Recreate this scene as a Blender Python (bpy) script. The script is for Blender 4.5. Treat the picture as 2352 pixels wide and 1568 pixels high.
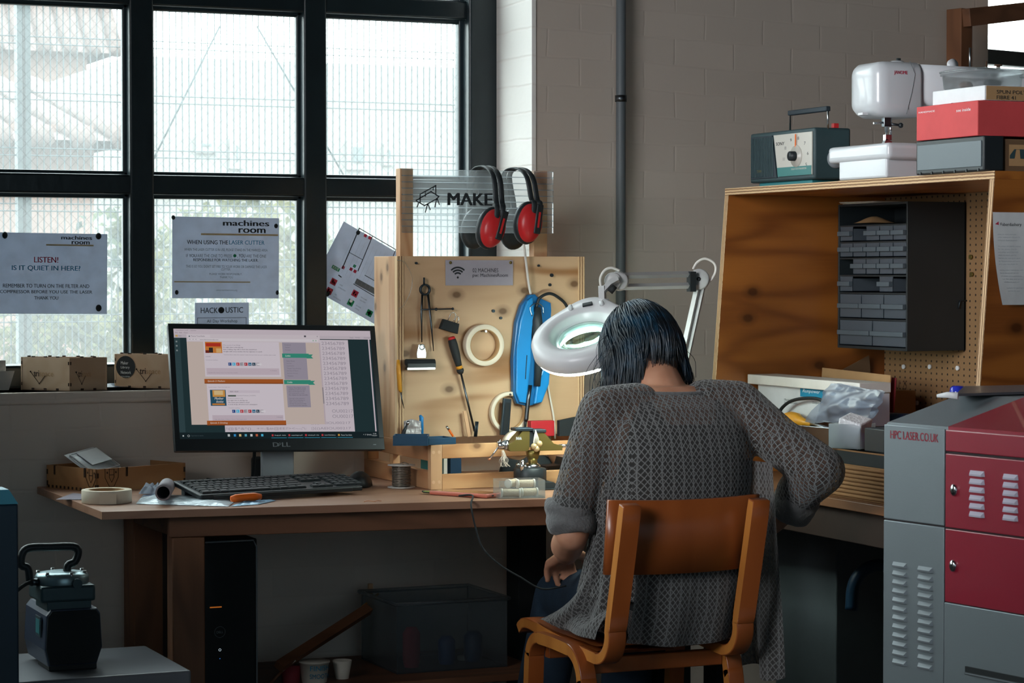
import bpy, bmesh, math, random
from mathutils import Vector, Matrix, Euler, noise as mnoise
R = math.radians
for _o in list(bpy.data.objects): bpy.data.objects.remove(_o)
SC = bpy.context.scene
COL = SC.collection

# ------------------------------------------------------------------ camera, sky, lights, exposure
# world axes: X runs right along the window wall, Y goes into it, Z is up; metres
PSI, PIT, FPX, ZC = R(23.6), R(1.656), 5500.0, 1.28
FWD = Vector((math.sin(PSI)*math.cos(PIT), math.cos(PSI)*math.cos(PIT), -math.sin(PIT)))
RGT = Vector((math.cos(PSI), -math.sin(PSI), 0))
UPV = RGT.cross(FWD)
EYE = Vector((0, 0, ZC))
cam = bpy.data.cameras.new('camera'); cam.sensor_width = 36; cam.lens = FPX/2352*36
cam.clip_start = .05; cam.clip_end = 200
cam.dof.use_dof = True; cam.dof.focus_distance = 5.7; cam.dof.aperture_fstop = 14.0
camo = bpy.data.objects.new('camera', cam); COL.objects.link(camo)
camo.matrix_world = Matrix.Translation(EYE) @ Matrix((RGT, UPV, -FWD)).transposed().to_4x4()
SC.camera = camo

W = bpy.data.worlds.new('overcast_sky'); SC.world = W; W.use_nodes = True
wn = W.node_tree.nodes; wl = W.node_tree.links; wn.clear()
wo = wn.new('ShaderNodeOutputWorld'); wb = wn.new('ShaderNodeBackground')
wtc = wn.new('ShaderNodeTexCoord'); wsx = wn.new('ShaderNodeSeparateXYZ'); wrp = wn.new('ShaderNodeValToRGB')
wl.new(wtc.outputs['Generated'], wsx.inputs[0]); wl.new(wsx.outputs['Z'], wrp.inputs[0])
wrp.color_ramp.elements[0].position = .0; wrp.color_ramp.elements[0].color = (.80, .87, .88, 1)
wrp.color_ramp.elements[1].position = .5; wrp.color_ramp.elements[1].color = (.88, .98, 1, 1)
wl.new(wrp.outputs[0], wb.inputs[0]); wb.inputs[1].default_value = 11.5
wl.new(wb.outputs[0], wo.inputs[0])

def area_light(name, loc, target, sx, sy, power, col, spread=180):
    l = bpy.data.lights.new(name, 'AREA'); l.shape = 'RECTANGLE'; l.size = sx; l.size_y = sy
    l.energy = power; l.color = col
    o = bpy.data.objects.new(name, l); COL.objects.link(o); o.location = loc
    o.rotation_euler = (Vector(target)-Vector(loc)).to_track_quat('-Z', 'Y').to_euler()
    l.spread = R(spread)
    return o
# added unseen fill behind the camera lifts the darks; then the left side window
area_light('rear_fill_light', (1.0, -1.7, 1.5), (2.0, 5.0, .8), 3.2, 2.0, 19, (.64, .87, 1.0))
area_light('workshop_side_window_light', (-.85, 3.2, 2.1), (2.6, 4.9, 1.75), 2.0, 1.4, 21, (.95, .97, 1.0), 55)
SC.view_settings.view_transform = 'Standard'; SC.view_settings.look = 'None'
SC.view_settings.gamma = 1; SC.view_settings.use_curve_mapping = False
SC.view_settings.exposure = 0.0
SC.cycles.transparent_max_bounces = 24

# ------------------------------------------------------------------ helpers
def ray(px, py):
    return FWD + RGT*((px-1176)/FPX) + UPV*((784-py)/FPX)
def at(px, py, X=None, Y=None, Z=None, d=None):
    r = ray(px, py)
    t = (X/r.x if X is not None else Y/r.y if Y is not None else (Z-ZC)/r.z if Z is not None else d)
    return EYE + r*t
def hexc(h):
    h = h.lstrip('#')
    v = [int(h[i:i+2], 16)/255 for i in (0, 2, 4)]
    return tuple([c/12.92 if c <= .04045 else ((c+.055)/1.055)**2.4 for c in v]) + (1,)
MATS = {}
def newmat(name):
    m = bpy.data.materials.new(name); m.use_nodes = True
    nt = m.node_tree; nt.nodes.clear()
    out = nt.nodes.new('ShaderNodeOutputMaterial'); p = nt.nodes.new('ShaderNodeBsdfPrincipled')
    nt.links.new(p.outputs[0], out.inputs[0])
    MATS[name] = m
    return m, nt, p, out
def N(nt, t, **kw):
    n = nt.nodes.new('ShaderNode'+t)
    for k, v in kw.items():
        if k.startswith('i_'): n.inputs[k[2:].replace('_', ' ')].default_value = v
        else: setattr(n, k, v)
    return n
def math_(nt, op, a, b=None, c=None):
    n = nt.nodes.new('ShaderNodeMath'); n.operation = op
    for i, v in enumerate((a, b, c)):
        if v is None: continue
        if isinstance(v, (int, float)): n.inputs[i].default_value = v
        else: nt.links.new(v, n.inputs[i])
    return n.outputs[0]
def mixc(nt, f, a, b):
    n = nt.nodes.new('ShaderNodeMix'); n.data_type = 'RGBA'
    for s, v in ((0, f), (6, a), (7, b)):
        if isinstance(v, (int, float, tuple)): n.inputs[s].default_value = v
        else: nt.links.new(v, n.inputs[s])
    return n.outputs[2]
def objco(nt, scale=(1, 1, 1), rot=(0, 0, 0), kind='Object'):
    tc = N(nt, 'TexCoord'); mp = N(nt, 'Mapping'); mp.inputs['Scale'].default_value = scale; mp.inputs['Rotation'].default_value = rot
    nt.links.new(tc.outputs[kind], mp.inputs[0]); return mp.outputs[0]
def ramp(nt, f, stops):
    r = N(nt, 'ValToRGB'); cr = r.color_ramp
    while len(cr.elements) < len(stops): cr.elements.new(.5)
    for e, (p, c) in zip(cr.elements, stops): e.position = p; e.color = c
    nt.links.new(f, r.inputs[0]); return r.outputs[0]
def mat(name, col, rough=.5, metal=0, bump=0, bscale=200, vary=.0, spec=.5, trans=0, emit=None, es=1, coat=0, alpha=1, ior=1.45):
    """plain surface with a little mottling and grain"""
    if name in MATS: return MATS[name]
    m, nt, p, out = newmat(name)
    c = hexc(col) if isinstance(col, str) else col
    p.inputs['Base Color'].default_value = c; p.inputs['Roughness'].default_value = rough
    p.inputs['Metallic'].default_value = metal; p.inputs['Specular IOR Level'].default_value = spec
    p.inputs['Coat Weight'].default_value = coat; p.inputs['Alpha'].default_value = alpha
    p.inputs['Transmission Weight'].default_value = trans; p.inputs['IOR'].default_value = ior
    if emit: p.inputs['Emission Color'].default_value = hexc(emit); p.inputs['Emission Strength'].default_value = es
    if vary:
        n = N(nt, 'TexNoise', i_Scale=14, i_Detail=5, i_Roughness=.6)
        nt.links.new(objco(nt), n.inputs['Vector'])
        d = tuple(x*(1-vary) for x in c[:3])+(1,); l = tuple(min(1, x*(1+vary)) for x in c[:3])+(1,)
        nt.links.new(ramp(nt, n.outputs[0], [(.3, d), (.7, l)]), p.inputs['Base Color'])
    if bump:
        n2 = N(nt, 'TexNoise', i_Scale=bscale, i_Detail=3); nt.links.new(objco(nt), n2.inputs['Vector'])
        b = N(nt, 'Bump', i_Strength=bump, i_Distance=.004); nt.links.new(n2.outputs[0], b.inputs['Height'])
        nt.links.new(b.outputs[0], p.inputs['Normal'])
    return m
def wood(name, light, dark, axis='X', scale=1.0, rings=22, rough=.5, knots=0, coat=0, contrast=.8, fine=.25, plane='XZ'):
    """sawn or peeled timber: contour grain from a stretched noise field, fine fibres, knots"""
    if name in MATS: return MATS[name]
    m, nt, p, out = newmat(name)
    sc = {'X': (1.2, 7, 7), 'Y': (7, 1.2, 7), 'Z': (7, 7, 1.2)}[axis]
    co = objco(nt, tuple(s*scale for s in sc))
    n = N(nt, 'TexNoise', i_Scale=1.0, i_Detail=1.5, i_Roughness=.45, i_Distortion=.3); nt.links.new(co, n.inputs['Vector'])
    s = math_(nt, 'SINE', math_(nt, 'MULTIPLY', n.outputs[0], rings*3.0))
    g = math_(nt, 'MULTIPLY_ADD', s, .5, .5)
    g = math_(nt, 'POWER', g, 2.5)
    f = N(nt, 'TexNoise', i_Scale=9.0, i_Detail=4); nt.links.new(objco(nt, tuple(v*scale*(8 if v > 2 else .8) for v in sc)), f.inputs['Vector'])
    g2 = math_(nt, 'ADD', math_(nt, 'MULTIPLY', g, contrast), math_(nt, 'MULTIPLY', f.outputs[0], fine))
    a, b = hexc(light), hexc(dark)
    col = ramp(nt, g2, [(.0, a), (1.0, b)])
    big = N(nt, 'TexNoise', i_Scale=3.5, i_Detail=2); nt.links.new(objco(nt), big.inputs['Vector'])
    col = mixc(nt, math_(nt, 'MULTIPLY', big.outputs[0], .35), col, b)
    if knots:
        v = N(nt, 'TexVoronoi', i_Scale=knots, i_Randomness=1.0); v.voronoi_dimensions = '2D'
        nt.links.new(objco(nt, {'X': (.7, 1, 1), 'Y': (1, .7, 1), 'Z': (1, 1, .7)}[axis], {'XZ': (R(90), 0, 0), 'YZ': (0, R(90), 0), 'XY': (0, 0, 0)}[plane]), v.inputs['Vector'])
        k = ramp(nt, v.outputs['Distance'], [(.035, (.85, .85, .85, 1)), (.06, (.35, .35, .35, 1)), (.12, (0, 0, 0, 1))])
        dk = tuple(x*.35 for x in b[:3])+(1,)
        col = mixc(nt, k, col, dk)
    nt.links.new(col, p.inputs['Base Color']); p.inputs['Roughness'].default_value = rough
    p.inputs['Coat Weight'].default_value = coat; p.inputs['Coat Roughness'].default_value = .25
    b_ = N(nt, 'Bump', i_Strength=.15, i_Distance=.002); nt.links.new(g2, b_.inputs['Height']); nt.links.new(b_.outputs[0], p.inputs['Normal'])
    return m
def plyedge(name, axis='Z', c1='#d8b78c', c2='#8a6647', pitch=.0036):
    """layered veneers seen on a cut edge; axis is across the sheet's thickness"""
    if name in MATS: return MATS[name]
    m, nt, p, out = newmat(name)
    tc = N(nt, 'TexCoord'); sx = N(nt, 'SeparateXYZ'); nt.links.new(tc.outputs['Object'], sx.inputs[0])
    f = math_(nt, 'FRACT', math_(nt, 'MULTIPLY', sx.outputs[axis], .5/pitch))
    n = N(nt, 'TexNoise', i_Scale=90, i_Detail=2); nt.links.new(tc.outputs['Object'], n.inputs['Vector'])
    f = math_(nt, 'ADD', f, math_(nt, 'MULTIPLY_ADD', n.outputs[0], .3, -.15))
    nt.links.new(ramp(nt, f, [(.44, hexc(c1)), (.52, hexc(c2)), (.94, hexc(c2)), (1, hexc(c1))]), p.inputs['Base Color'])
    p.inputs['Roughness'].default_value = .75
    return m
def clear(name, tint='#e8eef0', op=.2, rough=.1, white=.5, gloss=.6):
    """clear or milky plastic / thin film: see-through with a sheen and some white scatter"""
    if name in MATS: return MATS[name]
    m, nt, p, out = newmat(name); nt.nodes.remove(p)
    t = N(nt, 'BsdfTransparent'); t.inputs[0].default_value = hexc(tint)
    d = N(nt, 'BsdfDiffuse'); d.inputs[0].default_value = hexc(tint)
    l = N(nt, 'BsdfTranslucent'); l.inputs[0].default_value = hexc(tint)
    dm = N(nt, 'MixShader'); dm.inputs[0].default_value = white; nt.links.new(d.outputs[0], dm.inputs[1]); nt.links.new(l.outputs[0], dm.inputs[2])
    mx = N(nt, 'MixShader'); mx.inputs[0].default_value = op; nt.links.new(t.outputs[0], mx.inputs[1]); nt.links.new(dm.outputs[0], mx.inputs[2])
    g = N(nt, 'BsdfGlossy'); g.inputs['Roughness'].default_value = rough
    fr = N(nt, 'LayerWeight', i_Blend=.25); gm = N(nt, 'MixShader')
    nt.links.new(math_(nt, 'MULTIPLY_ADD', fr.outputs['Fresnel'], gloss, gloss*.05), gm.inputs[0])
    nt.links.new(mx.outputs[0], gm.inputs[1]); nt.links.new(g.outputs[0], gm.inputs[2]); nt.links.new(gm.outputs[0], out.inputs[0])
    return m
def paper(name, col='#e6eaee', trans=.45):
    if name in MATS: return MATS[name]
    m, nt, p, out = newmat(name); nt.nodes.remove(p)
    d = N(nt, 'BsdfDiffuse'); l = N(nt, 'BsdfTranslucent'); x = N(nt, 'MixShader'); x.inputs[0].default_value = trans
    n = N(nt, 'TexNoise', i_Scale=25, i_Detail=4); nt.links.new(objco(nt), n.inputs['Vector'])
    c = hexc(col); c2 = tuple(v*.9 for v in c[:3])+(1,)
    cc = ramp(nt, n.outputs[0], [(.35, c2), (.65, c)])
    nt.links.new(cc, d.inputs[0]); nt.links.new(cc, l.inputs[0])
    nt.links.new(d.outputs[0], x.inputs[1]); nt.links.new(l.outputs[0], x.inputs[2]); nt.links.new(x.outputs[0], out.inputs[0])
    return m
def glow(name, col, s=1.0):
    if name in MATS: return MATS[name]
    m, nt, p, out = newmat(name); nt.nodes.remove(p)
    e = N(nt, 'Emission'); e.inputs[0].default_value = hexc(col); e.inputs[1].default_value = s
    nt.links.new(e.outputs[0], out.inputs[0]); return m

_TXT = {}
def glyphs(s, offset=0.0, shear=0.0):
    """outline letters of the built-in font as (verts2d, faces)"""
    k = (s, offset, shear)
    if k not in _TXT:
        c = bpy.data.curves.new('lettering', 'FONT'); c.body = s; c.size = 1; c.offset = offset; c.shear = shear
        c.resolution_u = 3
        o = bpy.data.objects.new('lettering', c); me = o.to_mesh()
        _TXT[k] = ([(v.co.x, v.co.y) for v in me.vertices], [tuple(p.vertices) for p in me.polygons])
        o.to_mesh_clear(); bpy.data.objects.remove(o); bpy.data.curves.remove(c)
    return _TXT[k]
I4 = Matrix.Identity(4)
def frame(o, right, up):
    """local x -> right, y -> up, z -> out of the surface"""
    r = Vector(right).normalized(); u = Vector(up); u = (u-r*u.dot(r)).normalized(); n = r.cross(u)
    m = Matrix((r, u, n)).transposed().to_4x4(); m.translation = Vector(o); return m
def TR(x, y, z): return Matrix.Translation((x, y, z))
def RX(a): return Matrix.Rotation(R(a), 4, 'X')
def RY(a): return Matrix.Rotation(R(a), 4, 'Y')
def RZ(a): return Matrix.Rotation(R(a), 4, 'Z')

class B:
    """collects shapes into one mesh"""
    def __init__(s, M=None):
        s.bm = bmesh.new(); s.mats = []; s.M = M or I4
    def mi(s, m):
        m = MATS[m] if isinstance(m, str) else m
        if m not in s.mats: s.mats.append(m)
        return s.mats.index(m)
    def add(s, vs, fs, m, smooth=False, M=None):
        T = s.M @ M if M is not None else s.M
        i = s.mi(m); bv = [s.bm.verts.new(T @ Vector(v)) for v in vs]; out = []
        for f in fs:
            try:
                q = s.bm.faces.new([bv[k] for k in f]); q.material_index = i; q.smooth = smooth; out.append(q)
            except ValueError: pass
        return bv, out
    def box(s, x0, x1, y0, y1, z0, z1, m, bev=0, M=None, seg=2):
        vs = [(x, y, z) for x in (x0, x1) for y in (y0, y1) for z in (z0, z1)]
        fs = [(0, 1, 3, 2), (4, 6, 7, 5), (0, 4, 5, 1), (2, 3, 7, 6), (0, 2, 6, 4), (1, 5, 7, 3)]
        bv, fc = s.add(vs, fs, m, False, M)
        if bev:
            es = {e for f in fc for e in f.edges}
            r = bmesh.ops.bevel(s.bm, geom=list(es), offset=bev, segments=seg, profile=.6, affect='EDGES')
            for f in r['faces']: f.smooth = True
        return s
    def prism(s, poly, z0, z1, m, M=None, bev=0, smooth=False):
        n = len(poly)
        vs = [(x, y, z0) for x, y in poly]+[(x, y, z1) for x, y in poly]
        fs = [tuple(range(n))[::-1], tuple(range(n, 2*n))]+[(i, (i+1) % n, n+(i+1) % n, n+i) for i in range(n)]
        bv, fc = s.add(vs, fs, m, False, M)
        if smooth:
            for f in fc[2:]: f.smooth = True
        if bev:
            es = {e for f in fc[:2] for e in f.edges}
            bmesh.ops.bevel(s.bm, geom=list(es), offset=bev, segments=2, profile=.6, affect='EDGES')
        return s
    def poly(s, pts, m, M=None):
        s.add(pts, [tuple(range(len(pts)))], m, False, M); return s
    def rect(s, x0, x1, y0, y1, m, z=0, M=None):
        return s.poly([(x0, y0, z), (x1, y0, z), (x1, y1, z), (x0, y1, z)], m, M)
    def lathe(s, prof, m, n=28, M=None, cap=True, sy=1.0):
        vs = []; fs = []
        for r, z in prof:
            for k in range(n):
                a = 2*math.pi*k/n; vs.append((r*math.cos(a), r*sy*math.sin(a), z))
        for j in range(len(prof)-1):
            for k in range(n):
                fs.append((j*n+k, j*n+(k+1) % n, (j+1)*n+(k+1) % n, (j+1)*n+k))
        bv, fc = s.add(vs, fs, m, True, M)
        if cap:
            i = s.mi(m)
            for a, rev in ((0, True), (len(prof)-1, False)):
                if prof[a][0] > 1e-6:
                    vv = bv[a*n:(a+1)*n]
                    try:
                        f = s.bm.faces.new(vv[::-1] if rev else vv); f.material_index = i
                    except ValueError: pass
        return s
    def ring(s, r0, r1, z0, z1, m, n=36, M=None, bev=.0):
        pr = [(r0, z0), (r1, z0), (r1, z1), (r0, z1), (r0, z0)]
        if bev: pr = [(r0, z0+bev), (r0+bev, z0), (r1-bev, z0), (r1, z0+bev), (r1, z1-bev), (r1-bev, z1), (r0+bev, z1), (r0, z1-bev), (r0, z0+bev)]
        s.lathe(pr, m, n, M, cap=False)
        return s
    def cyl(s, p0, p1, r, m, r2=None, n=20, smooth=True):
        p0, p1 = Vector(p0), Vector(p1); q = (p1-p0).to_track_quat('Z', 'Y').to_matrix().to_4x4(); q.translation = p0
        L = (p1-p0).length
        return s.lathe([(r, 0), (r if r2 is None else r2, L)], m, n, q)
    def tube(s, pts, r, m, n=8, closed=False, flat=1.0, up=None, cap=True):
        """swept tube; r a number or a list; flat squeezes the second axis; up fixes the frame"""
        P = [Vector(p) for p in pts]; k = len(P); rs = r if isinstance(r, (list, tuple)) else [r]*k
        vs = []; nrm = Vector(up) if up else None
        for i in range(k):
            a = P[(i-1) % k] if closed or i > 0 else P[i]; b = P[(i+1) % k] if closed or i < k-1 else P[i]
            t = (b-a).normalized()
            if nrm is None:
                nrm = t.orthogonal()
            nn = Vector(up) if up else nrm
            nn = (nn-t*nn.dot(t))
            if nn.length < 1e-6: nn = t.orthogonal()
            nrm = nn.normalized(); bn = t.cross(nrm)
            for j in range(n):
                A = 2*math.pi*j/n+(math.pi/4 if n == 4 else 0)
                vs.append(P[i]+(nrm*math.cos(A)*rs[i]+bn*math.sin(A)*rs[i]*flat))
        fs = []
        for i in range(k if closed else k-1):
            for j in range(n):
                a0 = i*n; b0 = ((i+1) % k)*n
                fs.append((a0+j, a0+(j+1) % n, b0+(j+1) % n, b0+j))
        if not closed and cap:
            fs.append(tuple(range(n))[::-1]); fs.append(tuple(range((k-1)*n, k*n)))
        s.add(vs, fs, m, n > 4); return s
    def loft(s, rings, m, cap=True, closed=False, smooth=True, M=None):
        n = len(rings[0]); vs = [p for r in rings for p in r]; fs = []
        for i in range(len(rings)-1+(1 if closed else 0)):
            for j in range(n):
                a0 = i*n; b0 = ((i+1) % len(rings))*n
                fs.append((a0+j, a0+(j+1) % n, b0+(j+1) % n, b0+j))
        if cap and not closed:
            fs.append(tuple(range(n))[::-1]); fs.append(tuple(range((len(rings)-1)*n, len(rings)*n)))
        s.add(vs, fs, m, smooth, M); return s
    def grid(s, fn, nu, nv, m, smooth=True, M=None):
        vs = [fn(i/(nu-1), j/(nv-1)) for i in range(nu) for j in range(nv)]
        fs = [(i*nv+j, (i+1)*nv+j, (i+1)*nv+j+1, i*nv+j+1) for i in range(nu-1) for j in range(nv-1)]
        s.add(vs, fs, m, smooth, M); return s
    def ball(s, c, r, m, nu=16, nv=10, M=None):
        rx, ry, rz = r if isinstance(r, (tuple, list)) else (r, r, r)
        pr = [(math.sin(math.pi*k/nv), -math.cos(math.pi*k/nv)) for k in range(nv+1)]
        T = Matrix.Translation(c) @ Matrix.Diagonal((rx, ry, rz, 1))
        s.lathe([(max(a, 1e-4), b) for a, b in pr], m, nu, M @ T if M is not None else T, cap=False); return s
    def text(s, t, x0, x1, y0, y1, m, M=None, offset=0.0, z=0.0, shear=0.0, fit=True):
        """lettering fitted into a rectangle of the local XY plane (fit=False keeps the letters' own width)"""
        vs, fs = glyphs(t, 0, shear)
        if not vs: return s
        if offset:
            for k in (-1, 1): s._put(vs, fs, x0, x1, y0, y1, m, M, z+k*2e-6, fit, k*offset)
            return s
        return s._put(vs, fs, x0, x1, y0, y1, m, M, z, fit, 0)
    def _put(s, vs, fs, x0, x1, y0, y1, m, M, z, fit, sh):
        ax, bx = min(v[0] for v in vs), max(v[0] for v in vs); ay, by = min(v[1] for v in vs), max(v[1] for v in vs)
        ky = (y1-y0)/(by-ay); kx = (x1-x0)/(bx-ax) if fit else ky
        s.add([(x0+(v[0]-ax+sh)*kx, y0+(v[1]-ay)*ky, z) for v in vs], fs, m, False, M); return s
    def build(s, name, parent=None, loc=None, rot=None, recalc=True, weld=False):
        if weld: bmesh.ops.remove_doubles(s.bm, verts=s.bm.verts[:], dist=1e-5)
        if recalc: bmesh.ops.recalc_face_normals(s.bm, faces=s.bm.faces[:])
        me = bpy.data.meshes.new(name); s.bm.to_mesh(me); s.bm.free()
        for m in s.mats: me.materials.append(m)
        o = bpy.data.objects.new(name, me); COL.objects.link(o)
        if parent: o.parent = parent
        if loc is not None: o.location = loc
        if rot is not None: o.rotation_euler = rot
        return o
def tag(o, label=None, cat=None, group=None, kind=None):
    if label: o['label'] = label
    if cat: o['category'] = cat
    if group: o['group'] = group
    if kind: o['kind'] = kind
    return o
def thing(name, label, cat, loc=(0, 0, 0), rz=0, group=None):
    o = bpy.data.objects.new(name, None); o.empty_display_size = .05; COL.objects.link(o)
    o.location = loc; o.rotation_euler = (0, 0, rz); return tag(o, label, cat, group)
def rooted(b, root):
    """a builder whose shapes are given in world space but stored relative to root"""
    b.M = (Matrix.Translation(root.location) @ root.rotation_euler.to_matrix().to_4x4()).inverted(); return b
def WB(root): return rooted(B(), root)
def arcpts(c, r, a0, a1, n, ax=(1, 0, 0), ay=(0, 0, 1)):
    c, ax, ay = Vector(c), Vector(ax), Vector(ay)
    return [c+ax*r*math.cos(a0+(a1-a0)*k/n)+ay*r*math.sin(a0+(a1-a0)*k/n) for k in range(n+1)]
def smoothpts(pts, k=6):
    """Catmull-Rom through pts"""
    P = [Vector(p) for p in pts]; P = [P[0]*2-P[1]]+P+[P[-1]*2-P[-2]]; out = []
    for i in range(1, len(P)-2):
        for j in range(k):
            t = j/k; a, b, c, d = P[i-1:i+3]
            out.append(.5*((2*b)+(c-a)*t+(2*a-5*b+4*c-d)*t*t+(3*b-a-3*c+d)*t*t*t))
    out.append(P[-2]); return out
def copy_tree(o, parent=None):
    c = o.copy(); COL.objects.link(c)
    if parent: c.parent = parent
    for ch in list(o.children): copy_tree(ch, c)
    return c

# ------------------------------------------------------------------ shared materials
for a in [
 ('black_plastic', '#22282b', .45), ('dark_plastic', '#2b3235', .5), ('matt_black', '#1d2224', .8), ('rubber', '#26292a', .7),
 ('white_plastic', '#dcdde0', .38), ('warm_white', '#d9d3cb', .5), ('grey_plastic', '#8d9498', .45), ('mid_grey', '#5d6468', .5),
 ('red_plastic', '#c5282b', .35), ('orange_plastic', '#f2701c', .4), ('blue_plastic', '#1f7fc0', .35), ('deep_blue', '#17364f', .45),
 ('navy', '#1c3d63', .5), ('teal', '#2f7d83', .5), ('green_ink', '#1f8f63', .7), ('red_ink', '#b92f4a', .7), ('black_ink', '#23282b', .8),
 ('blue_ink', '#1d84a8', .7), ('tan_ink', '#c2ad86', .8), ('grey_ink', '#6d757c', .8), ('faint_ink', '#a9b0b6', .8), ('white_ink', '#e9ecee', .7),
 ('masking_tape', '#e3d6bf', .75), ('card', '#b08a60', .85), ('yellow_plastic', '#e09a2c', .4), ('cardboard_dark', '#6a5038', .9),
 ('red_card', '#cf4a4c', .7), ('cream', '#d8cfc0', .5), ('brown_ink', '#4a3324', .9), ('burn', '#3a271b', .9), ('pink_case', '#c9705c', .4)]:
    mat(*a, vary=.06)
mat('steel', '#b9bdc0', .28, 1.0); mat('chrome', '#c9cdd0', .2, 1.0); mat('dark_steel', '#5b6064', .35, 1.0); mat('brass', '#8a7a45', .42, .85)
mat('blued_steel', '#3a434a', .4, .8); mat('copper', '#c98a6a', .3, 1.0)
wood('pine', '#dcae7c', '#a86f40', 'X', 1.6, 9, .6, knots=7, contrast=.55)
wood('pine_up', '#dcb288', '#ab7548', 'Z', 1.6, 9, .6, knots=7, contrast=.55, plane='YZ')
wood('pine_deep', '#d3a074', '#9c6238', 'Y', 1.6, 9, .6, knots=6, contrast=.55, plane='YZ')
wood('plywood', '#d6b48e', '#92602f', 'X', 1.9, 4, .55, knots=6, contrast=.85, fine=.12)
wood('orange_ply', '#b5702f', '#7a4018', 'Y', 1.1, 9, .42, knots=4.5, contrast=.6, coat=.12)
wood('desk_wood', '#a98066', '#8b6048', 'X', 1.3, 12, .42, contrast=.4)
wood('dark_timber', '#7d5237', '#55341f', 'X', 1.4, 8, .6, contrast=.5)
wood('dark_timber_up', '#8a5a3a', '#5c3922', 'Z', 1.4, 8, .6, contrast=.5)
wood('beech', '#b9672c', '#8f4a1c', 'Z', 1.0, 6, .32, contrast=.35, coat=.3)
wood('birch_box', '#d2b394', '#b48f6c', 'X', 2.2, 5, .6, contrast=.35)
plyedge('ply_edge'); plyedge('ply_edge_y', 'Y'); plyedge('ply_edge_x', 'X')
clear('clear_plastic', '#f6fafb', .10, .12, .75); clear('sheet_plastic', '#fbfdfe', .09, .1, .8); clear('milky_plastic', '#f0f4f6', .32, .3, .75); clear('thin_film', '#b9c3d2', .45, .4, .4, .22)
paper('window_paper', '#ccd2de', .26); paper('plain_paper', '#dfe0e0', .1)
# ------------------------------------------------------------------ the room
def brick(name, col, mortar, bscale=1.0, bump=.55, rough=.62):
    m, nt, p, out = newmat(name)
    tc = N(nt, 'TexCoord'); mp = N(nt, 'Mapping')
    mp.inputs['Rotation'].default_value = (R(-90), 0, 0)
    nt.links.new(tc.outputs['Object'], mp.inputs[0])
    wob = N(nt, 'TexNoise', i_Scale=5.0, i_Detail=3); nt.links.new(tc.outputs['Object'], wob.inputs['Vector'])
    va = N(nt, 'VectorMath', operation='MULTIPLY_ADD'); va.inputs[1].default_value = (.022, .022, 0)
    nt.links.new(wob.outputs['Color'], va.inputs[0]); nt.links.new(mp.outputs[0], va.inputs[2])
    b = N(nt, 'TexBrick', i_Scale=1.0, i_Mortar_Size=.005, i_Mortar_Smooth=1.0, i_Brick_Width=.225, i_Row_Height=.075)
    b.inputs['Color1'].default_value = hexc(col); b.inputs['Color2'].default_value = tuple(v*.94 for v in hexc(col)[:3])+(1,)
    b.inputs['Mortar'].default_value = hexc(mortar)
    nt.links.new(va.outputs[0], b.inputs['Vector'])
    dirt = N(nt, 'TexNoise', i_Scale=2.2, i_Detail=6, i_Roughness=.65); nt.links.new(tc.outputs['Object'], dirt.inputs['Vector'])
    c = mixc(nt, ramp(nt, dirt.outputs[0], [(.45, (0, 0, 0, 1)), (.8, (.35, .35, .35, 1))]), b.outputs['Color'], hexc(mortar))
    nt.links.new(c, p.inputs['Base Color']); p.inputs['Roughness'].default_value = rough
    fine = N(nt, 'TexNoise', i_Scale=38, i_Detail=5, i_Roughness=.6); nt.links.new(tc.outputs['Object'], fine.inputs['Vector'])
    lump = N(nt, 'TexNoise', i_Scale=9, i_Detail=2); nt.links.new(tc.outputs['Object'], lump.inputs['Vector'])
    h = math_(nt, 'ADD', math_(nt, 'MULTIPLY', b.outputs['Fac'], -.55), math_(nt, 'ADD', math_(nt, 'MULTIPLY', fine.outputs[0], .25), math_(nt, 'MULTIPLY', lump.outputs[0], .8)))
    bp = N(nt, 'Bump', i_Strength=bump, i_Distance=.012); nt.links.new(h, bp.inputs['Height']); nt.links.new(bp.outputs[0], p.inputs['Normal'])
    return m
brick('painted_brick', '#dccec1', '#d8cabd', bump=.14)
mat('floor_paint', '#4c4a49', .6, vary=.2); mat('ceiling_paint', '#605c58', .9); mat('side_wall_paint', '#65605b', .9)
mat('frame_paint', '#1f2a2e', .3, bump=.22, bscale=30, vary=.15)
mat('putty', '#2c3a40', .35, bump=.5, bscale=40)

YI, YW, XJ, ZS = 5.90, 6.20, 2.636, .983      # inner wall face, glass plane, right window jamb, sill height
XR0, ZT = -.75, 3.02
b = B()
b.box(-1.0, XJ, YI, 6.42, 0, ZS, 'painted_brick')
b.box(-1.0, XJ, YI, 6.42, ZT, 3.35, 'painted_brick')
b.box(-1.0, XR0, YI, 6.42, ZS, ZT, 'painted_brick')
tag(b.build('wall_window'), kind='structure')
# reveal pier at the right of the window and the wall that runs on, turned a little away
WDIR = Vector((math.cos(R(15)), math.sin(R(15)), 0)); WNRM = Vector((-WDIR.y, WDIR.x, 0))
Mw = frame((XJ, YI, 0), WDIR, (0, 0, 1)) @ Matrix.Rotation(R(-90), 4, 'X')   # local: x along, y into the wall, z up
brick('lit_brick', '#ebe7e2', '#e2dcd6', bump=.22)  # paler copy of the wall brick; window light put into the colour
S0 = 1.865
def WP(x, y): q = Vector((XJ, YI, 0))+WDIR*x+WNRM*y; return (q.x, q.y)
b = B()
b.prism([(XJ+.012, YI+.003), WP(S0, 0), WP(S0, .4), (XJ+.012, 6.42)], 0, 3.35, 'painted_brick')
for z0, z1, x0, x1 in ((0, 1.30, S0, 3.6), (2.6, 3.35, S0, 3.6), (1.3, 2.6, 3.3, 3.6)): b.prism([WP(x0, 0), WP(x1, 0), WP(x1, .4), WP(x0, .4)], z0, z1, 'painted_brick')
tag(b.build('wall_right'), kind='structure')
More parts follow.
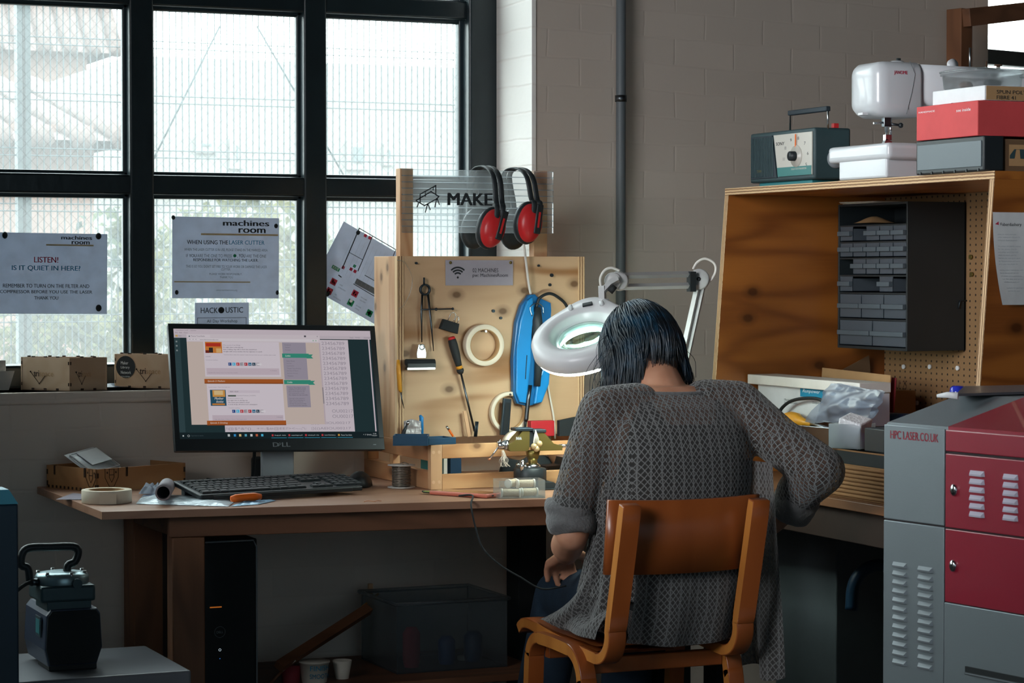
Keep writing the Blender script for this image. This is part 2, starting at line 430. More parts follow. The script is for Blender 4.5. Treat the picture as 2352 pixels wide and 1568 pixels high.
b = B(); b.box(XJ, XJ+.012, YI, 6.42, 0, 3.35, 'lit_brick'); tag(b.build('wall_reveal'), kind='structure')
b = B(); b.box(-1.2, 6.4, -2.2, 6.95, -.06, 0, 'floor_paint'); tag(b.build('floor'), kind='structure')
b = B(); b.box(-1.2, 6.4, -2.2, 6.95, 3.35, 3.42, 'ceiling_paint'); tag(b.build('ceiling'), kind='structure')
b = B(); b.box(-1.12, -1.0, -2.2, 6.42, 0, 3.35, 'side_wall_paint'); tag(b.build('wall_left'), kind='structure')
b = B(); b.box(6.1, 6.22, -2.2, 7.3, 0, 3.35, 'side_wall_paint'); tag(b.build('wall_far_right'), kind='structure')
b = B(); b.box(-1.12, 6.22, -2.2, -2.08, 0, 3.35, 'side_wall_paint'); tag(b.build('wall_rear'), kind='structure')

# wired glass with a slightly dirty, glaring surface
m, nt, p, out = newmat('wired_glass'); nt.nodes.remove(p)
tc = N(nt, 'TexCoord'); sx = N(nt, 'SeparateXYZ'); nt.links.new(tc.outputs['Object'], sx.inputs[0])
wb_ = N(nt, 'TexNoise', i_Scale=14, i_Detail=1); nt.links.new(tc.outputs['Object'], wb_.inputs['Vector'])
wig = math_(nt, 'MULTIPLY_ADD', wb_.outputs[0], .008, -.004)
ln = []
for op in ('ADD', 'SUBTRACT'):
    f = math_(nt, 'FRACT', math_(nt, 'MULTIPLY', math_(nt, 'ADD', math_(nt, op, math_(nt, 'MULTIPLY', sx.outputs['X'], 1.05), sx.outputs['Z']), wig), 1/.030))
    ln.append(math_(nt, 'LESS_THAN', math_(nt, 'ABSOLUTE', math_(nt, 'SUBTRACT', f, .5)), .028))
wire = math_(nt, 'MAXIMUM', ln[0], ln[1])
t = N(nt, 'BsdfTransparent'); t.inputs[0].default_value = (.94, .97, .96, 1)
tl = N(nt, 'BsdfTranslucent'); tl.inputs[0].default_value = (.9, .93, .93, 1)
m1 = N(nt, 'MixShader'); m1.inputs[0].default_value = .075; nt.links.new(t.outputs[0], m1.inputs[1]); nt.links.new(tl.outputs[0], m1.inputs[2])
wd = N(nt, 'BsdfDiffuse'); wd.inputs[0].default_value = hexc('#3d474c')
m2 = N(nt, 'MixShader'); nt.links.new(math_(nt, 'MULTIPLY', wire, .16), m2.inputs[0]); nt.links.new(m1.outputs[0], m2.inputs[1]); nt.links.new(wd.outputs[0], m2.inputs[2])
gl = N(nt, 'BsdfGlossy'); gl.inputs['Roughness'].default_value = .12
m3 = N(nt, 'MixShader'); m3.inputs[0].default_value = .04; nt.links.new(m2.outputs[0], m3.inputs[1]); nt.links.new(gl.outputs[0], m3.inputs[2])
nt.links.new(m3.outputs[0], out.inputs[0])

win = thing('window_1', None, None, (XJ, YW, ZS)); win['kind'] = 'structure'
b = WB(win); PIT_X = .48; MUL = [1.63-PIT_X*k for k in range(-1, 5)]     # centres of the uprights
TRZ = [1.51, 2.006, 2.50]
def bar(b, x0, x1, z0, z1):
    b.box(x0, x1, YW-.045, YW+.03, z0, z1, 'frame_paint', .006)
for i, c in enumerate(MUL):
    bar(b, c-.0325, c+.0325, ZS+.02, ZT)
    b.box(c-.043, c+.043, YW-.012, YW+.01, ZS+.03, ZT, 'putty', .005)
for z in TRZ:
    b.box(XR0, XJ-.06, YW-.040, YW+.03, z-.026, z+.026, 'frame_paint', .006)
    b.box(XR0, XJ-.06, YW-.012, YW+.01, z-.036, z+.036, 'putty', .005)
b.box(XJ-.083, XJ+.005, YW-.06, YW+.05, ZS, ZT, 'frame_paint', .008); b.box(XJ-.095, XJ-.07, YW-.015, YW+.01, ZS, ZT, 'putty', .005)
b.box(XR0, XJ, YW-.06, YW+.05, ZS-.003, ZS+.058, 'frame_paint', .008); b.box(XR0, XJ, YW-.06, YW+.05, ZT-.05, ZT+.005, 'frame_paint', .008)
b.box(XR0-.005, XR0+.06, YW-.06, YW+.05, ZS, ZT, 'frame_paint', .008)
b.build('window_frame', win)
b = WB(win); b.box(XR0+.02, XJ-.03, YW+.0, YW+.004, ZS+.03, ZT-.02, 'wired_glass')
b.build('window_glass', win)
b = B(); b.box(XR0, XJ-.005, YI-.012, YW-.062, ZS-.03, ZS, 'painted_brick', .006); tag(b.build('trim_1'), kind='structure')

# second window in the right wall
win2 = thing('window_2', None, None, Mw @ Vector((S0, .14, 1.3))); win2.rotation_euler = (0, 0, R(15)); win2['kind'] = 'structure'
b = B(); L = 1.4
for x in (0, .48, .96): b.box(x, x+.06, 0, .06, 0, 1.3, 'frame_paint', .006)
for z in (0, .33, .66, 1.24): b.box(0, L, .005, .055, z, z+.05, 'frame_paint', .006)
b.build('window_frame', win2)
b = B(); b.box(.02, L, .028, .032, .02, 1.28, 'wired_glass'); b.build('window_glass', win2)

# ------------------------------------------------------------------ outdoors
mat('yard_ground', '#494744', .95, vary=.1); mat('render_pale', '#72706d', .9, vary=.06); mat('brick_far', '#6e5952', .9, vary=.12)
mat('roof_tile', '#574844', .85, vary=.2); mat('glass_far', '#3c4547', .3); mat('galvanised', '#2f3d41', .6, .1)
mat('wood_fence_far', '#8e8f92', .9, vary=.1)
b = B(); b.box(-12, 30, 6.42, 40, -.06, 0, 'yard_ground'); tag(b.build('yard_ground'), kind='structure')
YF = 8.6
f = thing('mesh_fence', 'galvanised wire mesh fence panels standing outside the window', 'fence', (2.0, YF, 0))
b = WB(f); random.seed(3)
x = -2.2
while x < 4.6:
    j = [(x+random.uniform(-.0015, .0015), YF, z) for z in (0, .6, .9, 1.2, 1.5, 1.8, 2.1, 2.4, 2.75)]
    b.tube(j, .0026, 'galvanised', 4); x += .0245
z = .1
while z < 2.75:
    for dz in (0, .026): b.tube([(-2.2, YF-.003, z+dz), (4.6, YF-.003, z+dz)], .0022, 'galvanised', 4)
    z += .2
b.build('wire_panel', f)
for px in (64, -1010):
    c = at(px, 400, Y=YF-.02)
    b = WB(f); b.box(c.x-.008, c.x+.008, YF-.03, YF+.02, 0, 2.9, 'galvanised'); b.box(c.x-.038, c.x-.02, YF-.03, YF+.02, 0, 2.9, 'galvanised'); b.build('fence_post', f)
for (p0, p1) in (((505, 60), (345, 380)), ((590, 60), (800, 420))):
    b = WB(f); b.tube([at(*p0, Y=YF+.05), at(*p1, Y=YF+.05)], .004, 'galvanised', 5); b.build('bracing_wire', f)
def house(name, label, px0, px1, pyt, Y, wall, wins, roof=None, depth=4.0):
    a, c = at(px0, pyt, Y=Y), at(px1, pyt, Y=Y)
    t = thing(name, label, 'house', ((a.x+c.x)/2, Y, 0)); zt = a.z
    b = WB(t); b.box(a.x, c.x, Y, Y+depth, 0, zt, wall); b.build('wall', t)
    if roof:
        b = WB(t); e = .25
        b.add([(a.x-e, Y-.3, zt-.1), (c.x+e, Y-.3, zt-.1), (c.x+e, Y+depth/2, zt+roof), (a.x-e, Y+depth/2, zt+roof), (a.x-e, Y+depth+.3, zt-.1), (c.x+e, Y+depth+.3, zt-.1)],
              [(0, 1, 2, 3), (3, 2, 5, 4), (0, 3, 4), (1, 5, 2)], 'roof_tile')
        x = a.x-e
        while x < c.x+e:
            b.tube([(x, Y-.31, zt-.09), (x, Y+depth/2, zt+roof+.01)], .07, 'roof_tile', 6); x += .22
        b.build('roof', t)
    for (x0, y0, x1, y1) in wins:
        p, q = at(x0, y0, Y=Y-.02), at(x1, y1, Y=Y-.02)
        b = WB(t); b.box(p.x, q.x, Y-.04, Y, q.z, p.z, 'render_pale'); w = b.build('window', t)
        b = WB(t); b.box(p.x+.05, q.x-.05, Y-.05, Y-.03, q.z+.05, p.z-.05, 'glass_far'); b.build('pane', w)
house('brick_house', 'pinkish brick outbuilding with tiled roof edge beyond the left window panes', -700, 215, 265, 13, 'brick_far', [], roof=.35)
house('rendered_house', 'pale rendered house with small windows beyond the middle and right panes', 300, 1500, 128, 17, 'render_pale',
      [(447, 314, 499, 352), (526, 318, 560, 388), (795, 322, 848, 390), (880, 330, 902, 380)])
house('tall_house', 'taller house with tiled gable far behind the left panes', -900, 200, 60, 22, 'brick_far', [], roof=2.2)
# shrubs beyond the fence
def leafmat(name, c1, c2):
    m, nt, p, out = newmat(name); nt.nodes.remove(p)
    d = N(nt, 'BsdfDiffuse'); l = N(nt, 'BsdfTranslucent'); x = N(nt, 'MixShader'); x.inputs[0].default_value = .4
    n = N(nt, 'TexNoise', i_Scale=9); nt.links.new(objco(nt), n.inputs['Vector'])
    c = ramp(nt, n.outputs[0], [(.35, hexc(c1)), (.65, hexc(c2))])
    nt.links.new(c, d.inputs[0]); nt.links.new(c, l.inputs[0]); nt.links.new(d.outputs[0], x.inputs[1]); nt.links.new(l.outputs[0], x.inputs[2]); nt.links.new(x.outputs[0], out.inputs[0])
leafmat('leaf_pale', '#484d39', '#696748'); leafmat('leaf_grey', '#36423b', '#5c6046'); mat('bark', '#6f675c', .9)
def shrub(label, px, py, Y, w, h, m, seed, n=900):
    c = at(px, py, Y=Y); t = thing('shrub', label, 'shrub', (c.x, Y, 0), group='shrubs behind the fence'); rnd = random.Random(seed)
    b = WB(t)
    for k in range(n):
        a, e = rnd.uniform(0, 6.28), rnd.uniform(-1, 1); rr = rnd.uniform(.75, 1)
        s = math.sqrt(1-e*e)
        q = Vector((c.x+w*rr*s*math.cos(a), Y+.5*w*rr*s*math.sin(a), max(.05, c.z-h+h*rr*e)))
        M = Matrix.Translation(q) @ Euler((rnd.uniform(-1, 1), rnd.uniform(-1, 1), rnd.uniform(0, 6.3))).to_matrix().to_4x4()
        l = rnd.uniform(.03, .07)
        b.poly([(-l, 0, 0), (0, -l*.45, .01), (l, 0, 0), (0, l*.45, .01)], m, M)
    b.build('foliage', t, recalc=False)
    b = WB(t)
    for k in range(5): b.tube([(c.x+.05*k-.1, Y, 0), (c.x+(k-2)*w*.25, Y, c.z-h*.5)], [.03, .01], 'bark', 6)
    b.build('stem', t)
shrub('pale green shrub outdoors behind the laser cutter notice', 560, 440, 10.2, .62, .75, 'leaf_pale', 1, 1500)
shrub('greyish shrub outdoors seen between the listen notice and the middle upright', 270, 470, 11.9, .5, .8, 'leaf_grey', 2, 1100)
shrub('low yellowish shrub outdoors beneath the listen notice', 120, 690, 9.2, .5, .5, 'leaf_pale', 3, 1100)
shrub('small shrub outdoors beside the tilted fire plan', 720, 560, 12.6, .45, .6, 'leaf_pale', 4, 900)
# ------------------------------------------------------------------ notices stuck to the glass
YP = YW-.0035
def sheet_on_glass(name, label, cx_px, cy_px, w, h, rot, cat='notice', group=None, m='window_paper', curl=.002):
    c = at(cx_px, cy_px, Y=YP); t = thing(name, label, cat, c, group=group); t.rotation_euler = (R(90), R(0), 0)
    t.rotation_euler = Euler((R(90), 0, 0)); M = Matrix.Rotation(R(rot), 4, 'Z'); b = B(M)
    b.box(-w/2, w/2, -h/2, h/2, 0, .0008, m); b.build('sheet', t)
    return t, M
def ink(t, M, items, name='lettering'):
    b = B(M)
    for it in items:
        if it[0] == 't': _, s, x0, x1, y0, y1, m = it[:7]; b.text(s, x0, x1, y0, y1, m, z=.0012, offset=it[7] if len(it) > 7 else 0)
        elif it[0] == 'r': _, x0, x1, y0, y1, m = it; b.rect(x0, x1, y0, y1, m, z=.0011)
        elif it[0] == 'c': _, x, y, r, m = it; b.poly([(x+r*math.cos(k*.35), y+r*math.sin(k*.35), .0012) for k in range(18)], m)
        elif it[0] == 'l':
            _, pts, w, m = it
            for p, q in zip(pts, pts[1:]):
                p, q = Vector(p), Vector(q); d = (q-p).normalized(); n = Vector((-d.y, d.x))*w/2; e = d*w/2
                b.poly([(v.x, v.y, .0013) for v in (p-n-e, q-n+e, q+n+e, p+n-e)], m)
    return b.build(name, t)
def blobs(t, M, pts, m='matt_black', r=.007, name='sticky_tack'):
    for i, (x, y) in enumerate(pts):
        b = B(M); rnd = random.Random(i+11)
        b.ball((x, y, .002), (r*rnd.uniform(.8, 1.2), r*rnd.uniform(.9, 1.3), .004), m, 10, 6); b.build(name, t)
def machines_logo(x0, x1, y0, y1):
    """the two-line wordmark, lower case"""
    h = y1-y0; w = x1-x0
    return [('t', 'machines', x0, x1, y0+h*.55, y1-h*.0, 'black_ink', .03), ('t', 'room', x0+w*.34, x0+w*.92, y0, y0+h*.36, 'black_ink', .03)]
w, h = .297, .210
c = at(240, 627, Y=YP); s = at(0, 627, Y=YP); lx = at(-60, 627, Y=YP)
t, M = sheet_on_glass('notice', 'window notice asking whether it is quiet in here, at the left edge', 240-123, 628, w, h, -.6)
e = w/2
def fx(px, py, cx, cy):  # pixel offsets on the glass expressed in metres about the sheet's centre
    a, b_ = at(px, py, Y=YP), at(cx, cy, Y=YP); return (a.x-b_.x, a.z-b_.z)
def L(px0, px1, py0, py1, cx, cy):
    a = fx(px0, py1, cx, cy); b_ = fx(px1, py0, cx, cy); return (a[0], b_[0], a[1], b_[1])
C1 = (117, 628)
def T1(s, x0, x1, y0, y1, m, o=.0): return ('t', s, *L(x0, x1, y0, y1, *C1), m, o)
def R1(x0, x1, y0, y1, m): return ('r', *L(x0, x1, y0, y1, *C1), m)
ink(t, M, machines_logo(*L(140, 210, 541, 560, *C1))+[R1(105, 214, 561, 564, 'tan_ink'),
    T1('LISTEN!', 78, 133, 590, 603, 'red_ink', .02), T1('IS IT QUIET IN HERE?', 27, 184, 610, 623, 'blue_ink', .015),
    T1('REMEMBER TO TURN ON THE FILTER AND', 7, 205, 652, 661, 'black_ink', .012),
    T1('COMPRESSOR BEFORE YOU USE THE LASER', 0, 212, 666, 674, 'black_ink', .012), T1('THANK YOU', 79, 134, 680, 688, 'black_ink', .012)])
blobs(t, M, [fx(225, 541, *C1), fx(227, 706, *C1), fx(10, 541, *C1)], r=.008)
C2 = (519, 592)
t, M = sheet_on_glass('notice', 'window notice about using the laser cutter, above the monitor', 519, 592, w, .217, -.4)
def T2(s, x0, x1, y0, y1, m, o=.0): return ('t', s, *L(x0, x1, y0, y1, *C2), m, o)
def R2(x0, x1, y0, y1, m): return ('r', *L(x0, x1, y0, y1, *C2), m)
g = fx(539, 587, *C2)
ink(t, M, machines_logo(*L(512, 617, 506, 534, *C2))+[R2(461, 638, 537, 540, 'tan_ink'), R2(400, 575, 646, 649, 'tan_ink'),
    T2('WHEN USING THE', 429, 523, 552, 561, 'black_ink', .012), T2('LASER CUTTER', 526, 607, 552, 561, 'blue_ink', .01),
    T2('WHEN THE LASER CUTTER IS IN USE, PLEASE STAND IN THE MARKED AREA.', 423, 615, 571, 577, 'grey_ink'),
    T2('IF', 427, 432, 584, 591, 'grey_ink'), T2('YOU', 434, 451, 584, 591, 'black_ink', .012), T2('ARE THE ONE TO PRESS', 453, 532, 584, 591, 'grey_ink'), T2(', YOU', 545, 563, 583, 592, 'black_ink', .012), T2('ARE THE ONE', 565, 611, 584, 591, 'grey_ink'),
    T2('RESPONSIBLE FOR WATCHING THE LASER.', 444, 593, 594, 600, 'black_ink', .01),
    T2("THIS IS SO YOU DON'T SET FIRE TO YOUR WORK OR DAMAGE THE LASER", 427, 613, 609, 615, 'grey_ink'), T2('CUTTER.', 508, 530, 616, 621, 'grey_ink'),
    T2('PLEASE WORK RESPONSIBLY,', 481, 556, 627, 632, 'grey_ink'), T2('THANK YOU', 505, 535, 634, 639, 'grey_ink'),
    T2('www.machinesroom.org', 497, 545, 664, 669, 'grey_ink'), ('c', g[0], g[1], .0045, 'green_ink')])
blobs(t, M, [fx(397, 500, *C2), fx(633, 518, *C2), fx(406, 672, *C2), fx(637, 671, *C2)], r=.0055)
C3 = (510, 790)
t, M = sheet_on_glass('notice', 'small notice for an all day workshop, half hidden behind the monitor', 510, 791, .150, .225, 0)
def T3(s, x0, x1, y0, y1, m, o=.0): return ('t', s, *L(x0, x1, y0, y1, *C3), m, o)
p0 = fx(508, 711, *C3)
bx = L(454, 565, 728, 860, *C3)
ink(t, M, [T3('HACK', 461, 500, 705, 718, 'black_ink', .01), T3('USTIC', 518, 558, 704, 717, 'black_ink', .01), ('c', p0[0], p0[1], .0085, 'black_ink'), ('c', p0[0], p0[1], .002, 'white_ink'),
    T3('All Day Workshop', 475, 545, 732, 742, 'black_ink'), ('l', [(bx[0], bx[3]), (bx[1], bx[3]), (bx[1], bx[2]), (bx[0], bx[2]), (bx[0], bx[3])], .0012, 'black_ink'),
    T3('build and play', 482, 540, 760, 770, 'black_ink')][:6])
# evacuation plan, taped on at a slant
C4 = (836, 640)
t, M = sheet_on_glass('fire_plan', 'fire plan of the rooms stuck at a slant on the right pane', 850, 641, .285, .205, -28.5, 'notice')
pl = []
M4 = M
def F(px, py):   # a pixel on the slanted sheet, in the sheet's own unrotated axes
    a, c_ = at(px, py, Y=YP), at(850, 641, Y=YP); v = Matrix.Rotation(R(28.5), 2) @ Vector((a.x-c_.x, a.z-c_.z)); return v
def ln(p, w=.0022, m='black_ink'): pl.append(('l', [F(*q) for q in p], w, m))
ln([(825, 524), (912, 575)]); ln([(825, 524), (786, 616)], .003); ln([(855, 543), (822, 622)], .0022); ln([(803, 580), (832, 596)], .0014)
ln([(908, 575), (902, 590)]); ln([(812, 652), (866, 684)], .002); ln([(838, 632), (866, 648)], .0018); ln([(778, 632), (783, 636)], .003)
for k in range(9):
    ln([(812+k*9, 540+k*5.3), (775+k*9, 622+k*5.3)], .0005, 'faint_ink')
q = [F(825, 641), F(868, 664), F(868, 682), F(818, 654)]
pl.append(('l', [F(822, 648), F(866, 672)], .016, 'grey_ink'))
def sq(px, py, s, m):
    v = F(px, py); pl.append(('r', v.x-s/2, v.x+s/2, v.y-s/2, v.y+s/2, m))
for px, py in ((839, 541), (849, 546), (806, 618), (815, 623), (788, 614)): sq(px, py, .0085, 'red_ink')
for px, py in ((766, 647), (756, 668), (815, 674)): sq(px, py, .0175, 'red_ink')
for px, py in ((805, 695), (848, 719)): sq(px, py, .0175, 'green_ink')
v = F(771, 616); pl.append(('r', v.x-.012, v.x+.012, v.y-.005, v.y+.005, 'green_ink')); v = F(814, 611); pl.append(('r', v.x-.004, v.x+.004, v.y-.004, v.y+.004, 'green_ink'))
o = ink(t, M, pl, 'floor_plan')
tx = []
def st(s, px, py, w, h, m='grey_ink'):
    v = F(px, py); tx.append(('t', s, v.x, v.x+w, v.y, v.y+h, m))
v = F(771, 616); tx.append(('t', 'EXIT', v.x-.009, v.x+.009, v.y-.003, v.y+.003, 'white_ink'))
for s, px, py in (('WATER', 779, 654), ('EXTINGUISHER', 776, 660), ('CO2', 768, 676), ('EXTINGUISHER', 765, 682), ('FIRE ALARM', 828, 683), ('CALL POINT', 825, 689), ('EYE WASH', 817, 702), ('STATION', 814, 708), ('FIRST', 858, 727)):
    st(s, px, py, .0032*len(s)*.62, .0032)
v = F(848, 719); tx += [('r', v.x-.0065, v.x+.0065, v.y-.0022, v.y+.0022, 'white_ink'), ('r', v.x-.0022, v.x+.0022, v.y-.0065, v.y+.0065, 'white_ink')]
v = F(805, 693); tx += [('c', v.x, v.y+.003, .0045, 'white_ink'), ('r', v.x-.003, v.x+.003, v.y-.007, v.y-.003, 'white_ink')]
for px, py in ((766, 647), (756, 668), (815, 674)):
    v = F(px, py); tx += [('r', v.x-.005, v.x-.001, v.y-.004, v.y+.005, 'white_ink'), ('r', v.x+.001, v.x+.005, v.y-.005, v.y+.001, 'white_ink')]
ink(t, M, tx, 'lettering')
blobs(t, M, [tuple(F(822, 534)), tuple(F(752, 675))], r=.006)

# ------------------------------------------------------------------ desk
ZD = .75
DL = at(234, 1175, Z=ZD); DB = Vector((DL.x+.005, YI-.012, ZD))
DANG = R(-6.5); DDIR = Vector((math.cos(DANG), math.sin(DANG), 0))
DR = DL+DDIR*1.46
desk = thing('workbench_desk', 'long wooden desk under the window carrying monitor and tool board', 'desk', (DL.x, DL.y, 0))
b = WB(desk)
poly = [(DL.x, DL.y), (DR.x, DR.y), (DR.x, YI-.012), (DB.x, DB.y)]
b.prism(poly, ZD-.018, ZD, 'desk_wood', bev=.0012); b.build('tabletop', desk)
Md = frame((DL.x, DL.y, 0), DDIR, (-DDIR.y, DDIR.x, 0))
b = WB(desk); b.M = b.M @ Md
b.box(.155, 1.44, .035, .06, ZD-.066, ZD-.019, 'dark_timber', .002); b.build('apron', desk)
b = WB(desk); b.M = b.M @ Md
b.box(.162, .236, .04, .115, 0, ZD-.067, 'dark_timber_up', .003); b.build('leg', desk)
b = WB(desk); b.box(1.50, 1.585, 5.76, 5.86, 0, ZD-.02, 'dark_timber_up', .003); b.build('leg', desk)
b = WB(desk); b.box(2.50, 2.58, 5.68, 5.76, 0, ZD-.02, 'matt_black', .003); b.build('leg', desk)
b = WB(desk); b.box(2.64, 2.71, 5.12, 5.20, 0, ZD-.07, 'matt_black', .003); b.build('leg', desk)
b = WB(desk); b.box(1.50, 1.53, 5.30, 5.76, ZD-.085, ZD-.02, 'dark_timber', .002); b.build('side_rail', desk)

# ------------------------------------------------------------------ window sill boxes
def tab_edges(b, L, axis, z0, z1, m, n):
    pass
def sill_box(label, pxl, pxc, pxr, pyt, pyb, depth, sticker=False):
    """small laser-cut triangular-plan ply box: wide front face, short right face"""
    p0 = at(pxl, pyb-3, Z=ZS+.0005); pc = at(pxc, pyb, Z=ZS+.0005)
    t = thing('plywood_box', label, 'box', ((p0.x+pc.x)/2, (p0.y+pc.y)/2, ZS+.0005), group='small plywood boxes on the sill')
    h = at(pxc, pyt, d=(pc-EYE).dot(FWD)).z-ZS
    d = (pc-p0); d.z = 0; W_ = d.length; dr = d.normalized(); nr = Vector((-dr.y, dr.x, 0))
    right = pc+nr*depth+dr*depth*.62
    pr = [p0, pc, right, p0+nr*.05+dr*.01]
    names = ('front_panel', 'end_panel', 'back_panel', 'short_panel')
    for i in range(4):
        a, c = pr[i], pr[(i+1) % 4]; u = (c-a); u.z = 0; l = u.length; M = frame(a+Vector((0, 0, 0)), u, (0, 0, 1))
        b = WB(t); b.M = b.M @ M
        b.box(0, l, 0, h, -.004, 0, 'birch_box', .0004)
        for k in range(1, int(l/.045)+1):
            x = l*k/(int(l/.045)+1)
            b.box(x-.004, x+.004, h, h+.003, -.004, 0, 'burn'); b.box(x-.004, x+.004, .001, .006, -.0005, .0006, 'burn')
        for e_ in (.0015, l-.0045):
            for z in (.012, h-.018): b.box(e_, e_+.003, z, z+.008, -.001, .0007, 'burn')
        if i < 2 and l > .08:
            k = .55 if i == 1 else 1; cx = l*.5 if i == 0 else l*.42; zz = h*.42
            if sticker: cx = l*.62
            b.text('tri', cx-.035*k, cx-.018*k, zz, zz+.015, 'burn', z=.0008, offset=.02); b.text('space', cx-.016*k, cx+.026*k, zz-.004, zz+.010, 'card', z=.0008)
            for q0, q1 in (((-.045*k, .012), (-.018*k, -.018)), ((-.018*k, -.018), (.0, .002))):
                b.tube([(cx+q0[0], zz+q0[1], .0006), (cx+q1[0], zz+q1[1], .0006)], .0006, 'burn', 4)
            b.ball((cx-.045*k, zz+.012, .0005), .002, 'burn', 8, 5); b.ball((cx-.018*k, zz-.018, .0005), .0016, 'burn', 8, 5)
        if i == 0 and sticker:
            b.poly([(.034+.0285*math.cos(k*.2618), h*.62+.0285*math.sin(k*.2618), .0008) for k in range(24)], 'black_ink')
            for s, yy, w_ in (('Maker', .66, .022), ('Library', .52, .026), ('Network', .38, .030), ('SPECIAL EDITION', .28, .026)):
                hh = .008 if len(s) < 9 else .0035
                b.text(s, .020, .020+w_, h*yy+.003, h*yy+.003+hh, 'white_ink', z=.0012, M=Matrix.Rotation(R(0), 4, 'Z'))
        b.build(names[i], t)
    bt = WB(t); bt.prism([(v.x, v.y) for v in pr], ZS+.001, ZS+.004, 'birch_box'); bt.build('base_panel', t)
    return t
sill_box('open plywood box on the window sill, left one showing its short end', 48, 160, 218, 822, 898, .085)
sill_box('plywood box on the sill with a round black sticker', 263, 402, 440, 815, 893, .06, True)
c = at(15, 897, Z=ZS); t = thing('paper_model', 'small folded white model at the left end of the sill', 'model', (c.x-.0, c.y+.03, ZS))
b = WB(t); w_ = .032
b.add([(c.x-.05, c.y+.03, ZS), (c.x+.012, c.y+.03, ZS), (c.x+.028, c.y+.035, ZS+.048), (c.x-.06, c.y+.035, ZS+.048), (c.x-.02, c.y+.075, ZS), (c.x-.015, c.y+.08, ZS+.045)],
      [(0, 1, 2, 3), (1, 4, 5, 2), (4, 0, 3, 5), (0, 4, 1), (3, 2, 5)], 'warm_white')
b.build('folded_body', t)
b = WB(t); b.box(c.x-.012, c.x+.008, c.y+.045, c.y+.06, ZS+.046, ZS+.075, 'warm_white', .002); b.build('upright_tab', t)
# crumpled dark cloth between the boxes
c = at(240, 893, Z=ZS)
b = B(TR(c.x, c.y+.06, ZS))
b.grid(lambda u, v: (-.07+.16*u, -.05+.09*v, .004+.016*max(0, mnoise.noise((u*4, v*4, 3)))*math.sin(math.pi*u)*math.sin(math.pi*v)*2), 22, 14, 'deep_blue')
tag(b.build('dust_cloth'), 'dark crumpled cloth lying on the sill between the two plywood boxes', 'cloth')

# pipe on the right wall
p = at(1426, 300, Y=6.10); 
k = 0
import itertools
def wall_pt(px, py, off=.03):
    r = ray(px, py); n = WNRM; o_ = Vector((XJ, YI, 0))-n*off
    return EYE + r*((o_-EYE).dot(n)/r.dot(n))
c = wall_pt(1426, 300, .022)
pipe = thing('conduit_pipe', 'dark grey vertical conduit pipe running up the brick wall', 'pipe', (c.x, c.y, 0))
b = WB(pipe); b.cyl((c.x, c.y, .0), (c.x, c.y, 3.34), .0135, 'mid_grey', n=18); b.build('tube', pipe)
for z in (.9, 1.75, 2.6):
    b = WB(pipe); b.ring(.0137, .0165, z, z+.018, 'dark_steel', 18, TR(c.x, c.y, 0)); b.build('saddle_clip', pipe)
# timber post with cross beam at the top right
a = wall_pt(2203, 200, .10)
tf = thing('timber_gantry', 'brown timber post with a cross beam before the right window', 'frame', (a.x, a.y, 0))
b = WB(tf); M = frame((a.x, a.y, 0), WDIR, WNRM); b.M = b.M @ M
zt = at(2203, 22, d=(a-EYE).dot(FWD)).z
b.box(-.026, .026, -.03, .03, 0, zt, 'dark_timber_up', .002); b.build('post', tf)
b = WB(tf); b.M = b.M @ M @ TR(0, 0, 0); b.M = b.M @ TR(0, 0, zt) @ RY(-8); b.box(-.027, 1.1, -.062, -.031, -.055, 0, 'dark_timber', .002); b.build('cross_beam', tf)
# ------------------------------------------------------------------ monitor
def scr(c, k=.62):
    n = 'screen_'+c.strip('#')
    return glow(n, c, k) and n
mc = at(651, 1034, Y=5.615)                      # bottom middle of the front face
mon = thing('monitor', 'black widescreen monitor showing web pages on the desk', 'monitor', (mc.x, mc.y+.03, ZD), R(-1.5))
MW, MH, TILT = .534, .322, 17.5
# local x right, y up the screen, z toward the viewer
Mm = TR(0, -.03, mc.z-ZD) @ RX(90-TILT) @ TR(0, MH/2, 0) @ RZ(-1.2) @ TR(0, -MH/2, 0)
b = B(Mm)
b.box(-MW/2, MW/2, 0, MH, -.022, -.001, 'black_plastic', .006)
b.box(-.20, .20, .06, MH-.05, -.05, -.02, 'black_plastic', .012); b.build('housing', mon)
b = B(Mm); t_, s_, lo = .013, .013, .030
for r_ in ((-MW/2, MW/2, MH-t_, MH), (-MW/2, MW/2, 0, lo), (-MW/2, -MW/2+s_, lo, MH-t_), (MW/2-s_, MW/2, lo, MH-t_)):
    b.box(r_[0], r_[1], r_[2], r_[3], -.004, .0015, 'black_plastic', .001)
b.text('D LL', -.022, .022, .009, .020, 'grey_plastic', z=.0018, offset=.015)
b.lathe([(.0001, 0), (.0052, 0)], 'grey_plastic', 12, TR(-.0052, .0145, .0019), cap=False) if 0 else None
b.poly([(-.0085+.0005, .010, .0018), (-.001, .0165, .0018), (-.001, .0185, .0018), (-.0105+.0005, .0108, .0018)], 'grey_plastic')
b.poly([(-.0105, .013, .0018), (-.003, .0192, .0018), (-.003, .0204, .0018), (-.0115, .0142, .0018)], 'grey_plastic')
b.rect(MW/2-.03, MW/2-.022, .012, .0135, 'grey_plastic', z=.0018)
b.build('bezel', mon)
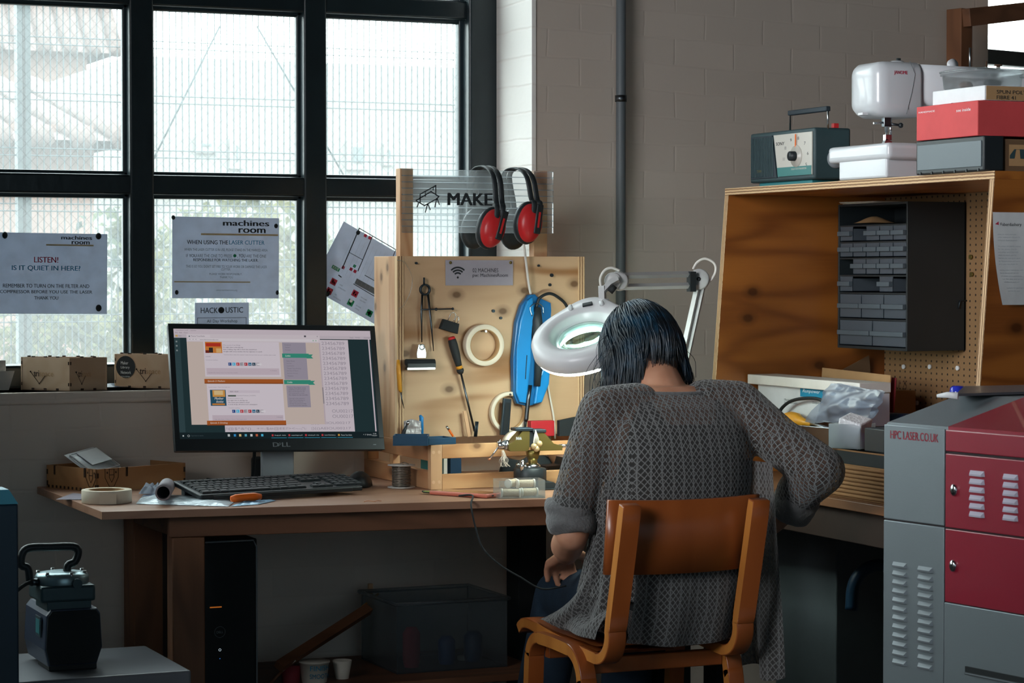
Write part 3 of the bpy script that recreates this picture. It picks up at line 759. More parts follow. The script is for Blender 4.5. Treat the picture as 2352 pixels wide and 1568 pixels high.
# the picture on the screen, measured in pixels of the flattened panel (0..1000 x 0..565)
SX0, SX1, SY0, SY1 = -MW/2+s_, MW/2-s_, lo, MH-t_
kx, ky = (SX1-SX0)/1000, (SY1-SY0)/565
b = B(Mm)
lay = [0]
def sr(x0, x1, y0, y1, c, k=.62, z=None):
    lay[0] += 1
    b.rect(SX0+x0*kx, SX0+x1*kx, SY1-y1*ky, SY1-y0*ky, scr(c, k), z=-.0008+lay[0]*.000004 if z is None else z)
def stx(s, x0, y0, h, c='#55525a', w=None, off=0, shear=0):
    lay[0] += 1
    X, Y = SX0+x0*kx, SY1-(y0+h)*ky
    if w: b.text(s, X, X+w*kx, Y, Y+h*ky, scr(c), z=-.0008+lay[0]*.000004, offset=off, shear=shear)
    else: b.text(s, X, X, Y, Y+h*ky, scr(c), z=-.0008+lay[0]*.000004, offset=off, fit=False, shear=shear)
PK, DKT = '#d9cbd4', '#2c4145'
sr(0, 1000, 0, 565, DKT, .5); sr(0, 1000, 0, 46, PK); stx('numbers.pdf - reader', 14, 5, 6, '#8a8088', 100); stx('File  Edit  View', 8, 17, 6, '#8a8088', 62)
sr(0, 1000, 30, 44, '#cfc3cc'); sr(8, 20, 32, 41, '#d9b06a'); stx('Open', 24, 34, 6, '#5a5560')
for s, x in (('Tools', 890), ('Fill & Sign', 920), ('Comment', 965)): stx(s, x, 34, 6, '#7a7480')
sr(0, 30, 46, 530, '#3d5459', .5); sr(985, 992, 46, 530, PK)
for y in (62, 84, 108): sr(8, 16, y, y+8, '#9aa6a8', .5)
sr(225, 880, 50, 530, '#ddd1da')
for k in range(14): stx('23456789', 742, 60+k*26.3, 17, '#aaa0ac', 118, -.0) if k < 13 else None
for k in range(2): stx('OU00217', 770, 60+(13+k)*27.3, 17, '#aaa0ac', 108)
for y in (478, 506): stx("!@$^&*()_ +=-$#@EE?><~-;'\\:", 232, y, 17, '#aaa0ac', 400); stx('|}{()AEIOU00217', 660, y, 17, '#aaa0ac', 200)
# browser window
sr(62, 735, 26, 492, '#d8c6bd'); sr(62, 735, 26, 66, '#dfd3da'); sr(66, 180, 30, 45, '#e6dbe2'); stx('Theme Tone Radio', 84, 34, 6, '#5a5560', 70); sr(74, 80, 35, 41, '#3f5a5e')
sr(70, 725, 48, 61, '#e8dfe5'); stx('www.themetoneradio.com', 128, 52, 6, '#77707a', 92); sr(655, 665, 28, 37, '#5d5a62')
for x in (76, 92, 106): stx('<', x, 51, 6, '#77707a')
stx('x', 720, 30, 6, '#77707a')
for x in (698, 712): sr(x, x+5, 52, 58, '#8fb79a')
sr(144, 524, 66, 246, '#e4d9e2'); sr(152, 516, 202, 236, '#d3c2cd')
sr(152, 236, 66, 124, '#d9863f'); sr(156, 230, 72, 90, '#c23a2a'); sr(170, 190, 96, 122, '#3a3030'); sr(206, 232, 100, 122, '#e7b87a'); sr(152, 170, 110, 124, '#7a2f24')
for i, (s, w) in enumerate((('[The sounds of rain falling]', 85), ("It's night time in the big city", 100), ('Rain is falling, fog rolls in from the waterfront', 168), ('A night shift nurse smokes the last cigarette in a pack', 194))):
    stx(s, 242, 80+i*11, 6.5, '#5c5761' if i else '#8a848e', w, .015 if i else 0)
stx('"Curious about what the weather looks like? Just look out your window, take a walk', 242, 130, 6, '#8a848e', 262); stx('outside."', 152, 139, 6, '#8a848e', 28); stx('Continue reading ...', 152, 158, 6, '#9a949e', 64)
ICO = (('#3b5998', 'f'), ('#5fc3e8', 't'), ('#c8434c', 'g'), ('#8c8890', '='), ('#c03a44', 'p'), ('#1f6f95', 'in'), ('#2f4a5e', 't.'), ('#b9b4bb', '-'))
def icons(x, y):
    for i, (c, s) in enumerate(ICO):
        sr(x+i*20, x+i*20+16, y, y+16, c); stx(s, x+i*20+4, y+4, 9, '#eee8ee')
icons(262, 173); stx('Tags: Bob Dylan, Stormy, Theme Tone Radio Hour, Weather', 158, 224, 5, '#9a8f9a', 150); stx('21 Replies', 470, 212, 5, '#8f8791', 34)
def banner(y, s):
    sr(138, 532, y, y+24, '#b5622f'); sr(138, 532, y+20, y+24, '#8a4522'); stx(s, 154, y+7, 10, '#ecdccf', 86, .01, .25)
banner(258, 'Episode 2: Mothers')
sr(148, 528, 284, 478, '#e6dbe4'); stx('Posted in Season 1, Theme Tone Radio Hour', 156, 298, 5, '#9a8f9a', 108)
sr(162, 240, 314, 396, '#2f5a70'); sr(174, 236, 316, 350, '#e0a050'); sr(182, 226, 318, 340, '#eacb94'); stx('Mother', 182, 352, 12, '#ece4dc', 46, .01, .3); stx('knits', 190, 368, 12, '#ece4dc', 36, .01, .3); sr(170, 232, 384, 392, '#d98a3c')
sr(252, 410, 316, 330, '#dccfda'); stx('00:01 / 02:30', 262, 320, 6, '#5c5761', 40)
for x in (312, 375): b.ball((SX0+x*kx, SY1-323*ky, -.0006), (.0018, .0018, .0001), scr('#3f8fd0'), 8, 4)
sr(250, 290, 341, 348, '#4d5c50'); stx('Standard Podcast [ 2:30:00 ]', 294, 341, 6, '#8a848e', 95)
for i, (s, w) in enumerate((('[Sounds of a crowd in a city]', 75), ("It's night time in the big city", 98), ('The moon goes behind a cloud', 106), ("A truck drops off tomorrow's newspapers", 146))):
    stx(s, 248, 355+i*10.5, 6.5, '#5c5761' if i else '#8a848e', w, .015 if i else 0)
stx('Continue reading ...', 250, 404, 6, '#9a949e', 60); icons(266, 416)
sr(166, 520, 444, 474, '#d3c2cd'); stx('Tags: Bob Dylan, Mothers, Theme Tone Radio Hour', 176, 463, 5, '#9a8f9a', 160); stx('3 Comments', 486, 452, 5, '#8f8791', 30)
banner(484-12, 'Episode 3: Drinking')
sr(540, 660, 66, 260, '#a79fae'); sr(546, 664, 290, 404, '#a79fae')
for y, s in ((124, 'Links'), (262, 'Credits')):
    sr(536, 672, y, y+22, '#3f9a84'); b.poly([(SX0+x*kx, SY1-v*ky, -.0003) for x, v in ((660, y+4), (694, y+4), (684, y+14), (694, y+25), (660, y+25))], scr('#3f9a84')); stx(s, 552, y+7, 9, '#e0ecE6', 26, .01, .2)
for i, s in enumerate(('Facebook', 'Twitter', 'Youtube')): stx(s, 552, 76+i*13, 6, '#7d7785')
for i, s in enumerate(('Radio Shows', 'Bob Dylan', 'Expecting Rain', 'Theme Time Archive', 'Bob Dylan UK Boards', 'Bob Dylan Who Said', 'Website')): stx(s, 556, 160+i*13, 6, '#7d7785')
for i, s in enumerate(('Theme Tone Radio wants', 'thoughtfully provided by the good', 'folks at the Bob Dylan Fan Club', "That's always grateful, as always", 'Our thanks for the kind info.', '', 'If you wish to hear some more', 'Theme Tone broadcasting, we', 'highly recommend that you', 'download the podcast, providing', 'a soundtrack & further exploration')):
    if s: stx(s, 556, 300+i*9.2, 6, '#5c5866')
sr(728, 734, 66, 492, '#cbbcc6'); sr(728, 734, 300, 385, '#9a929c')
# task bar
sr(0, 1000, 532, 565, '#1d2a2e', .6); sr(14, 21, 545, 552, '#cfd6d8'); stx('O', 38, 543, 11, '#cfd6d8'); stx('Type here to search', 55, 545, 7, '#4f5f64')
for x, c in ((236, '#cfd6d8'), (266, '#3f9ad8'), (292, '#e6c98a'), (320, '#5fb3d0'), (348, '#e0e4e6'), (375, '#d06a4a'), (402, '#57c3e8')): sr(x, x+11, 541, 553, c)
for i, s in enumerate(('Dough.pdf - Adobe', 'copenhagen.pdf', 'helvede.pdf - Ado', 'LaserAlphabet.p', 'Theme Tone Radio')):
    x = 452+i*84; sr(x, x+78, 560, 562, '#3fa9c8'); sr(x+3, x+12, 543, 553, '#c8434c' if i < 4 else '#d8a04a'); stx(s, x+18, 545, 7, '#cfd6d8', 56)
stx('^ 7 ENG', 920, 544, 7, '#cfd6d8', 44); stx('15:48', 972, 539, 6, '#cfd6d8'); stx('14/06/2017', 966, 549, 6, '#cfd6d8', 26)
b.build('screen', mon, recalc=False)
b = B()
pr = [(.095, .006), (.072, .010), (.050, .055), (.028, .088), (.022, .13), (.022, .22), (.004, .22), (.004, .13), (-.012, .09), (-.004, .055), (-.004, .010)]
b.box(-.042, .042, .015, .028, .008, .135, 'grey_plastic', .004)
b.prism([(-.042, 0), (.042, 0), (.070, .05), (.070, .17), (-.05, .17), (-.05, .05)], 0, .014, 'grey_plastic', M=TR(0, .024, .105) @ RX(90-8), bev=.003)
b.build('stand_neck', mon)
b = B(); b.box(-.12, .12, -.045, .14, .0005, .010, 'black_plastic', .004); b.build('stand_base', mon)
def wcable(name, label, pts, r, m, cat='cable', **kw):
    b = B(); P = smoothpts(pts, 8); c = P[0]; b.M = Matrix.Translation(-c); b.tube(P, r, m, 8)
    o = b.build(name, loc=c); return tag(o, label, cat, **kw)
c = mon.location
wcable('monitor_cable', 'thick black monitor cable hanging left of the monitor neck', [at(585, 1010, Y=5.75), at(584, 1050, Y=5.76), at(580, 1095, Y=5.78), Vector((at(578, 1100, Y=5.78).x, 5.80, ZD+.006)), Vector((1.80, 5.84, ZD+.006))], .0045, 'black_plastic')
wcable('monitor_lead', 'thinner black lead close beside the monitor neck', [at(600, 1010, Y=5.76), at(602, 1050, Y=5.76), at(608, 1082, Y=5.76), Vector((at(606, 1100, Y=5.77).x, 5.77, ZD+.004)), Vector((1.88, 5.85, ZD+.004))], .003, 'black_plastic')
c = at(598, 1108, Z=ZD); c = at(600, 1092, Y=5.80)
t = thing('power_brick', 'small black rounded adaptor standing behind the monitor neck', 'adaptor', (c.x, 5.83, ZD))
b = B(); b.box(-.016, .016, -.012, .012, .0005, .062, 'black_plastic', .01, seg=3); b.build('body', t)

# ------------------------------------------------------------------ keyboard and mouse
KA, KB = at(461, 1145, Z=ZD+.012), at(833, 1123, Z=ZD+.012)
kd = (KB-KA); kd.z = 0; KL = kd.length; ka = math.atan2(kd.y, kd.x)
kb = thing('keyboard', 'flat black computer keyboard lying in front of the monitor', 'keyboard', (KA.x, KA.y, ZD), ka)
KDP = .150; SL = 9.0
Mk = TR(0, 0, .008) @ RX(SL)
b = B(Mk); b.box(0, KL, 0, KDP, 0, .012, 'black_plastic', .004); b.build('case', kb)
rows = [(.012, [(1.25,)]+[(1.25,)]*2+[(5.5,)]+[(1.25,)]*4, 15), (.030, None, 12), (.048, None, 13), (.066, None, 14), (.084, None, 15), (.110, None, 15)]
keys = B(Mk); u_ = .0187
def key(x, y, w, h=.0155):
    keys.prism([(x, y), (x+w-.002, y), (x+w-.002, y+h), (x, y+h)], .012, .0155, 'dark_plastic')
    keys.box(x+.0015, x+w-.0035, y+.0015, y+h-.001, .0155, .0168, 'dark_plastic')
for r_, ws in enumerate(([1.25, 1.25, 1.25, 5.9, 1.25, 1.25, 1.25, 1.25], [1.4]+[1]*11+[2.2], [1.8]+[1]*11+[1.9], [1.5]+[1]*12+[1.3], [1]*13+[1.7], [1.0]*4+[.96]*11)):
    x = .010; y = .012+r_*.0195+(.004 if r_ == 5 else 0)
    for w in ws:
        key(x, y, w*u_); x += w*u_
for r_ in range(6):
    y = .012+r_*.0195+(.004 if r_ == 5 else 0)
    for k in range(3):
        if (r_ in (3, 4, 5)) or r_ == 0 or (r_ == 1 and k == 1): key(.300+k*u_, y, u_)
    for k in range(4):
        if r_ < 5: key(.364+k*u_, y, u_)
keys.build('keys', kb)
for x in (.02, KL-.04):
    b = B(); b.box(x, x+.02, KDP-.03, KDP-.01, .0005, .030, 'black_plastic', .002); b.build('riser_foot', kb)
b = B(Mk); b.box(.03, KL-.03, -.003, 0, .001, .010, 'black_plastic', .001); b.build('front_lip', kb)
wcable('keyboard_cable', 'thin black keyboard cable looping on the desk behind the keyboard', [Vector((KA.x, KA.y, 0))+Vector((.12, .20, ZD+.02)), at(560, 1098, Z=ZD+.03), at(545, 1104, Z=ZD+.004), at(500, 1101, Z=ZD+.004), at(470, 1098, Z=ZD+.004)], .0018, 'black_plastic')
c = at(835, 1122, Z=ZD)
ms = thing('computer_mouse', 'black computer mouse at the right end of the keyboard', 'mouse', (c.x+.012, c.y+.062, ZD), R(-30))
b = B(); rr = []
for k in range(13):
    v = k/12; y = -.056+.112*v; w = .031*math.sqrt(max(.02, 1-(2*v-1)**4))*(1-.08*v); h = .038*math.sqrt(max(.02, 1-((2*v-.9)/1.12)**2))
    rr.append([(w*math.cos(a*math.pi/10), y, .001+h*max(0, math.sin(a*math.pi/10))) for a in range(11)]+[(w*.8, y, .001), (-w*.8, y, .001)][::1][1:]+[(w*.8, y, .001)])
b.loft(rr, 'black_plastic'); b.build('shell', ms)
b = B(); b.cyl((-.003, .026, .031), (.003, .026, .031), .005, 'rubber', n=14); b.build('scroll_wheel', ms)
# white slip of paper on the monitor foot
c = at(632, 1103, Z=ZD+.0115); c.y = min(c.y, mon.location.y-.02)
b = B(); b.box(-.03, .03, -.012, .012, 0, .0025, 'warm_white', M=RZ(-12)); tag(b.build('paper_slip', loc=(c.x, mon.location.y-.012, ZD+.0105)), 'small white slip lying on the foot of the monitor', 'paper')

# ------------------------------------------------------------------ wooden tray at the left of the desk
p0, p1, p2 = at(118, 1102, Z=ZD), at(222, 1131, Z=ZD), at(426, 1114, Z=ZD)
u = p2-p1; u.z = 0; WL = u.length; ta = math.atan2(u.y, u.x); v_ = p0-p1; v_.z = 0; 
n_ = Vector((-u.y, u.x, 0)).normalized(); WD = v_.dot(n_)
skew = v_.dot(u.normalized())
tray = thing('wooden_tray', 'laser-cut wooden tray with finger joints and stencilled motifs on the desk', 'tray', (p1.x, p1.y, ZD), ta)
TH = .056; WD = min(WD, YI-.03-p1.y)
wood('tray_ply', '#b98858', '#8d5f38', 'X', 2.0, 5, .6, contrast=.35)
def tray_side(nm, x0, y0, x1, y1, motif=None, slots=()):
    a = Vector((x0, y0, 0)); d = Vector((x1, y1, 0))-a; l = d.length; M = frame(a, d, (0, 0, 1)); b = B(M)
    b.box(0, l, 0, TH, -.004, 0, 'tray_ply', .0004)
    for k in range(int(l/.016)): b.box(.006+k*.016, .012+k*.016, .0015, .008, -.001, .0007, 'burn') if nm == 'end_panel' else None
    for z in (.012, .04):
        for x in (.001, l-.006): b.box(x, x+.005, z-.006, z+.006, -.001, .0008, 'burn')
    for x in slots: b.box(x, x+.006, TH-.022, TH+.0006, -.0045, .0008, 'burn')
    if motif:
        for cx in motif:
            for pts in ([(-.020, TH), (-.020, .034), (-.007, .012), (.007, .012), (.020, .034), (.020, TH)], [(-.007, TH-.002), (-.007, .034), (0, .022), (.007, .034), (.007, TH-.002), (-.009, TH-.002)], [(-.007, .040), (.007, .040)]):
                b.tube([(cx+x, y, .0004) for x, y in pts], .0008, 'burn', 4)
            for s in (-.013, .013): b.ball((cx+s, TH-.010, .0003), (.002, .003, .0006), 'burn', 8, 5)
    b.build(nm, tray)
tray_side('front_panel', 0, 0, WL, 0, (.045,), (.088,)); tray_side('end_panel', 0, WD, 0, 0, (WD-.022,), (.03, WD-.05))
tray_side('end_panel', WL, 0, WL, WD); tray_side('back_panel', WL, WD, 0, WD)
b = B(); b.box(.004, WL-.004, .004, WD-.004, .003, .006, 'tray_ply'); b.build('tray_base', tray)
for x in (WL*.42, WL*.70):
    b = B(); b.box(x, x+.003, .004, WD-.004, .006, .042, 'tray_ply'); b.build('divider', tray)
Mt = Matrix.Translation(tray.location) @ RZ(math.degrees(ta))
def in_tray(x, y, z): return Mt @ Vector((x, y, z))
o = in_tray(WL*.24, WD*.5, .052)
b = B(TR(0, 0, .012) @ RX(30) @ RY(-8)); b.box(-.055, .055, -.05, .05, 0, .002, 'white_plastic', .0008); b.box(-.05, .05, -.045, .04, .002, .010, 'clear_plastic', .002)
b.box(-.03, .045, -.02, .035, .0105, .012, 'white_ink', .0005)
tag(b.build('blister_packet', loc=o, rot=(0, 0, ta+.3)), 'clear and white blister packet lying across the left part of the wooden tray', 'packet')
o = in_tray(WL*.50, WD*.62, .036)
b = B(RX(8) @ RY(14)); b.box(-.04, .07, -.022, .022, 0, .014, 'dark_plastic', .003); b.cyl((-.01, 0, .013), (-.01, 0, .023), .006, 'steel', n=14)
tag(b.build('dark_gadget', loc=o, rot=(0, 0, ta-.2)), 'dark flat gadget with a metal knob lying in the wooden tray', 'gadget')

# ------------------------------------------------------------------ loose things at the front left of the desk
c = at(258, 1158, Z=ZD)
tape = thing('tape_roll', 'wide cream masking tape roll lying on the front left of the desk', 'tape', (c.x, c.y+.052, ZD))
b = B(); b.ring(.041, .0575, .0005, .030, 'masking_tape', 48, bev=.001); b.build('tape', tape)
b = B(); b.ring(.0385, .041, .001, .0295, 'card', 48); b.build('core', tape)
b = B(); b.grid(lambda u, v: (.058*math.cos(-2.1+.6*u)+.003*u, .0585*math.sin(-2.1+.6*u)-.003*u*u, .001+.028*v*(1-.2*u)), 10, 4, 'masking_tape'); b.build('loose_end', tape)
# flat plastic packets
Zp = ZD
def foil(name, label, pxs, m, h=.006, seed=0, cat='packet', dz=.001):
    P = [at(*p, Z=ZD+dz) for p in pxs]; c = sum(P, Vector())/4; c.z = ZD+dz
    b = B(); 
    def fn(u, v):
        q = (P[0]*(1-u)+P[1]*u)*(1-v)+(P[3]*(1-u)+P[2]*u)*v-c
        e = min(u, 1-u, v, 1-v); k = min(1, e*6)
        return (q.x, q.y, k*h*(.8+.5*mnoise.noise((u*7+seed, v*5, 1)))+.0004)
    b.grid(fn, 34, 20, m); b.grid(lambda u, v: (*fn(u, v)[:2], .0002), 4, 4, m, False)
    return tag(b.build(name, loc=c), label, cat)
mat('silver_film', '#d3e2ea', .25, .15, bump=.8, bscale=70); mat('blue_film', '#6fa9cc', .25, .1, bump=.5, bscale=60)
foil('silver_packet', 'long shiny silver and white plastic packet along the front edge of the desk', ((312, 1157), (525, 1163), (540, 1150), (330, 1136)), 'silver_film', .010, 2)
foil('clear_bag', 'crumpled clear plastic bag between the tape roll and the cardboard tube', ((318, 1134), (372, 1134), (372, 1121), (330, 1121)), 'thin_film', .016, 5, 'bag', .009)
foil('blue_packet', 'blue and white pointed packet under the orange handle', ((529, 1163), (595, 1158), (636, 1149), (560, 1152)), 'blue_film', .005, 8)
mat('violet_board', '#8d8592', .5)
foil('grey_card', 'thin grey translucent sheet poking out over the desk edge left of the tape roll', ((128, 1147), (196, 1147), (206, 1136), (168, 1132)), 'violet_board', .0012, 3, 'card')
c = at(375, 1150, Z=ZD+.012); c2 = at(397, 1110, Z=ZD+.012)
d = (c2-c); d.z = 0; d.normalize()
tb = thing('cardboard_tube', 'short grey tube lying on the packets beside the keyboard', 'tube', (c.x, c.y, ZD+.012))
mat('grey_card', '#8f8a90', .6, vary=.08)
b = B(); M = frame((0, 0, .0185), d.cross(Vector((0, 0, 1))), (0, 0, 1))
q = Vector((0, 0, .0185)).to_track_quat('Z', 'Y'); Mq = d.to_track_quat('Z', 'Y').to_matrix().to_4x4(); Mq.translation = (0, 0, .0185)
b.ring(.0145, .0182, 0, .175, 'grey_card', 28, Mq); b.build('tube_wall', tb)
b = B(); b.lathe([(.0143, .05), (.0001, .051)], 'matt_black', 24, Mq, cap=False); b.build('bore_disc', tb)  # black disc across the bore, part way along the tube
c = at(563, 1150, Z=ZD+.007)
kn = thing('craft_knife', 'orange plastic handle lying on the blue packet by the desk edge', 'knife', (c.x, c.y, ZD+.0065), R(8))
b = B(); b.tube([(-.036, 0, .007), (-.025, -.002, .008), (0, 0, .009), (.022, .001, .009), (.04, 0, .008)], [.006, .0085, .0085, .009, .006], 'orange_plastic', 12, flat=1.2); b.build('handle', kn)
b = B(); b.box(-.02, .02, .006, .0085, .002, .006, 'steel'); b.build('blade', kn)
c = at(855, 1152, Z=ZD)
b = B(); b.tube(smoothpts([(-.02, 0, .001), (-.008, .004, .002), (.004, -.004, .001), (.014, .002, .002), (.022, -.002, .001)], 5), .0009, 'copper', 6)
tag(b.build('copper_offcut', loc=c), 'tiny twist of copper wire on the bare middle of the desk', 'wire')
# ------------------------------------------------------------------ timber base rack and tool board
XB0 = 2.150; YB = 5.645                         # left side and front face of the upright board
rf = at(1000, 1125, Z=ZD)                        # front left bottom corner of the rack
RKX0, RKY0, RKX1, RKY1 = rf.x-.012, rf.y, rf.x+.545, YI-.02
RKZ = .860
rack = thing('timber_rack', 'low open pine rack on the desk carrying the tool board', 'rack', (RKX0, RKY0, ZD))
def rail(nm, x0, x1, y0, y1, z0, z1, m):
    b = WB(rack); b.box(x0, x1, y0, y1, z0, z1, m, .0015); return b.build(nm, rack)
T_ = .020
def zpx(py, d): return ZC-(py-625)/5500*d
rail('front_rail', RKX0+.030, RKX1, RKY0, RKY0+T_, ZD+.0005, ZD+.037, 'pine'); rail('front_rail', RKX0+.030, RKX1, RKY0, RKY0+T_, RKZ-.034, RKZ, 'pine')
rail('corner_post', RKX0, RKX0+.030, RKY0, RKY0+T_, ZD+.0005, RKZ, 'pine_up')
rail('side_rail', RKX0, RKX0+T_, RKY0+T_, RKY1, ZD+.0005, ZD+.044, 'pine_deep'); rail('side_rail', RKX0, RKX0+T_, RKY0+T_, RKY1, RKZ-.040, RKZ, 'pine_deep')
rail('corner_post', RKX0, RKX0+.03, RKY1-.03, RKY1, ZD+.044, RKZ-.04, 'pine_up'); rail('corner_post', RKX0, RKX0+.02, RKY0+.26, RKY0+.285, ZD+.044, RKZ-.04, 'pine_up')
rail('side_rail', RKX1-T_, RKX1, RKY0+T_, RKY1, ZD+.0005, ZD+.044, 'pine_deep'); rail('side_rail', RKX1-T_, RKX1, RKY0+T_, RKY1, RKZ-.040, RKZ, 'pine_deep')
rail('corner_post', RKX1-.03, RKX1, RKY0+T_, RKY0+.05, ZD+.044, RKZ-.04, 'pine_up')
mat('dowel', '#dcb48c', .7)
for z in (ZD+.019, RKZ-.018):
    for x in (RKX0+.007, RKX0+.022):
        b = WB(rack); b.cyl((x, RKY0+.004, z), (x, RKY0-.0006, z), .0042, 'dowel', n=14); b.build('dowel_plug', rack)
# board cabinet
bl = at(912, 588, Y=YB); br_ = at(1343, 588, Y=YB); BT = bl.z; XB1 = br_.x
board = thing('tool_board', 'upright plywood tool board with hanging tools and posts behind', 'board', (XB0, YB, RKZ))
b = WB(board); b.box(XB0+.018, XB1-.018, YB+.002, YB+.018, RKZ+.0005, BT, 'plywood'); b.build('front_panel', board)
b = WB(board); b.box(XB0, XB0+.018, YB, YB+.016, RKZ+.0005, BT, 'ply_edge_x'); b.build('panel_edge', board)
b = WB(board); b.box(XB1-.018, XB1, YB, YB+.016, RKZ+.0005, BT, 'ply_edge_x'); b.build('panel_edge', board)
b = WB(board); b.box(XB0, XB0+.016, YB+.017, YB+.165, RKZ+.0005, BT, 'pine_up', .001); b.build('side_board', board)
b = WB(board); b.box(XB1-.016, XB1, YB+.017, YB+.165, RKZ+.0005, BT, 'pine_up', .001); b.build('side_board', board)
pz = at(935, 388, Y=YB+.06).z
for px0, px1 in ((919, 949), (1226, 1257)):
    a, c = at(px0, 480, Y=YB+.03), at(px1, 480, Y=YB+.03)
    b = WB(board); b.box(a.x, c.x, YB+.03, YB+.06, BT-.25, pz, 'dark_timber_up' if 0 else 'pine_up', .001); b.build('post', board)
# screws and pegs
for px, py, r in ((1236, 610, .003), (1266, 632, .0045), (1262, 654, .0038), (955, 604, .003), (1132, 714, .004), (1149, 730, .0035)):
    c = at(px, py, Y=YB+.002)
    b = WB(board); b.cyl(c, c-Vector((0, .006, 0)), r, 'blued_steel', n=12); b.build('screw_peg', board)
# corrugated clear sheet with the MAKE sign
YS = YB+.024
p0, p1 = at(924, 388, Y=YS), at(1271, 536, Y=YS)
b = WB(board); ht = p0.z-p1.z
b.box(p0.x, p1.x, YS-.0008, YS+.0058, p1.z, p0.z, 'sheet_plastic')
nfl = 10
for k in range(nfl+1):
    z = p1.z+ht*k/nfl; b.box(p0.x, p1.x, YS, YS+.005, max(p1.z, z-.0012), min(p0.z, z+.0012), 'milky_plastic')
b.build('corrugated_sheet', board, recalc=False)
Ms = frame((0, YS-.0012, 0), (1, 0, 0), (0, 0, 1))
def S(px, py): q = at(px, py, Y=YS-.0012); return (q.x, q.z)
b = WB(board); b.M = b.M @ Ms
a, c = S(1029, 471), S(1130, 444); b.text('MAKE', a[0], c[0], a[1], c[1], 'black_ink', offset=.035)
b.build('lettering', board, recalc=False); b = WB(board); b.M = b.M @ Ms
def stroke(pts, w=.0028):
    P = [S(*p) for p in pts]
    for p, q in zip(P, P[1:]):
        p, q = Vector(p), Vector(q); d = (q-p).normalized(); n = Vector((-d.y, d.x))*w/2; e = d*w/2
        b.poly([(v.x, v.y, 0) for v in (p-n-e, q-n+e, q+n+e, p+n-e)], 'black_ink')
stroke([(956, 460), (990, 440), (1008, 451), (1004, 456), (975, 472), (956, 461)]); stroke([(965, 466), (965, 446), (1001, 426), (1001, 444)])
stroke([(977, 440), (977, 451)], .0022); stroke([(995, 430), (995, 436)], .0022)
for p in (((961, 467), (958, 475)), ((982, 469), (977, 487)), ((983, 469), (988, 481)), ((1003, 456), (999, 475)), ((1004, 456), (1009, 469))): stroke(p)
b.build('emblem', board, recalc=False)
# wifi notice in a clear sleeve
YN = YB-.0005
p0, p1 = at(1023, 597, Y=YN), at(1178, 655, Y=YN); nw, nh = p1.x-p0.x, p0.z-p1.z
nt_ = thing('wifi_notice', 'laminated wifi notice pinned near the top of the tool board', 'notice', ((p0.x+p1.x)/2, YN, (p0.z+p1.z)/2)); nt_.rotation_euler = (R(90), 0, 0)
mat('grey_paper', '#a7a2ab', .35, vary=.05, coat=.4)
b = B(); b.box(-nw/2, nw/2, -nh/2, nh/2, 0, .0008, 'grey_paper'); b.build('sheet', nt_)
def Nn(px, py): q = at(px, py, Y=YN); return (q.x-(p0.x+p1.x)/2, q.z-(p0.z+p1.z)/2)
b = B(); cx, cy = Nn(1051, 637)
b.poly([(cx+.0028*math.cos(k*.4), cy+.0028*math.sin(k*.4), .0014) for k in range(16)], 'black_ink')
for r_ in (.0095, .0165, .0235):
    P = [(cx+r_*math.cos(a), cy+r_*math.sin(a)) for a in [R(45+9*k) for k in range(11)]]; Q = [(cx+(r_+.0042)*math.cos(a), cy+(r_+.0042)*math.sin(a)) for a in [R(45+9*k) for k in range(11)]]
    for k in range(10): b.poly([(*P[k], .0014), (*P[k+1], .0014), (*Q[k+1], .0014), (*Q[k], .0014)], 'black_ink')
a, c = Nn(1085, 625), Nn(1144, 616); b.text('02 MACHINES', a[0], c[0], a[1], c[1], 'black_ink', z=.0014)
a, c = Nn(1085, 638), Nn(1166, 628); b.text('pw: MachinesRoom', a[0], c[0], a[1], c[1], 'black_ink', z=.0014, offset=.006)
b.build('lettering', nt_, recalc=False)
for px in (1034, 1172):
    x, y = Nn(px, 603); b = B(); b.ball((x, y, .002), (.004, .004, .003), 'brass', 10, 6); b.build('pin', nt_)

# ------------------------------------------------------------------ tools hanging on the board
YH = YB-.002
def hang(name, label, cat, px, py, off=.0):
    c = at(px, py, Y=YH-off); return thing(name, label, cat, c)
def PT(px, py, off=.01): return at(px, py, Y=YH-off)
# dividers
t = hang('dividers', 'steel spring dividers hanging point down on the tool board', 'dividers', 974, 665)
b = WB(t); ri = PT(976, 665, .006); M = TR(*ri) @ RX(90); b.ring(.0105, .0145, -.004, .004, 'blued_steel', 24, M); b.build('spring_bow', t)
b = WB(t); b.cyl(PT(974, 652, .006), PT(974, 637, .006), .0026, 'blued_steel', n=10); b.build('handle_stem', t)
for pts, r in ([(970, 676), (968, 720), (969, 786)], [.004, .004, .0018]), ([(983, 674), (990, 740), (996, 806)], [.004, .004, .0012]):
    b = WB(t); b.tube([PT(x, y, .006) for x, y in pts], r, 'dark_steel', 6, flat=.7); b.build('leg', t)
b = WB(t); b.cyl(PT(966, 711, .008), PT(1040, 709, .008), .0018, 'blued_steel', n=8)
b.ball(PT(1002, 710, .008), .0042, 'blued_steel', 10, 6); b.ball(PT(1040, 709, .008), .0036, 'blued_steel', 10, 6); b.build('adjusting_screw', t)
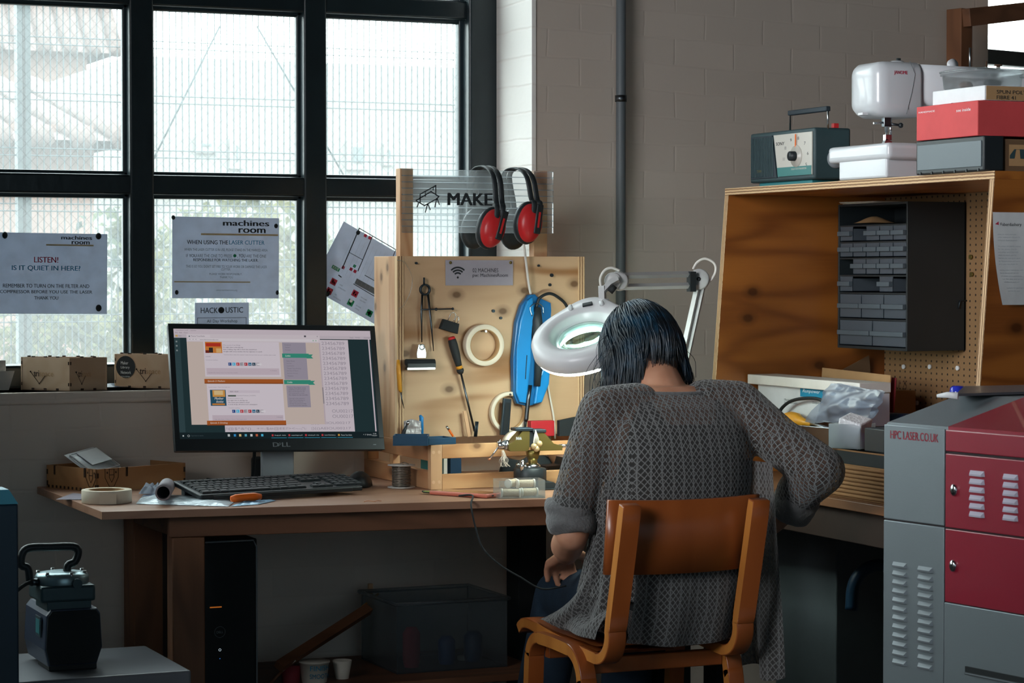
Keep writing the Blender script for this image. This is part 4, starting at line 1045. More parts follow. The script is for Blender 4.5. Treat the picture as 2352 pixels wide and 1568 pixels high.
# bulldog clip
t = hang('bulldog_clip', 'large shiny bulldog clip hanging low at the left of the tool board', 'clip', 965, 830)
b = WB(t); a, c = PT(933, 845, .012), PT(998, 822, .012)
b.cyl(PT(932, 832, .010), PT(998, 832, .010), .0085, 'matt_black', n=16); b.box(a.x, c.x, YH-.022, YH-.006, a.z, a.z+.012, 'black_plastic', .001); b.build('jaw', t)
b = WB(t); q0, q1 = PT(932, 849, .012), PT(996, 843, .012); b.box(q0.x, q1.x, YH-.024, YH-.004, q0.z, q1.z, 'chrome'); b.build('lip', t)
b = WB(t); b.prism([(-.012, 0), (.012, 0), (.013, .012), (.008, .034), (-.008, .034), (-.013, .012)], 0, .004, 'chrome', M=frame(PT(967, 822, .016), (1, 0, 0), (0, 0, 1)), bev=.001)
b.ring(.004, .008, 0, .005, 'chrome', 16, frame(PT(968, 797, .016), (1, 0, 0), (0, 0, 1))); b.build('lever_plate', t)
# binder clip holding a screwdriver
t = hang('binder_clip', 'black binder clip gripping the screwdriver on the tool board', 'clip', 1032, 748)
q = frame(PT(1032, 750, .012), (.96, 0, -.28), (.28, 0, .96)); b = WB(t); b.M = b.M @ q
b.prism([(-.025, -.012), (.025, -.012), (.022, .014), (-.022, .014)], -.008, .008, 'matt_black', bev=.002); b.build('spring_body', t)
for s in (0, 1):
    b = WB(t); b.M = b.M @ q
    P = ([(-.010, .013), (-.007, .034), (0, .038), (.007, .034), (.010, .013)] if s == 0 else [(.002, .012), (.006, .028), (.012, .030), (.016, .026), (.014, .010)])
    b.tube([(x, y, .004+.006*s) for x, y in P], .0009, 'chrome', 6); b.build('wire_handle', t)
t = hang('screwdriver', 'long screwdriver with black, red and ochre handle hanging from a clip', 'screwdriver', 1040, 790)
ax = [(1034, 780), (1062, 866), (1092, 1002)]
A, Bq, Cq = PT(1037, 776, .016), PT(1059, 858, .014), PT(1090, 990, .010)
b = WB(t); P = [A+(Bq-A)*k for k in (0, .06, .2, .5, .72, .8)]; b.tube(P, [.006, .0105, .0115, .0105, .0085, .0078], 'rubber', 12); b.build('handle', t)
b = WB(t); b.tube([A+(Bq-A)*k for k in (-.03, .03)], [.008, .010], 'red_plastic', 12); b.build('handle_cap', t)
b = WB(t); b.tube([A+(Bq-A)*k for k in (.78, .86)], [.0082, .0085], 'yellow_plastic', 12); b.build('handle_band', t)
b = WB(t); b.tube([A+(Bq-A)*k for k in (.86, .93, 1.0)], [.0092, .0095, .006], 'rubber', 12); b.build('collar', t)
b = WB(t); b.tube([Bq, Cq], .0028, 'dark_steel', 10); b.build('shaft', t)
# two tape rolls
def tape_on(name, label, px, py, R1, R0, w, off=.0):
    t = hang(name, label, 'tape', px, py); b = WB(t); M = TR(*PT(px, py, off)) @ RX(90); b.ring(R0+.0012, R1, 0, w, 'masking_tape', 44, M, .0008); b.build('tape', t)
    b = WB(t); b.ring(R0-.0005, R0+.0012, .0005, w-.0005, 'card', 44, M); b.build('core', t); return t
tape_on('tape_roll', 'cream masking tape roll hanging in the middle of the tool board', 1106, 792, .0530, .0395, .024)
tape_on('tape_roll', 'narrower tape roll hung low on the board behind the blue rotary tool', 1166, 946, .0530, .0425, .016)
c = at(1106, 760, Y=YH)
b = WB(board); b.cyl(c, c-Vector((0, .03, 0)), .003, 'chrome', n=10); b.build('hook_peg', board)
c = at(1166, 905, Y=YH); b = WB(board); b.cyl(c, c-Vector((0, .018, 0)), .003, 'chrome', n=10); b.build('hook_peg', board)
# black file / bar hanging over the lower tape roll
t = hang('metal_bar', 'dark flat metal bar leaning across the lower tape roll', 'bar', 1160, 950)
b = WB(t); b.prism([(-.012, -.048), (.012, -.048), (.010, .046), (-.012, .046)], 0, .010, 'blued_steel', M=frame(PT(1160, 956, .022), (1, 0, -.10), (.10, 0, 1)), bev=.002); b.build('body', t)
b = WB(t); b.box(-.006, .006, -.038, .036, .010, .0106, 'matt_black', M=frame(PT(1160, 956, .022), (1, 0, -.10), (.10, 0, 1))); b.build('recess', t)
# blue engraving tool in its cradle
t = hang('rotary_tool', 'bright blue handheld tool with grey nose hanging on the board', 'tool', 1215, 800)
mat('bright_blue', '#1c86c8', .32, vary=.04); mat('mid_blue', '#15669e', .35)
Mh = frame(PT(1214, 806, .0), (1, 0, -.07), (.07, 0, 1))
def V(px, py): q = Mh.inverted() @ PT(px, py, .0); return (q.x, q.y)
b = WB(t); b.M = b.M @ Mh
b.prism([V(*p) for p in ((1172, 905), (1171, 830), (1178, 740), (1190, 700), (1208, 677), (1222, 675), (1230, 688), (1258, 695), (1258, 712), (1252, 800), (1250, 880), (1236, 925), (1205, 932), (1180, 926))], .002, .022, 'mid_blue', bev=.005); b.build('cradle', t)
b = WB(t); b.M = b.M @ Mh
b.prism([V(*p) for p in ((1174, 900), (1176, 800), (1184, 735), (1200, 690), (1212, 682), (1216, 720), (1204, 790), (1208, 830), (1198, 925), (1183, 922))], .020, .032, 'bright_blue', bev=.004); b.build('left_shell', t)
b = WB(t); b.M = b.M @ Mh
b.prism([V(*p) for p in ((1238, 840), (1252, 850), (1250, 880), (1234, 922), (1216, 926), (1222, 880))], .020, .032, 'bright_blue', bev=.004); b.build('right_shell', t)
b = WB(t); b.M = b.M @ Mh
b.box(V(1208, 870)[0]-.001, V(1208, 870)[0]+.0012, V(1208, 870)[1]-.0, V(1208, 815)[1], .032, .0325, 'matt_black', M=TR(-.016, 0, 0)); b.build('slot', t)
b = WB(t); b.M = b.M @ Mh
P = [V(*p) for p in ((1224, 705), (1222, 735), (1224, 775), (1226, 830), (1222, 885))]; b.tube([(x, y, .032) for x, y in P], [.008, .014, .016, .011, .0085], 'dark_plastic', 14, flat=.9); b.build('motor_body', t)
b = WB(t); b.tube([PT(1218, 884, .032), PT(1213, 918, .032), PT(1209, 962, .030), PT(1207, 968, .030)], [.005, .0055, .0055, .0048], 'dark_steel', 12)
b.tube([PT(1207, 968, .030), PT(1206, 985, .030)], [.004, .0022], 'rubber', 10); b.build('nose', t)
b = WB(t); b.tube(smoothpts([PT(1222, 726, .036), PT(1218, 706, .036), PT(1232, 696, .036), PT(1246, 704, .036), PT(1248, 720, .036)], 5), .0012, 'chrome', 6); b.build('hanging_wire', t)
wcable('tool_cable', 'black cable curving from the top of the blue tool to the right', [PT(1232, 705, .03), PT(1240, 684, .03), PT(1262, 674, .03), PT(1284, 684, .028), PT(1302, 704, .02), PT(1310, 745, .02), PT(1314, 830, .02)], .0040, 'black_plastic')
wcable('hanging_string', 'pale cord hanging from the ear defenders down past the blue tool', [at(1203, 560, Y=YB-.018), PT(1208, 600, .014), PT(1214, 650, .012), PT(1219, 676, .006)], .0034, 'warm_white', 'cord')
wcable('pale_cord', 'second pale cord hanging down the right half of the tool board', [PT(1254, 858, .006), PT(1262, 905, .006), PT(1272, 960, .006), PT(1275, 1008, .008)], .0026, 'cream', 'cord')
# bradawl at the left edge
t = hang('bradawl', 'ochre handled bradawl hanging at the left edge of the tool board', 'tool', 918, 850)
b = WB(t); b.tube([PT(914, 826, .008), PT(915, 845, .008), PT(917, 870, .008), PT(919, 895, .008), PT(921, 900, .008)], [.0045, .006, .006, .005, .003], 'yellow_plastic', 12); b.build('handle', t)
b = WB(t); b.tube([PT(920, 898, .008), PT(923, 916, .008), PT(928, 938, .008)], [.0022, .0018, .0006], 'dark_steel', 8); b.build('spike', t)
# clear loop of nylon
t = hang('nylon_loop', 'loop of clear nylon line hanging at the top left of the board', 'line', 925, 640)
b = WB(t); b.tube(smoothpts([PT(912, 597, .004), PT(930, 603, .006), PT(946, 635, .006), PT(944, 665, .006), PT(930, 697, .004), PT(916, 710, .003)], 6), .0011, 'clear_plastic', 6); b.build('line', t)

# ------------------------------------------------------------------ ear defenders
def ear_defenders(label, top, cup, cup2, sc=1.0, lean=0):
    yt = YS-.002
    T0 = at(*top, Y=yt-.005); C0 = at(*cup, Y=yt-.045)
    t = thing('ear_defenders', label, 'ear defenders', C0, group='red ear defenders over the clear sheet')
    back = at(*cup2, Y=YS+.075)
    tip = Vector((T0.x, YS+.003, T0.z+.004))
    for s in (0, 1):
        dx = Vector((.010*(s-.5)*1.6+.0, 0, .0))
        P = smoothpts([C0+Vector((.012, -.022, .006))+dx, C0+Vector((.014, -.026, .05))+dx, Vector((C0.x*.6+T0.x*.4+.014, yt-.055, C0.z*.55+T0.z*.45))+dx, Vector((C0.x*.22+T0.x*.78+.008, yt-.042, C0.z*.14+T0.z*.86))+dx, tip+dx, Vector((T0.x-.018, YS+.042, T0.z-.012))+dx, Vector((back.x-.0, back.y+.018, back.z*.6+T0.z*.4))+dx, back+Vector((0, .022, .01))+dx], 6)
        b = WB(t); b.tube(P, .0075, 'black_plastic', 8, flat=.45, up=(1, 0, 0)); b.build('headband', t)
    for s, c in ((0, C0), (1, back)):
        sg = -1 if s == 0 else 1
        M = frame(c, (.93, 0, .36), (-.36, .12*sg, .93)) if 1 else I4
        M = Matrix.Translation(c) @ RY(lean) @ RZ(12*(-sg)) @ RX(90 if s == 0 else -90)
        b = WB(t); b.M = b.M @ M
        b.lathe([(.0001, -.016), (.026, -.016), (.034, -.012), (.036, -.004), (.035, .002), (.030, .006)], 'black_plastic', 28, Matrix.Diagonal((1.10, 1.56, 1.2, 1)), cap=False); cu = b.build('cushion_ring', t)
        b = WB(t); b.M = b.M @ M
        b.lathe([(.0325, .002), (.0315, .010), (.026, .019), (.014, .024), (.0001, .025)], 'red_plastic', 28, Matrix.Diagonal((1.10, 1.56, 1.2, 1)), cap=False); b.build('cup', t)
        b = WB(t); b.M = b.M @ M
        b.box(-.010+.010, .010+.010, -.026, .050, .024, .032, 'black_plastic', .003); b.box(-.003+.010, .003+.010, -.010, .030, .032, .0325, 'red_plastic'); b.build('yoke_slider', t)
    return t
ear_defenders('left pair of red ear defenders, hanging lower beside the word', (1122, 386), (1128, 524), (1092, 524), lean=16)
ear_defenders('right pair of red ear defenders, nearer the right post', (1196, 390), (1213, 512), (1180, 525), lean=8)

# ------------------------------------------------------------------ things on the rack
def on(px, py, z): return at(px, py, Z=z)
c = on(983, 1024, RKZ)
t = thing('blue_box', 'open blue plastic parts box standing on the front of the rack', 'box', (c.x, c.y, RKZ+.0005), R(-24))
mat('petrol', '#1d4560', .45)
def tray_box(t, L_, D_, H_, m, wall=.003, lid=None):
    b = B(); b.box(-L_, 0, 0, D_, 0, .003, m)
    for r_ in ((-L_, 0, 0, wall), (-L_, 0, D_-wall, D_), (-L_, -L_+wall, wall, D_-wall), (-wall, 0, wall, D_-wall)): b.box(*r_, .003, H_, m, .0005)
    return b.build('tray_body', t)
tray_box(t, .085, .075, .024, 'petrol')
b = B(); b.box(-.06, -.03, .02, .05, .003, .010, 'clear_plastic', .001); b.build('insert', t)
t = thing('shallow_tray', 'shallow blue tray beside the blue parts box', 'tray', (c.x+.012, c.y+.025, RKZ+.0005), R(6))
b = B(); b.box(0, .075, 0, .065, 0, .003, 'petrol')
for r_ in ((0, .075, 0, .003), (0, .075, .062, .065), (0, .003, .003, .062), (.072, .075, .003, .062)): b.box(*r_, .003, .016, 'petrol', .0005)
b.build('lid_shell', t)
c = PT(968, 985, .03)
t = thing('blue_pen_cap', 'upright blue pen standing in the blue box', 'pen', (c.x, c.y, RKZ+.004))
b = B(); b.tube([(0, 0, 0), (0, 0, .036), (.0, 0, .050), (-.004, 0, .056)], [.0055, .0055, .0055, .003], 'blue_plastic', 12); b.build('barrel', t)
b = B(); b.box(-.006, -.003, -.002, .002, .012, .040, 'clear_plastic', .001); b.build('clear_clip', t)
c = PT(945, 990, .045)
t = thing('foil_sachet', 'crumpled silver sachet standing up in the blue box', 'sachet', (c.x, c.y, RKZ+.004))
mat('sachet_grey', '#a8a2a2', .4, .2, bump=.5, bscale=90)
b = B(); b.grid(lambda u, v: (-.018+.045*u, .004*mnoise.noise((u*5, v*5, 7))+.004*v, .048*v*(1-.25*abs(u-.45))), 12, 12, 'sachet_grey'); b.grid(lambda u, v: (-.018+.045*u, .0035+.004*mnoise.noise((u*5, v*5, 7))+.004*v, .048*v*(1-.25*abs(u-.45))), 12, 12, 'sachet_grey'); b.build('body', t)
c = PT(932, 992, .055)
t = thing('hook_tool', 'black curved hook tool leaning at the left inside the blue box', 'tool', (c.x-.006, c.y, RKZ+.004))
b = B(); b.tube([(-.004, 0, 0), (.002, 0, .02), (.010, 0, .036)], [.005, .005, .002], 'black_plastic', 10); b.build('grip', t)
b = B(); b.tube([(.010, 0, .034), (.013, 0, .044)], [.0035, .005], 'chrome', 10); b.build('metal_tip', t)
c = PT(1034, 998, .04)
t = thing('red_pencil', 'short red pencil with a metal end leaning in the blue lid', 'pencil', (c.x, c.y, RKZ+.005))
b = B(); b.tube([(.008, 0, 0), (-.002, .004, .017)], .003, 'orange_plastic', 8); b.build('barrel', t)
b = B(); b.tube([(-.002, .004, .017), (-.008, .0065, .026)], .003, 'chrome', 8); b.build('ferrule', t)
c = PT(1078, 1010, .02)
t = thing('wooden_lath', 'slim pinkish wooden lath leaning against the board', 'lath', (c.x, c.y, RKZ+.0005))
b = B(); b.M = RY(-9) @ RX(-4); b.box(-.0045, .0045, -.0015, .0015, .001, .068, 'pine_up'); b.build('strip', t)
c = PT(1092, 1012, .03)
t = thing('dark_rod', 'short dark grooved rod leaning beside the screwdriver tip', 'rod', (c.x, c.y, RKZ+.0005))
b = B(); b.M = RY(6); b.cyl((-.0025, 0, .001), (-.0025, 0, .040), .0025, 'blued_steel', n=8); b.cyl((.0025, 0, .001), (.0025, 0, .040), .0025, 'blued_steel', n=8); b.build('rod', t)
c = PT(1240, 1008, .06)
mat('scarlet', '#b3242b', .5)
t = thing('red_case', 'red flat case standing on the rack behind the vice', 'case', (c.x, c.y, RKZ+.0005))
b = B(); b.box(-.03, .036, -.012, .012, 0, .040, 'scarlet', .002); b.build('case', t)
c = PT(1300, 1000, .075)
t = thing('black_wedge', 'black wedge shaped panel standing right of the red case', 'panel', (c.x, c.y, RKZ+.0005))
b = B(); b.prism([(-.022, 0), (.07, 0), (.07, .055), (-.022, .040)], -.008, .008, 'matt_black', M=RX(90), bev=.001); b.build('panel', t)
c = at(1186, 1022, Y=RKY0+.05)
t = thing('tape_roll', 'third tape roll standing inside the rack right behind the vice', 'tape', (c.x, c.y, c.z-.036))
b = B(RX(90) @ RY(0)); M = TR(0, 0, .036) @ RY(0) @ RX(90) ; b = B(M); b.ring(.027, .036, -.012, .012, 'masking_tape', 36); b.build('tape', t)
b = B(M); b.ring(.0245, .027, -.0115, .0115, 'grey_card', 36); b.build('core', t)
# things inside the rack
def inside(name, label, cat, x, y, fn):
    t = thing(name, label, cat, (x, y, ZD+.0005)); fn(t); return t
def simple(nm, f):
    def g(t): b = B(); f(b); b.build(nm, t)
    return g
q = at(1058, 1082, Z=ZD)
inside('jar', 'small jar with a grey band inside the rack behind the front rails', 'jar', q.x, rf.y+.07, lambda t: (simple('body', lambda b: b.lathe([(.020, 0), (.020, .05), (.014, .055), (.014, .07)], 'clear_plastic', 20))(t), simple('band', lambda b: b.ring(.0202, .0212, .008, .030, 'grey_card', 20))(t)))
inside('scoop', 'grey metal scoop lying inside the rack left of the vice', 'scoop', at(1132, 1080, Z=ZD).x, rf.y+.09, lambda t: (simple('bowl', lambda b: b.prism([(-.03, .012), (-.024, .0), (.024, .0), (.028, .03), (.024, .032), (.018, .014)], -.03, .03, 'dark_steel', M=RX(90) @ TR(0, .03, 0)))(t), simple('rim', lambda b: b.box(-.024, .026, -.032, -.029, .030, .034, 'steel'))(t)))
inside('black_pouch', 'black pouch slumped inside the rack behind the scoop', 'pouch', at(1110, 1080, Z=ZD).x, rf.y+.19, simple('pouch', lambda b: b.lathe([(.05, 0), (.062, .02), (.055, .05), (.02, .066), (.0001, .068)], 'matt_black', 20, Matrix.Diagonal((1.3, .6, 1, 1)))))
inside('brown_pot', 'shallow brown wooden bowl inside the rack behind the vice', 'bowl', at(1190, 1080, Z=ZD).x, rf.y+.16, simple('bowl', lambda b: b.lathe([(.02, .0), (.024, .03), (.045, .068), (.041, .068), (.02, .035), (.0001, .034)], 'dark_timber', 24)))
inside('red_pliers', 'pliers with red grips lying inside the rack at the right', 'pliers', at(1272, 1075, Z=ZD).x, rf.y+.10, lambda t: [simple('grip', lambda b, s=s: b.tube([(-.035, .012*s, .042), (-.01, .014*s, .036), (.01, .006*s, .030)], [.004, .0065, .005], 'red_plastic', 10))(t) for s in (-1, 1)]+[simple('jaws', lambda b: b.tube([(.01, 0, .029), (.045, 0, .012)], [.009, .003], 'dark_steel', 8, flat=.5))(t)])
inside('black_clamp', 'black hinged clamp inside the rack right of the vice', 'clamp', at(1255, 1082, Z=ZD).x, rf.y+.055, lambda t: (simple('jaw', lambda b: b.prism([(-.03, 0), (.045, 0), (.04, .016), (.01, .030), (-.02, .034), (-.03, .02)], -.008, .008, 'black_plastic', M=RX(90), bev=.001))(t), simple('bolt', lambda b: b.cyl((.022, -.014, .012), (.022, -.007, .012), .006, 'chrome', n=14))(t)))
q = at(925, 1080, Z=ZD)
for i, (dx, m, lb) in enumerate(((0, 'teal', 'teal book standing in the left end of the rack'), (.011, 'cream', 'pale slim box file beside the teal book in the rack'), (.024, 'deep_blue', 'dark blue box in the rack beside the pale file'))):
    inside('book' if i == 0 else 'slim_box', lb, 'book' if i == 0 else 'box', 2.235+dx*1.4, 5.58-.0*i, simple('cover', lambda b, m=m, i=i: b.box(0, .010+.02*(i == 2), 0, .12, .0, .060+.01*i, m, .001)))

# ------------------------------------------------------------------ vice
c = at(1225, 1124, Z=ZD)
vi = thing('bench_vice', 'small brass coloured swivel vice on a black base at the front of the desk', 'vice', (c.x, c.y+.02, ZD+.0005), R(-8))
Yv = vi.location.y
def Vp(px, py, off=0): return at(px, py, Y=Yv-off)
b = B(); b.box(-.036, .066, -.04, .05, 0, .006, 'matt_black', .002); b.prism([(-.034, .006), (.064, .006), (.042, .034), (-.030, .034)], -.036, .036, 'matt_black', M=RX(90), bev=.001); b.build('base_plate', vi)
b = B(); b.lathe([(.034, .034), (.035, .036), (.035, .064), (.032, .067), (.02, .067)], 'black_plastic', 8, RZ(22)); b.build('base_block', vi)
b = B(); b.ball((.004, 0, .070), (.019, .019, .014), 'chrome', 20, 12); b.build('swivel_ball', vi)
b = B(); b.cyl((-.022, -.02, .062), (-.022, -.02, .088), .005, 'chrome', n=14); b.ball((-.022, -.02, .090), .0055, 'chrome', 10, 6); b.cyl((-.03, -.022, .080), (-.014, -.018, .080), .0025, 'chrome', n=8); b.ball((-.032, -.0225, .080), .004, 'chrome', 10, 6); b.build('locking_lever', vi)
b = B(); b.lathe([(.009, .078), (.009, .094), (.013, .095), (.018, .122), (.0001, .122)], 'brass', 4, TR(.006, 0, 0) @ RZ(45)); b.lathe([(.010, .076), (.0095, .1)], 'brass', 16, TR(.006, 0, 0)); b.build('stem', vi)
b = B(); b.prism([(-.048, .122), (-.010, .122), (-.006, .128), (-.006, .164), (-.020, .166), (-.040, .142), (-.052, .136), (-.052, .126)], -.020, .020, 'brass', M=RX(90), bev=.001); b.build('fixed_jaw', vi)
b = B(); b.prism([(.006, .122), (.066, .122), (.066, .132), (.046, .136), (.026, .160), (.012, .164), (.006, .160)], -.020, .020, 'brass', M=RX(90), bev=.001); b.build('sliding_jaw', vi)
b = B(); b.box(-.038, .002, -.022, .018, .164, .170, 'blued_steel', .001); b.box(.0, .030, -.022, .020, .160, .1665, 'matt_black', .001); b.box(-.006, .006, -.018, .018, .130, .162, 'matt_black'); b.build('jaw_plates', vi)
b = B(); b.cyl((-.072, 0, .134), (-.050, 0, .134), .0085, 'chrome', n=18); b.cyl((-.056, 0, .134), (-.048, 0, .134), .011, 'steel', n=18); b.build('spindle_collar', vi); b = B(); b.cyl((.064, 0, .130), (.088, 0, .130), .0038, 'chrome', n=14); b.build('screw_spindle', vi)
b = B(); b.tube([(-.066, -.002, .146), (-.070, -.003, .130), (-.092, -.012, .098)], .0022, 'chrome', 8); b.ball((-.092, -.012, .098), .0036, 'copper', 10, 6); b.build('tommy_bar', vi)
b = B(); b.text('WILTON' if 0 else 'PANA', -.036, -.024, .146, .152, 'white_ink', M=frame((0, -.0206, 0), (1, 0, 0), (0, 0, 1))); b.build('maker_plate', vi)
def vmap(v):
    K = ((0, 0), (.034, .018), (.067, .052), (.122, .094), (.170, .150), (.3, .28))
    for (a, a2), (c_, c2_) in zip(K, K[1:]):
        if v[2] <= c_: z = a2+(v[2]-a)/(c_-a)*(c2_-a2); break
    return Vector((v[0]*1.16, v[1]*1.1, z))
for o_ in vi.children:
    for v_2 in o_.data.vertices: v_2.co = vmap(v_2.co)
bc = Matrix.Translation(vi.location) @ RZ(-8)
ea = thing('earring', 'tuft of hair-thin wire with round glass beads held in the vice jaws', 'jewellery', bc @ (vmap((.004, -.030, .162))))
mat('bead', '#c9b083', .12, trans=.3, coat=.5)
b = B(); rnd = random.Random(5)
for k in range(16):
    a = k*.39; b.tube([(0, 0, .006), (.006*math.cos(a), .004*math.sin(a)-.004, -.014), (.008*math.cos(a), .004*math.sin(a)-.004, -.026)], .0005, 'cream', 4)
b.build('wire_cage', ea)
for x, z in ((-.0065, -.034), (.008, -.028), (.0, -.040)):
    b = B(); b.ball((x, -.005, z), .0078, 'bead', 14, 9); b.build('bead', ea)
b = B(); rnd = random.Random(6)
for k in range(16):
    x = rnd.uniform(-.012, .012); b.tube(smoothpts([(x*.3, 0, 0), (x*.6+.002, -.003, -.012), (x+rnd.uniform(-.006, .006), -.004, -.026), (x*1.3+rnd.uniform(-.01, .014), -.002, -.040)], 4), .00035, 'cream', 4)
tag(b.build('thread_tuft', loc=bc @ vmap((-.062, -.010, .124))), 'loose tuft of fine threads hanging from the left end of the vice', 'thread')

# ------------------------------------------------------------------ spool of chain, phone, clear box of thread reels
c = at(932, 1122, Z=ZD)
t = thing('chain_spool', 'upright spool wound with silver chain in front of the rack', 'spool', (c.x, c.y+.03, ZD+.0005))
mat('spool_flange', '#c9c4be', .4)
for z in (0, .0545):
    b = B(); b.lathe([(.034, z), (.034, z+.0022), (.005, z+.0022)], 'spool_flange', 36); b.lathe([(.034, z), (.005, z)], 'spool_flange', 36, cap=False); b.build('flange', t)
b = B(); rr = []
m_, nt_m, p_m, o_m = newmat('chain_wire'); p_m.inputs['Base Color'].default_value = hexc('#8b8378'); p_m.inputs['Metallic'].default_value = .7; p_m.inputs['Roughness'].default_value = .45
rnd = random.Random(9)
P = []
for k in range(12*26):
    a = k/26*2*math.pi; P.append((.021*math.cos(a)+rnd.uniform(-.0006, .0006), .021*math.sin(a)+rnd.uniform(-.0006, .0006), .004+k/(12*26)*.049+rnd.uniform(-.0005, .0005)))
b.tube(P, [.0028 if k % 2 else .0016 for k in range(len(P))], 'chain_wire', 6); b.cyl((0, 0, .003), (0, 0, .054), .0195, 'chain_wire', n=24); b.build('wound_chain', t)
b = B(); b.tube(smoothpts([(.004, -.02, .055), (-.004, -.01, .060), (.006, 0, .062), (.016, -.008, .058)], 5), .0011, 'chain_wire', 6); b.build('loose_chain_end', t)
c0, c1 = at(985, 1136, Z=ZD), at(1118, 1145, Z=ZD); d = c1-c0; a = math.atan2(d.y, d.x)
t = thing('smartphone', 'smartphone in a pinkish copper case lying at the desk edge', 'phone', (c0.x, c0.y, ZD+.0005), a)
mat('phone_glass', '#3a2b28', .08, coat=1); pl_ = d.length; pw = min(.068, .07)
b = B(); b.box(0, pl_, 0, pw, .0, .0095, 'pink_case', .004, seg=3); b.build('case', t)
b = B(); b.box(.006, pl_-.006, .005, pw-.005, .0094, .0099, 'phone_glass'); b.build('screen', t)
b = B(); b.box(pl_-.001, pl_+.0004, .02, .028, .003, .0065, 'matt_black'); b.box(pl_-.001, pl_+.0004, .04, .05, .003, .0065, 'matt_black'); b.build('ports', t)
M = Matrix.Translation(t.location) @ RZ(math.degrees(a))
t2 = thing('lanyard_tab', 'green tipped strap end poking out under the phone', 'strap', M @ Vector((-.012, .012, 0)), a)
mat('lime', '#8f9a4a', .6)
b = B(); b.box(-.012, .011, -.006, .006, .002, .007, 'lime', .002); b.build('tip', t2)
b = B(); b.tube(smoothpts([(.010, -.007, .004), (-.008, -.008, .005), (-.016, 0, .006), (-.008, .008, .006), (.010, .007, .005)], 5), .0013, 'rubber', 6); b.build('cord_loop', t2)
wcable('phone_lead', 'thin black lead running from the phone over the desk edge to the lap', [M @ Vector((pl_*.55, -.006, .003)), M @ Vector((pl_*.80, -.010, .006)), at(1082, 1160, d=5.52), at(1092, 1210, d=5.50), at(1110, 1260, d=5.48), at(1150, 1298, d=5.46), at(1195, 1325, d=5.45), at(1245, 1352, d=5.45), at(1300, 1345, d=5.47)], .0021, 'matt_black')
c = at(1148, 1146, Z=ZD); c1 = at(1254, 1144, Z=ZD); bw = (c1-c).length
t = thing('reel_box', 'open clear plastic box of pale thread reels at the front edge of the desk', 'box', (c.x, c.y+.004, ZD+.0005), math.atan2(c1.y-c.y, c1.x-c.x))
b = B(); bd, bh = .075, .042
for r_ in ((0, bw, 0, .0012), (0, bw, bd-.0012, bd), (0, .0012, 0, bd), (bw-.0012, bw, 0, bd)): b.box(*r_, 0, bh, 'milky_plastic' if 0 else 'clear_plastic')
b.box(0, bw, 0, bd, 0, .0012, 'clear_plastic'); b.build('clear_walls', t, recalc=False)
Mr = Matrix.Translation(t.location) @ RZ(math.degrees(t.rotation_euler.z))
mat('thread_pale', '#cdb698', .6, bump=.6, bscale=500)
LBR = ['front left reel of pale thread in the clear box', 'front right reel of pale thread in the clear box', 'upper reel of whitish thread in the clear box, at the right', 'upper reel seen end on in the clear box, at the left']
for i, (x, y, z, rz, l) in enumerate(((.008, .018, .012, -6, .046), (.056, .024, .012, 8, .042), (.052, .050, .030, 6, .044), (.030, .048, .031, 40, .03))):
    o = Mr @ Vector((x, y, z)); t = thing('thread_reel', LBR[i], 'reel', o, t.rotation_euler.z*0+math.atan2(c1.y-c.y, c1.x-c.x)+R(rz), group='reels in the clear box')
    b = B(RY(90)); b.lathe([(.0075, .003), (.009, .006), (.009, l-.006), (.0075, l-.003)], 'thread_pale', 18); b.build('thread', t)
    for s in (0, l-.004): b = B(RY(90)); b.lathe([(.0105, s), (.0105, s+.004), (.003, s+.004)], 'cream', 18); b.build('flange', t)
# ------------------------------------------------------------------ magnifier lamp
glow('ring_tube', '#eafff6', 42.0)
mat('lamp_white', '#d9d9da', .35, coat=.2); mat('arm_grey', '#b4b4b3', .4)
lc = at(1336, 757, d=5.68)
AX1 = (RGT*.956+UPV*.29).normalized(); LN = (RGT*-.29*.87+UPV*.956*.87-FWD*.5).normalized(); AX2 = LN.cross(AX1).normalized(); AX1 = AX2.cross(LN)
lamp = thing('magnifier_lamp', 'white swing-arm magnifier lamp with lit ring between the tool board and the person', 'lamp', (2.70, 5.27, ZD))
Ml = Matrix((AX1, AX2, LN)).transposed().to_4x4(); Ml.translation = lc
def outline(a, ah=R(72)):
    d = (a-ah+math.pi) % (2*math.pi)-math.pi
    return .127+.030*math.exp(-(d/.42)**2)
nth = 64
def lring(fn): return [(fn(2*math.pi*k/nth)[0]*math.cos(2*math.pi*k/nth), fn(2*math.pi*k/nth)[0]*math.sin(2*math.pi*k/nth), fn(2*math.pi*k/nth)[1]) for k in range(nth)]
rgs = [lring(f) for f in (lambda a: (.063, -.034), lambda a: (.064, -.026), lambda a: (.079, -.004), lambda a: (.083, 0), lambda a: (outline(a)-.014, .001), lambda a: (outline(a)-.005, -.004), lambda a: (outline(a), -.013),
      lambda a: (outline(a)+.001, -.038), lambda a: (outline(a)-.003, -.043), lambda a: (outline(a)-.009, -.0435), lambda a: (.112, -.036), lambda a: (.063, -.036))]
b = WB(lamp); b.M = b.M @ Ml; b.loft(rgs, 'lamp_white', closed=True); b.build('lamp_head', lamp)
b = WB(lamp); b.M = b.M @ Ml; b.ring(.068, .122, -.0515, -.0445, 'ring_tube', 56, bev=.002); b.build('ring_tube', lamp)
m, nt, p, out = newmat('lens_glass'); nt.nodes.remove(p)
t_ = N(nt, 'BsdfTransparent'); t_.inputs[0].default_value = (.78, .95, .90, 1); g_ = N(nt, 'BsdfGlossy'); g_.inputs['Roughness'].default_value = .05; x_ = N(nt, 'MixShader')
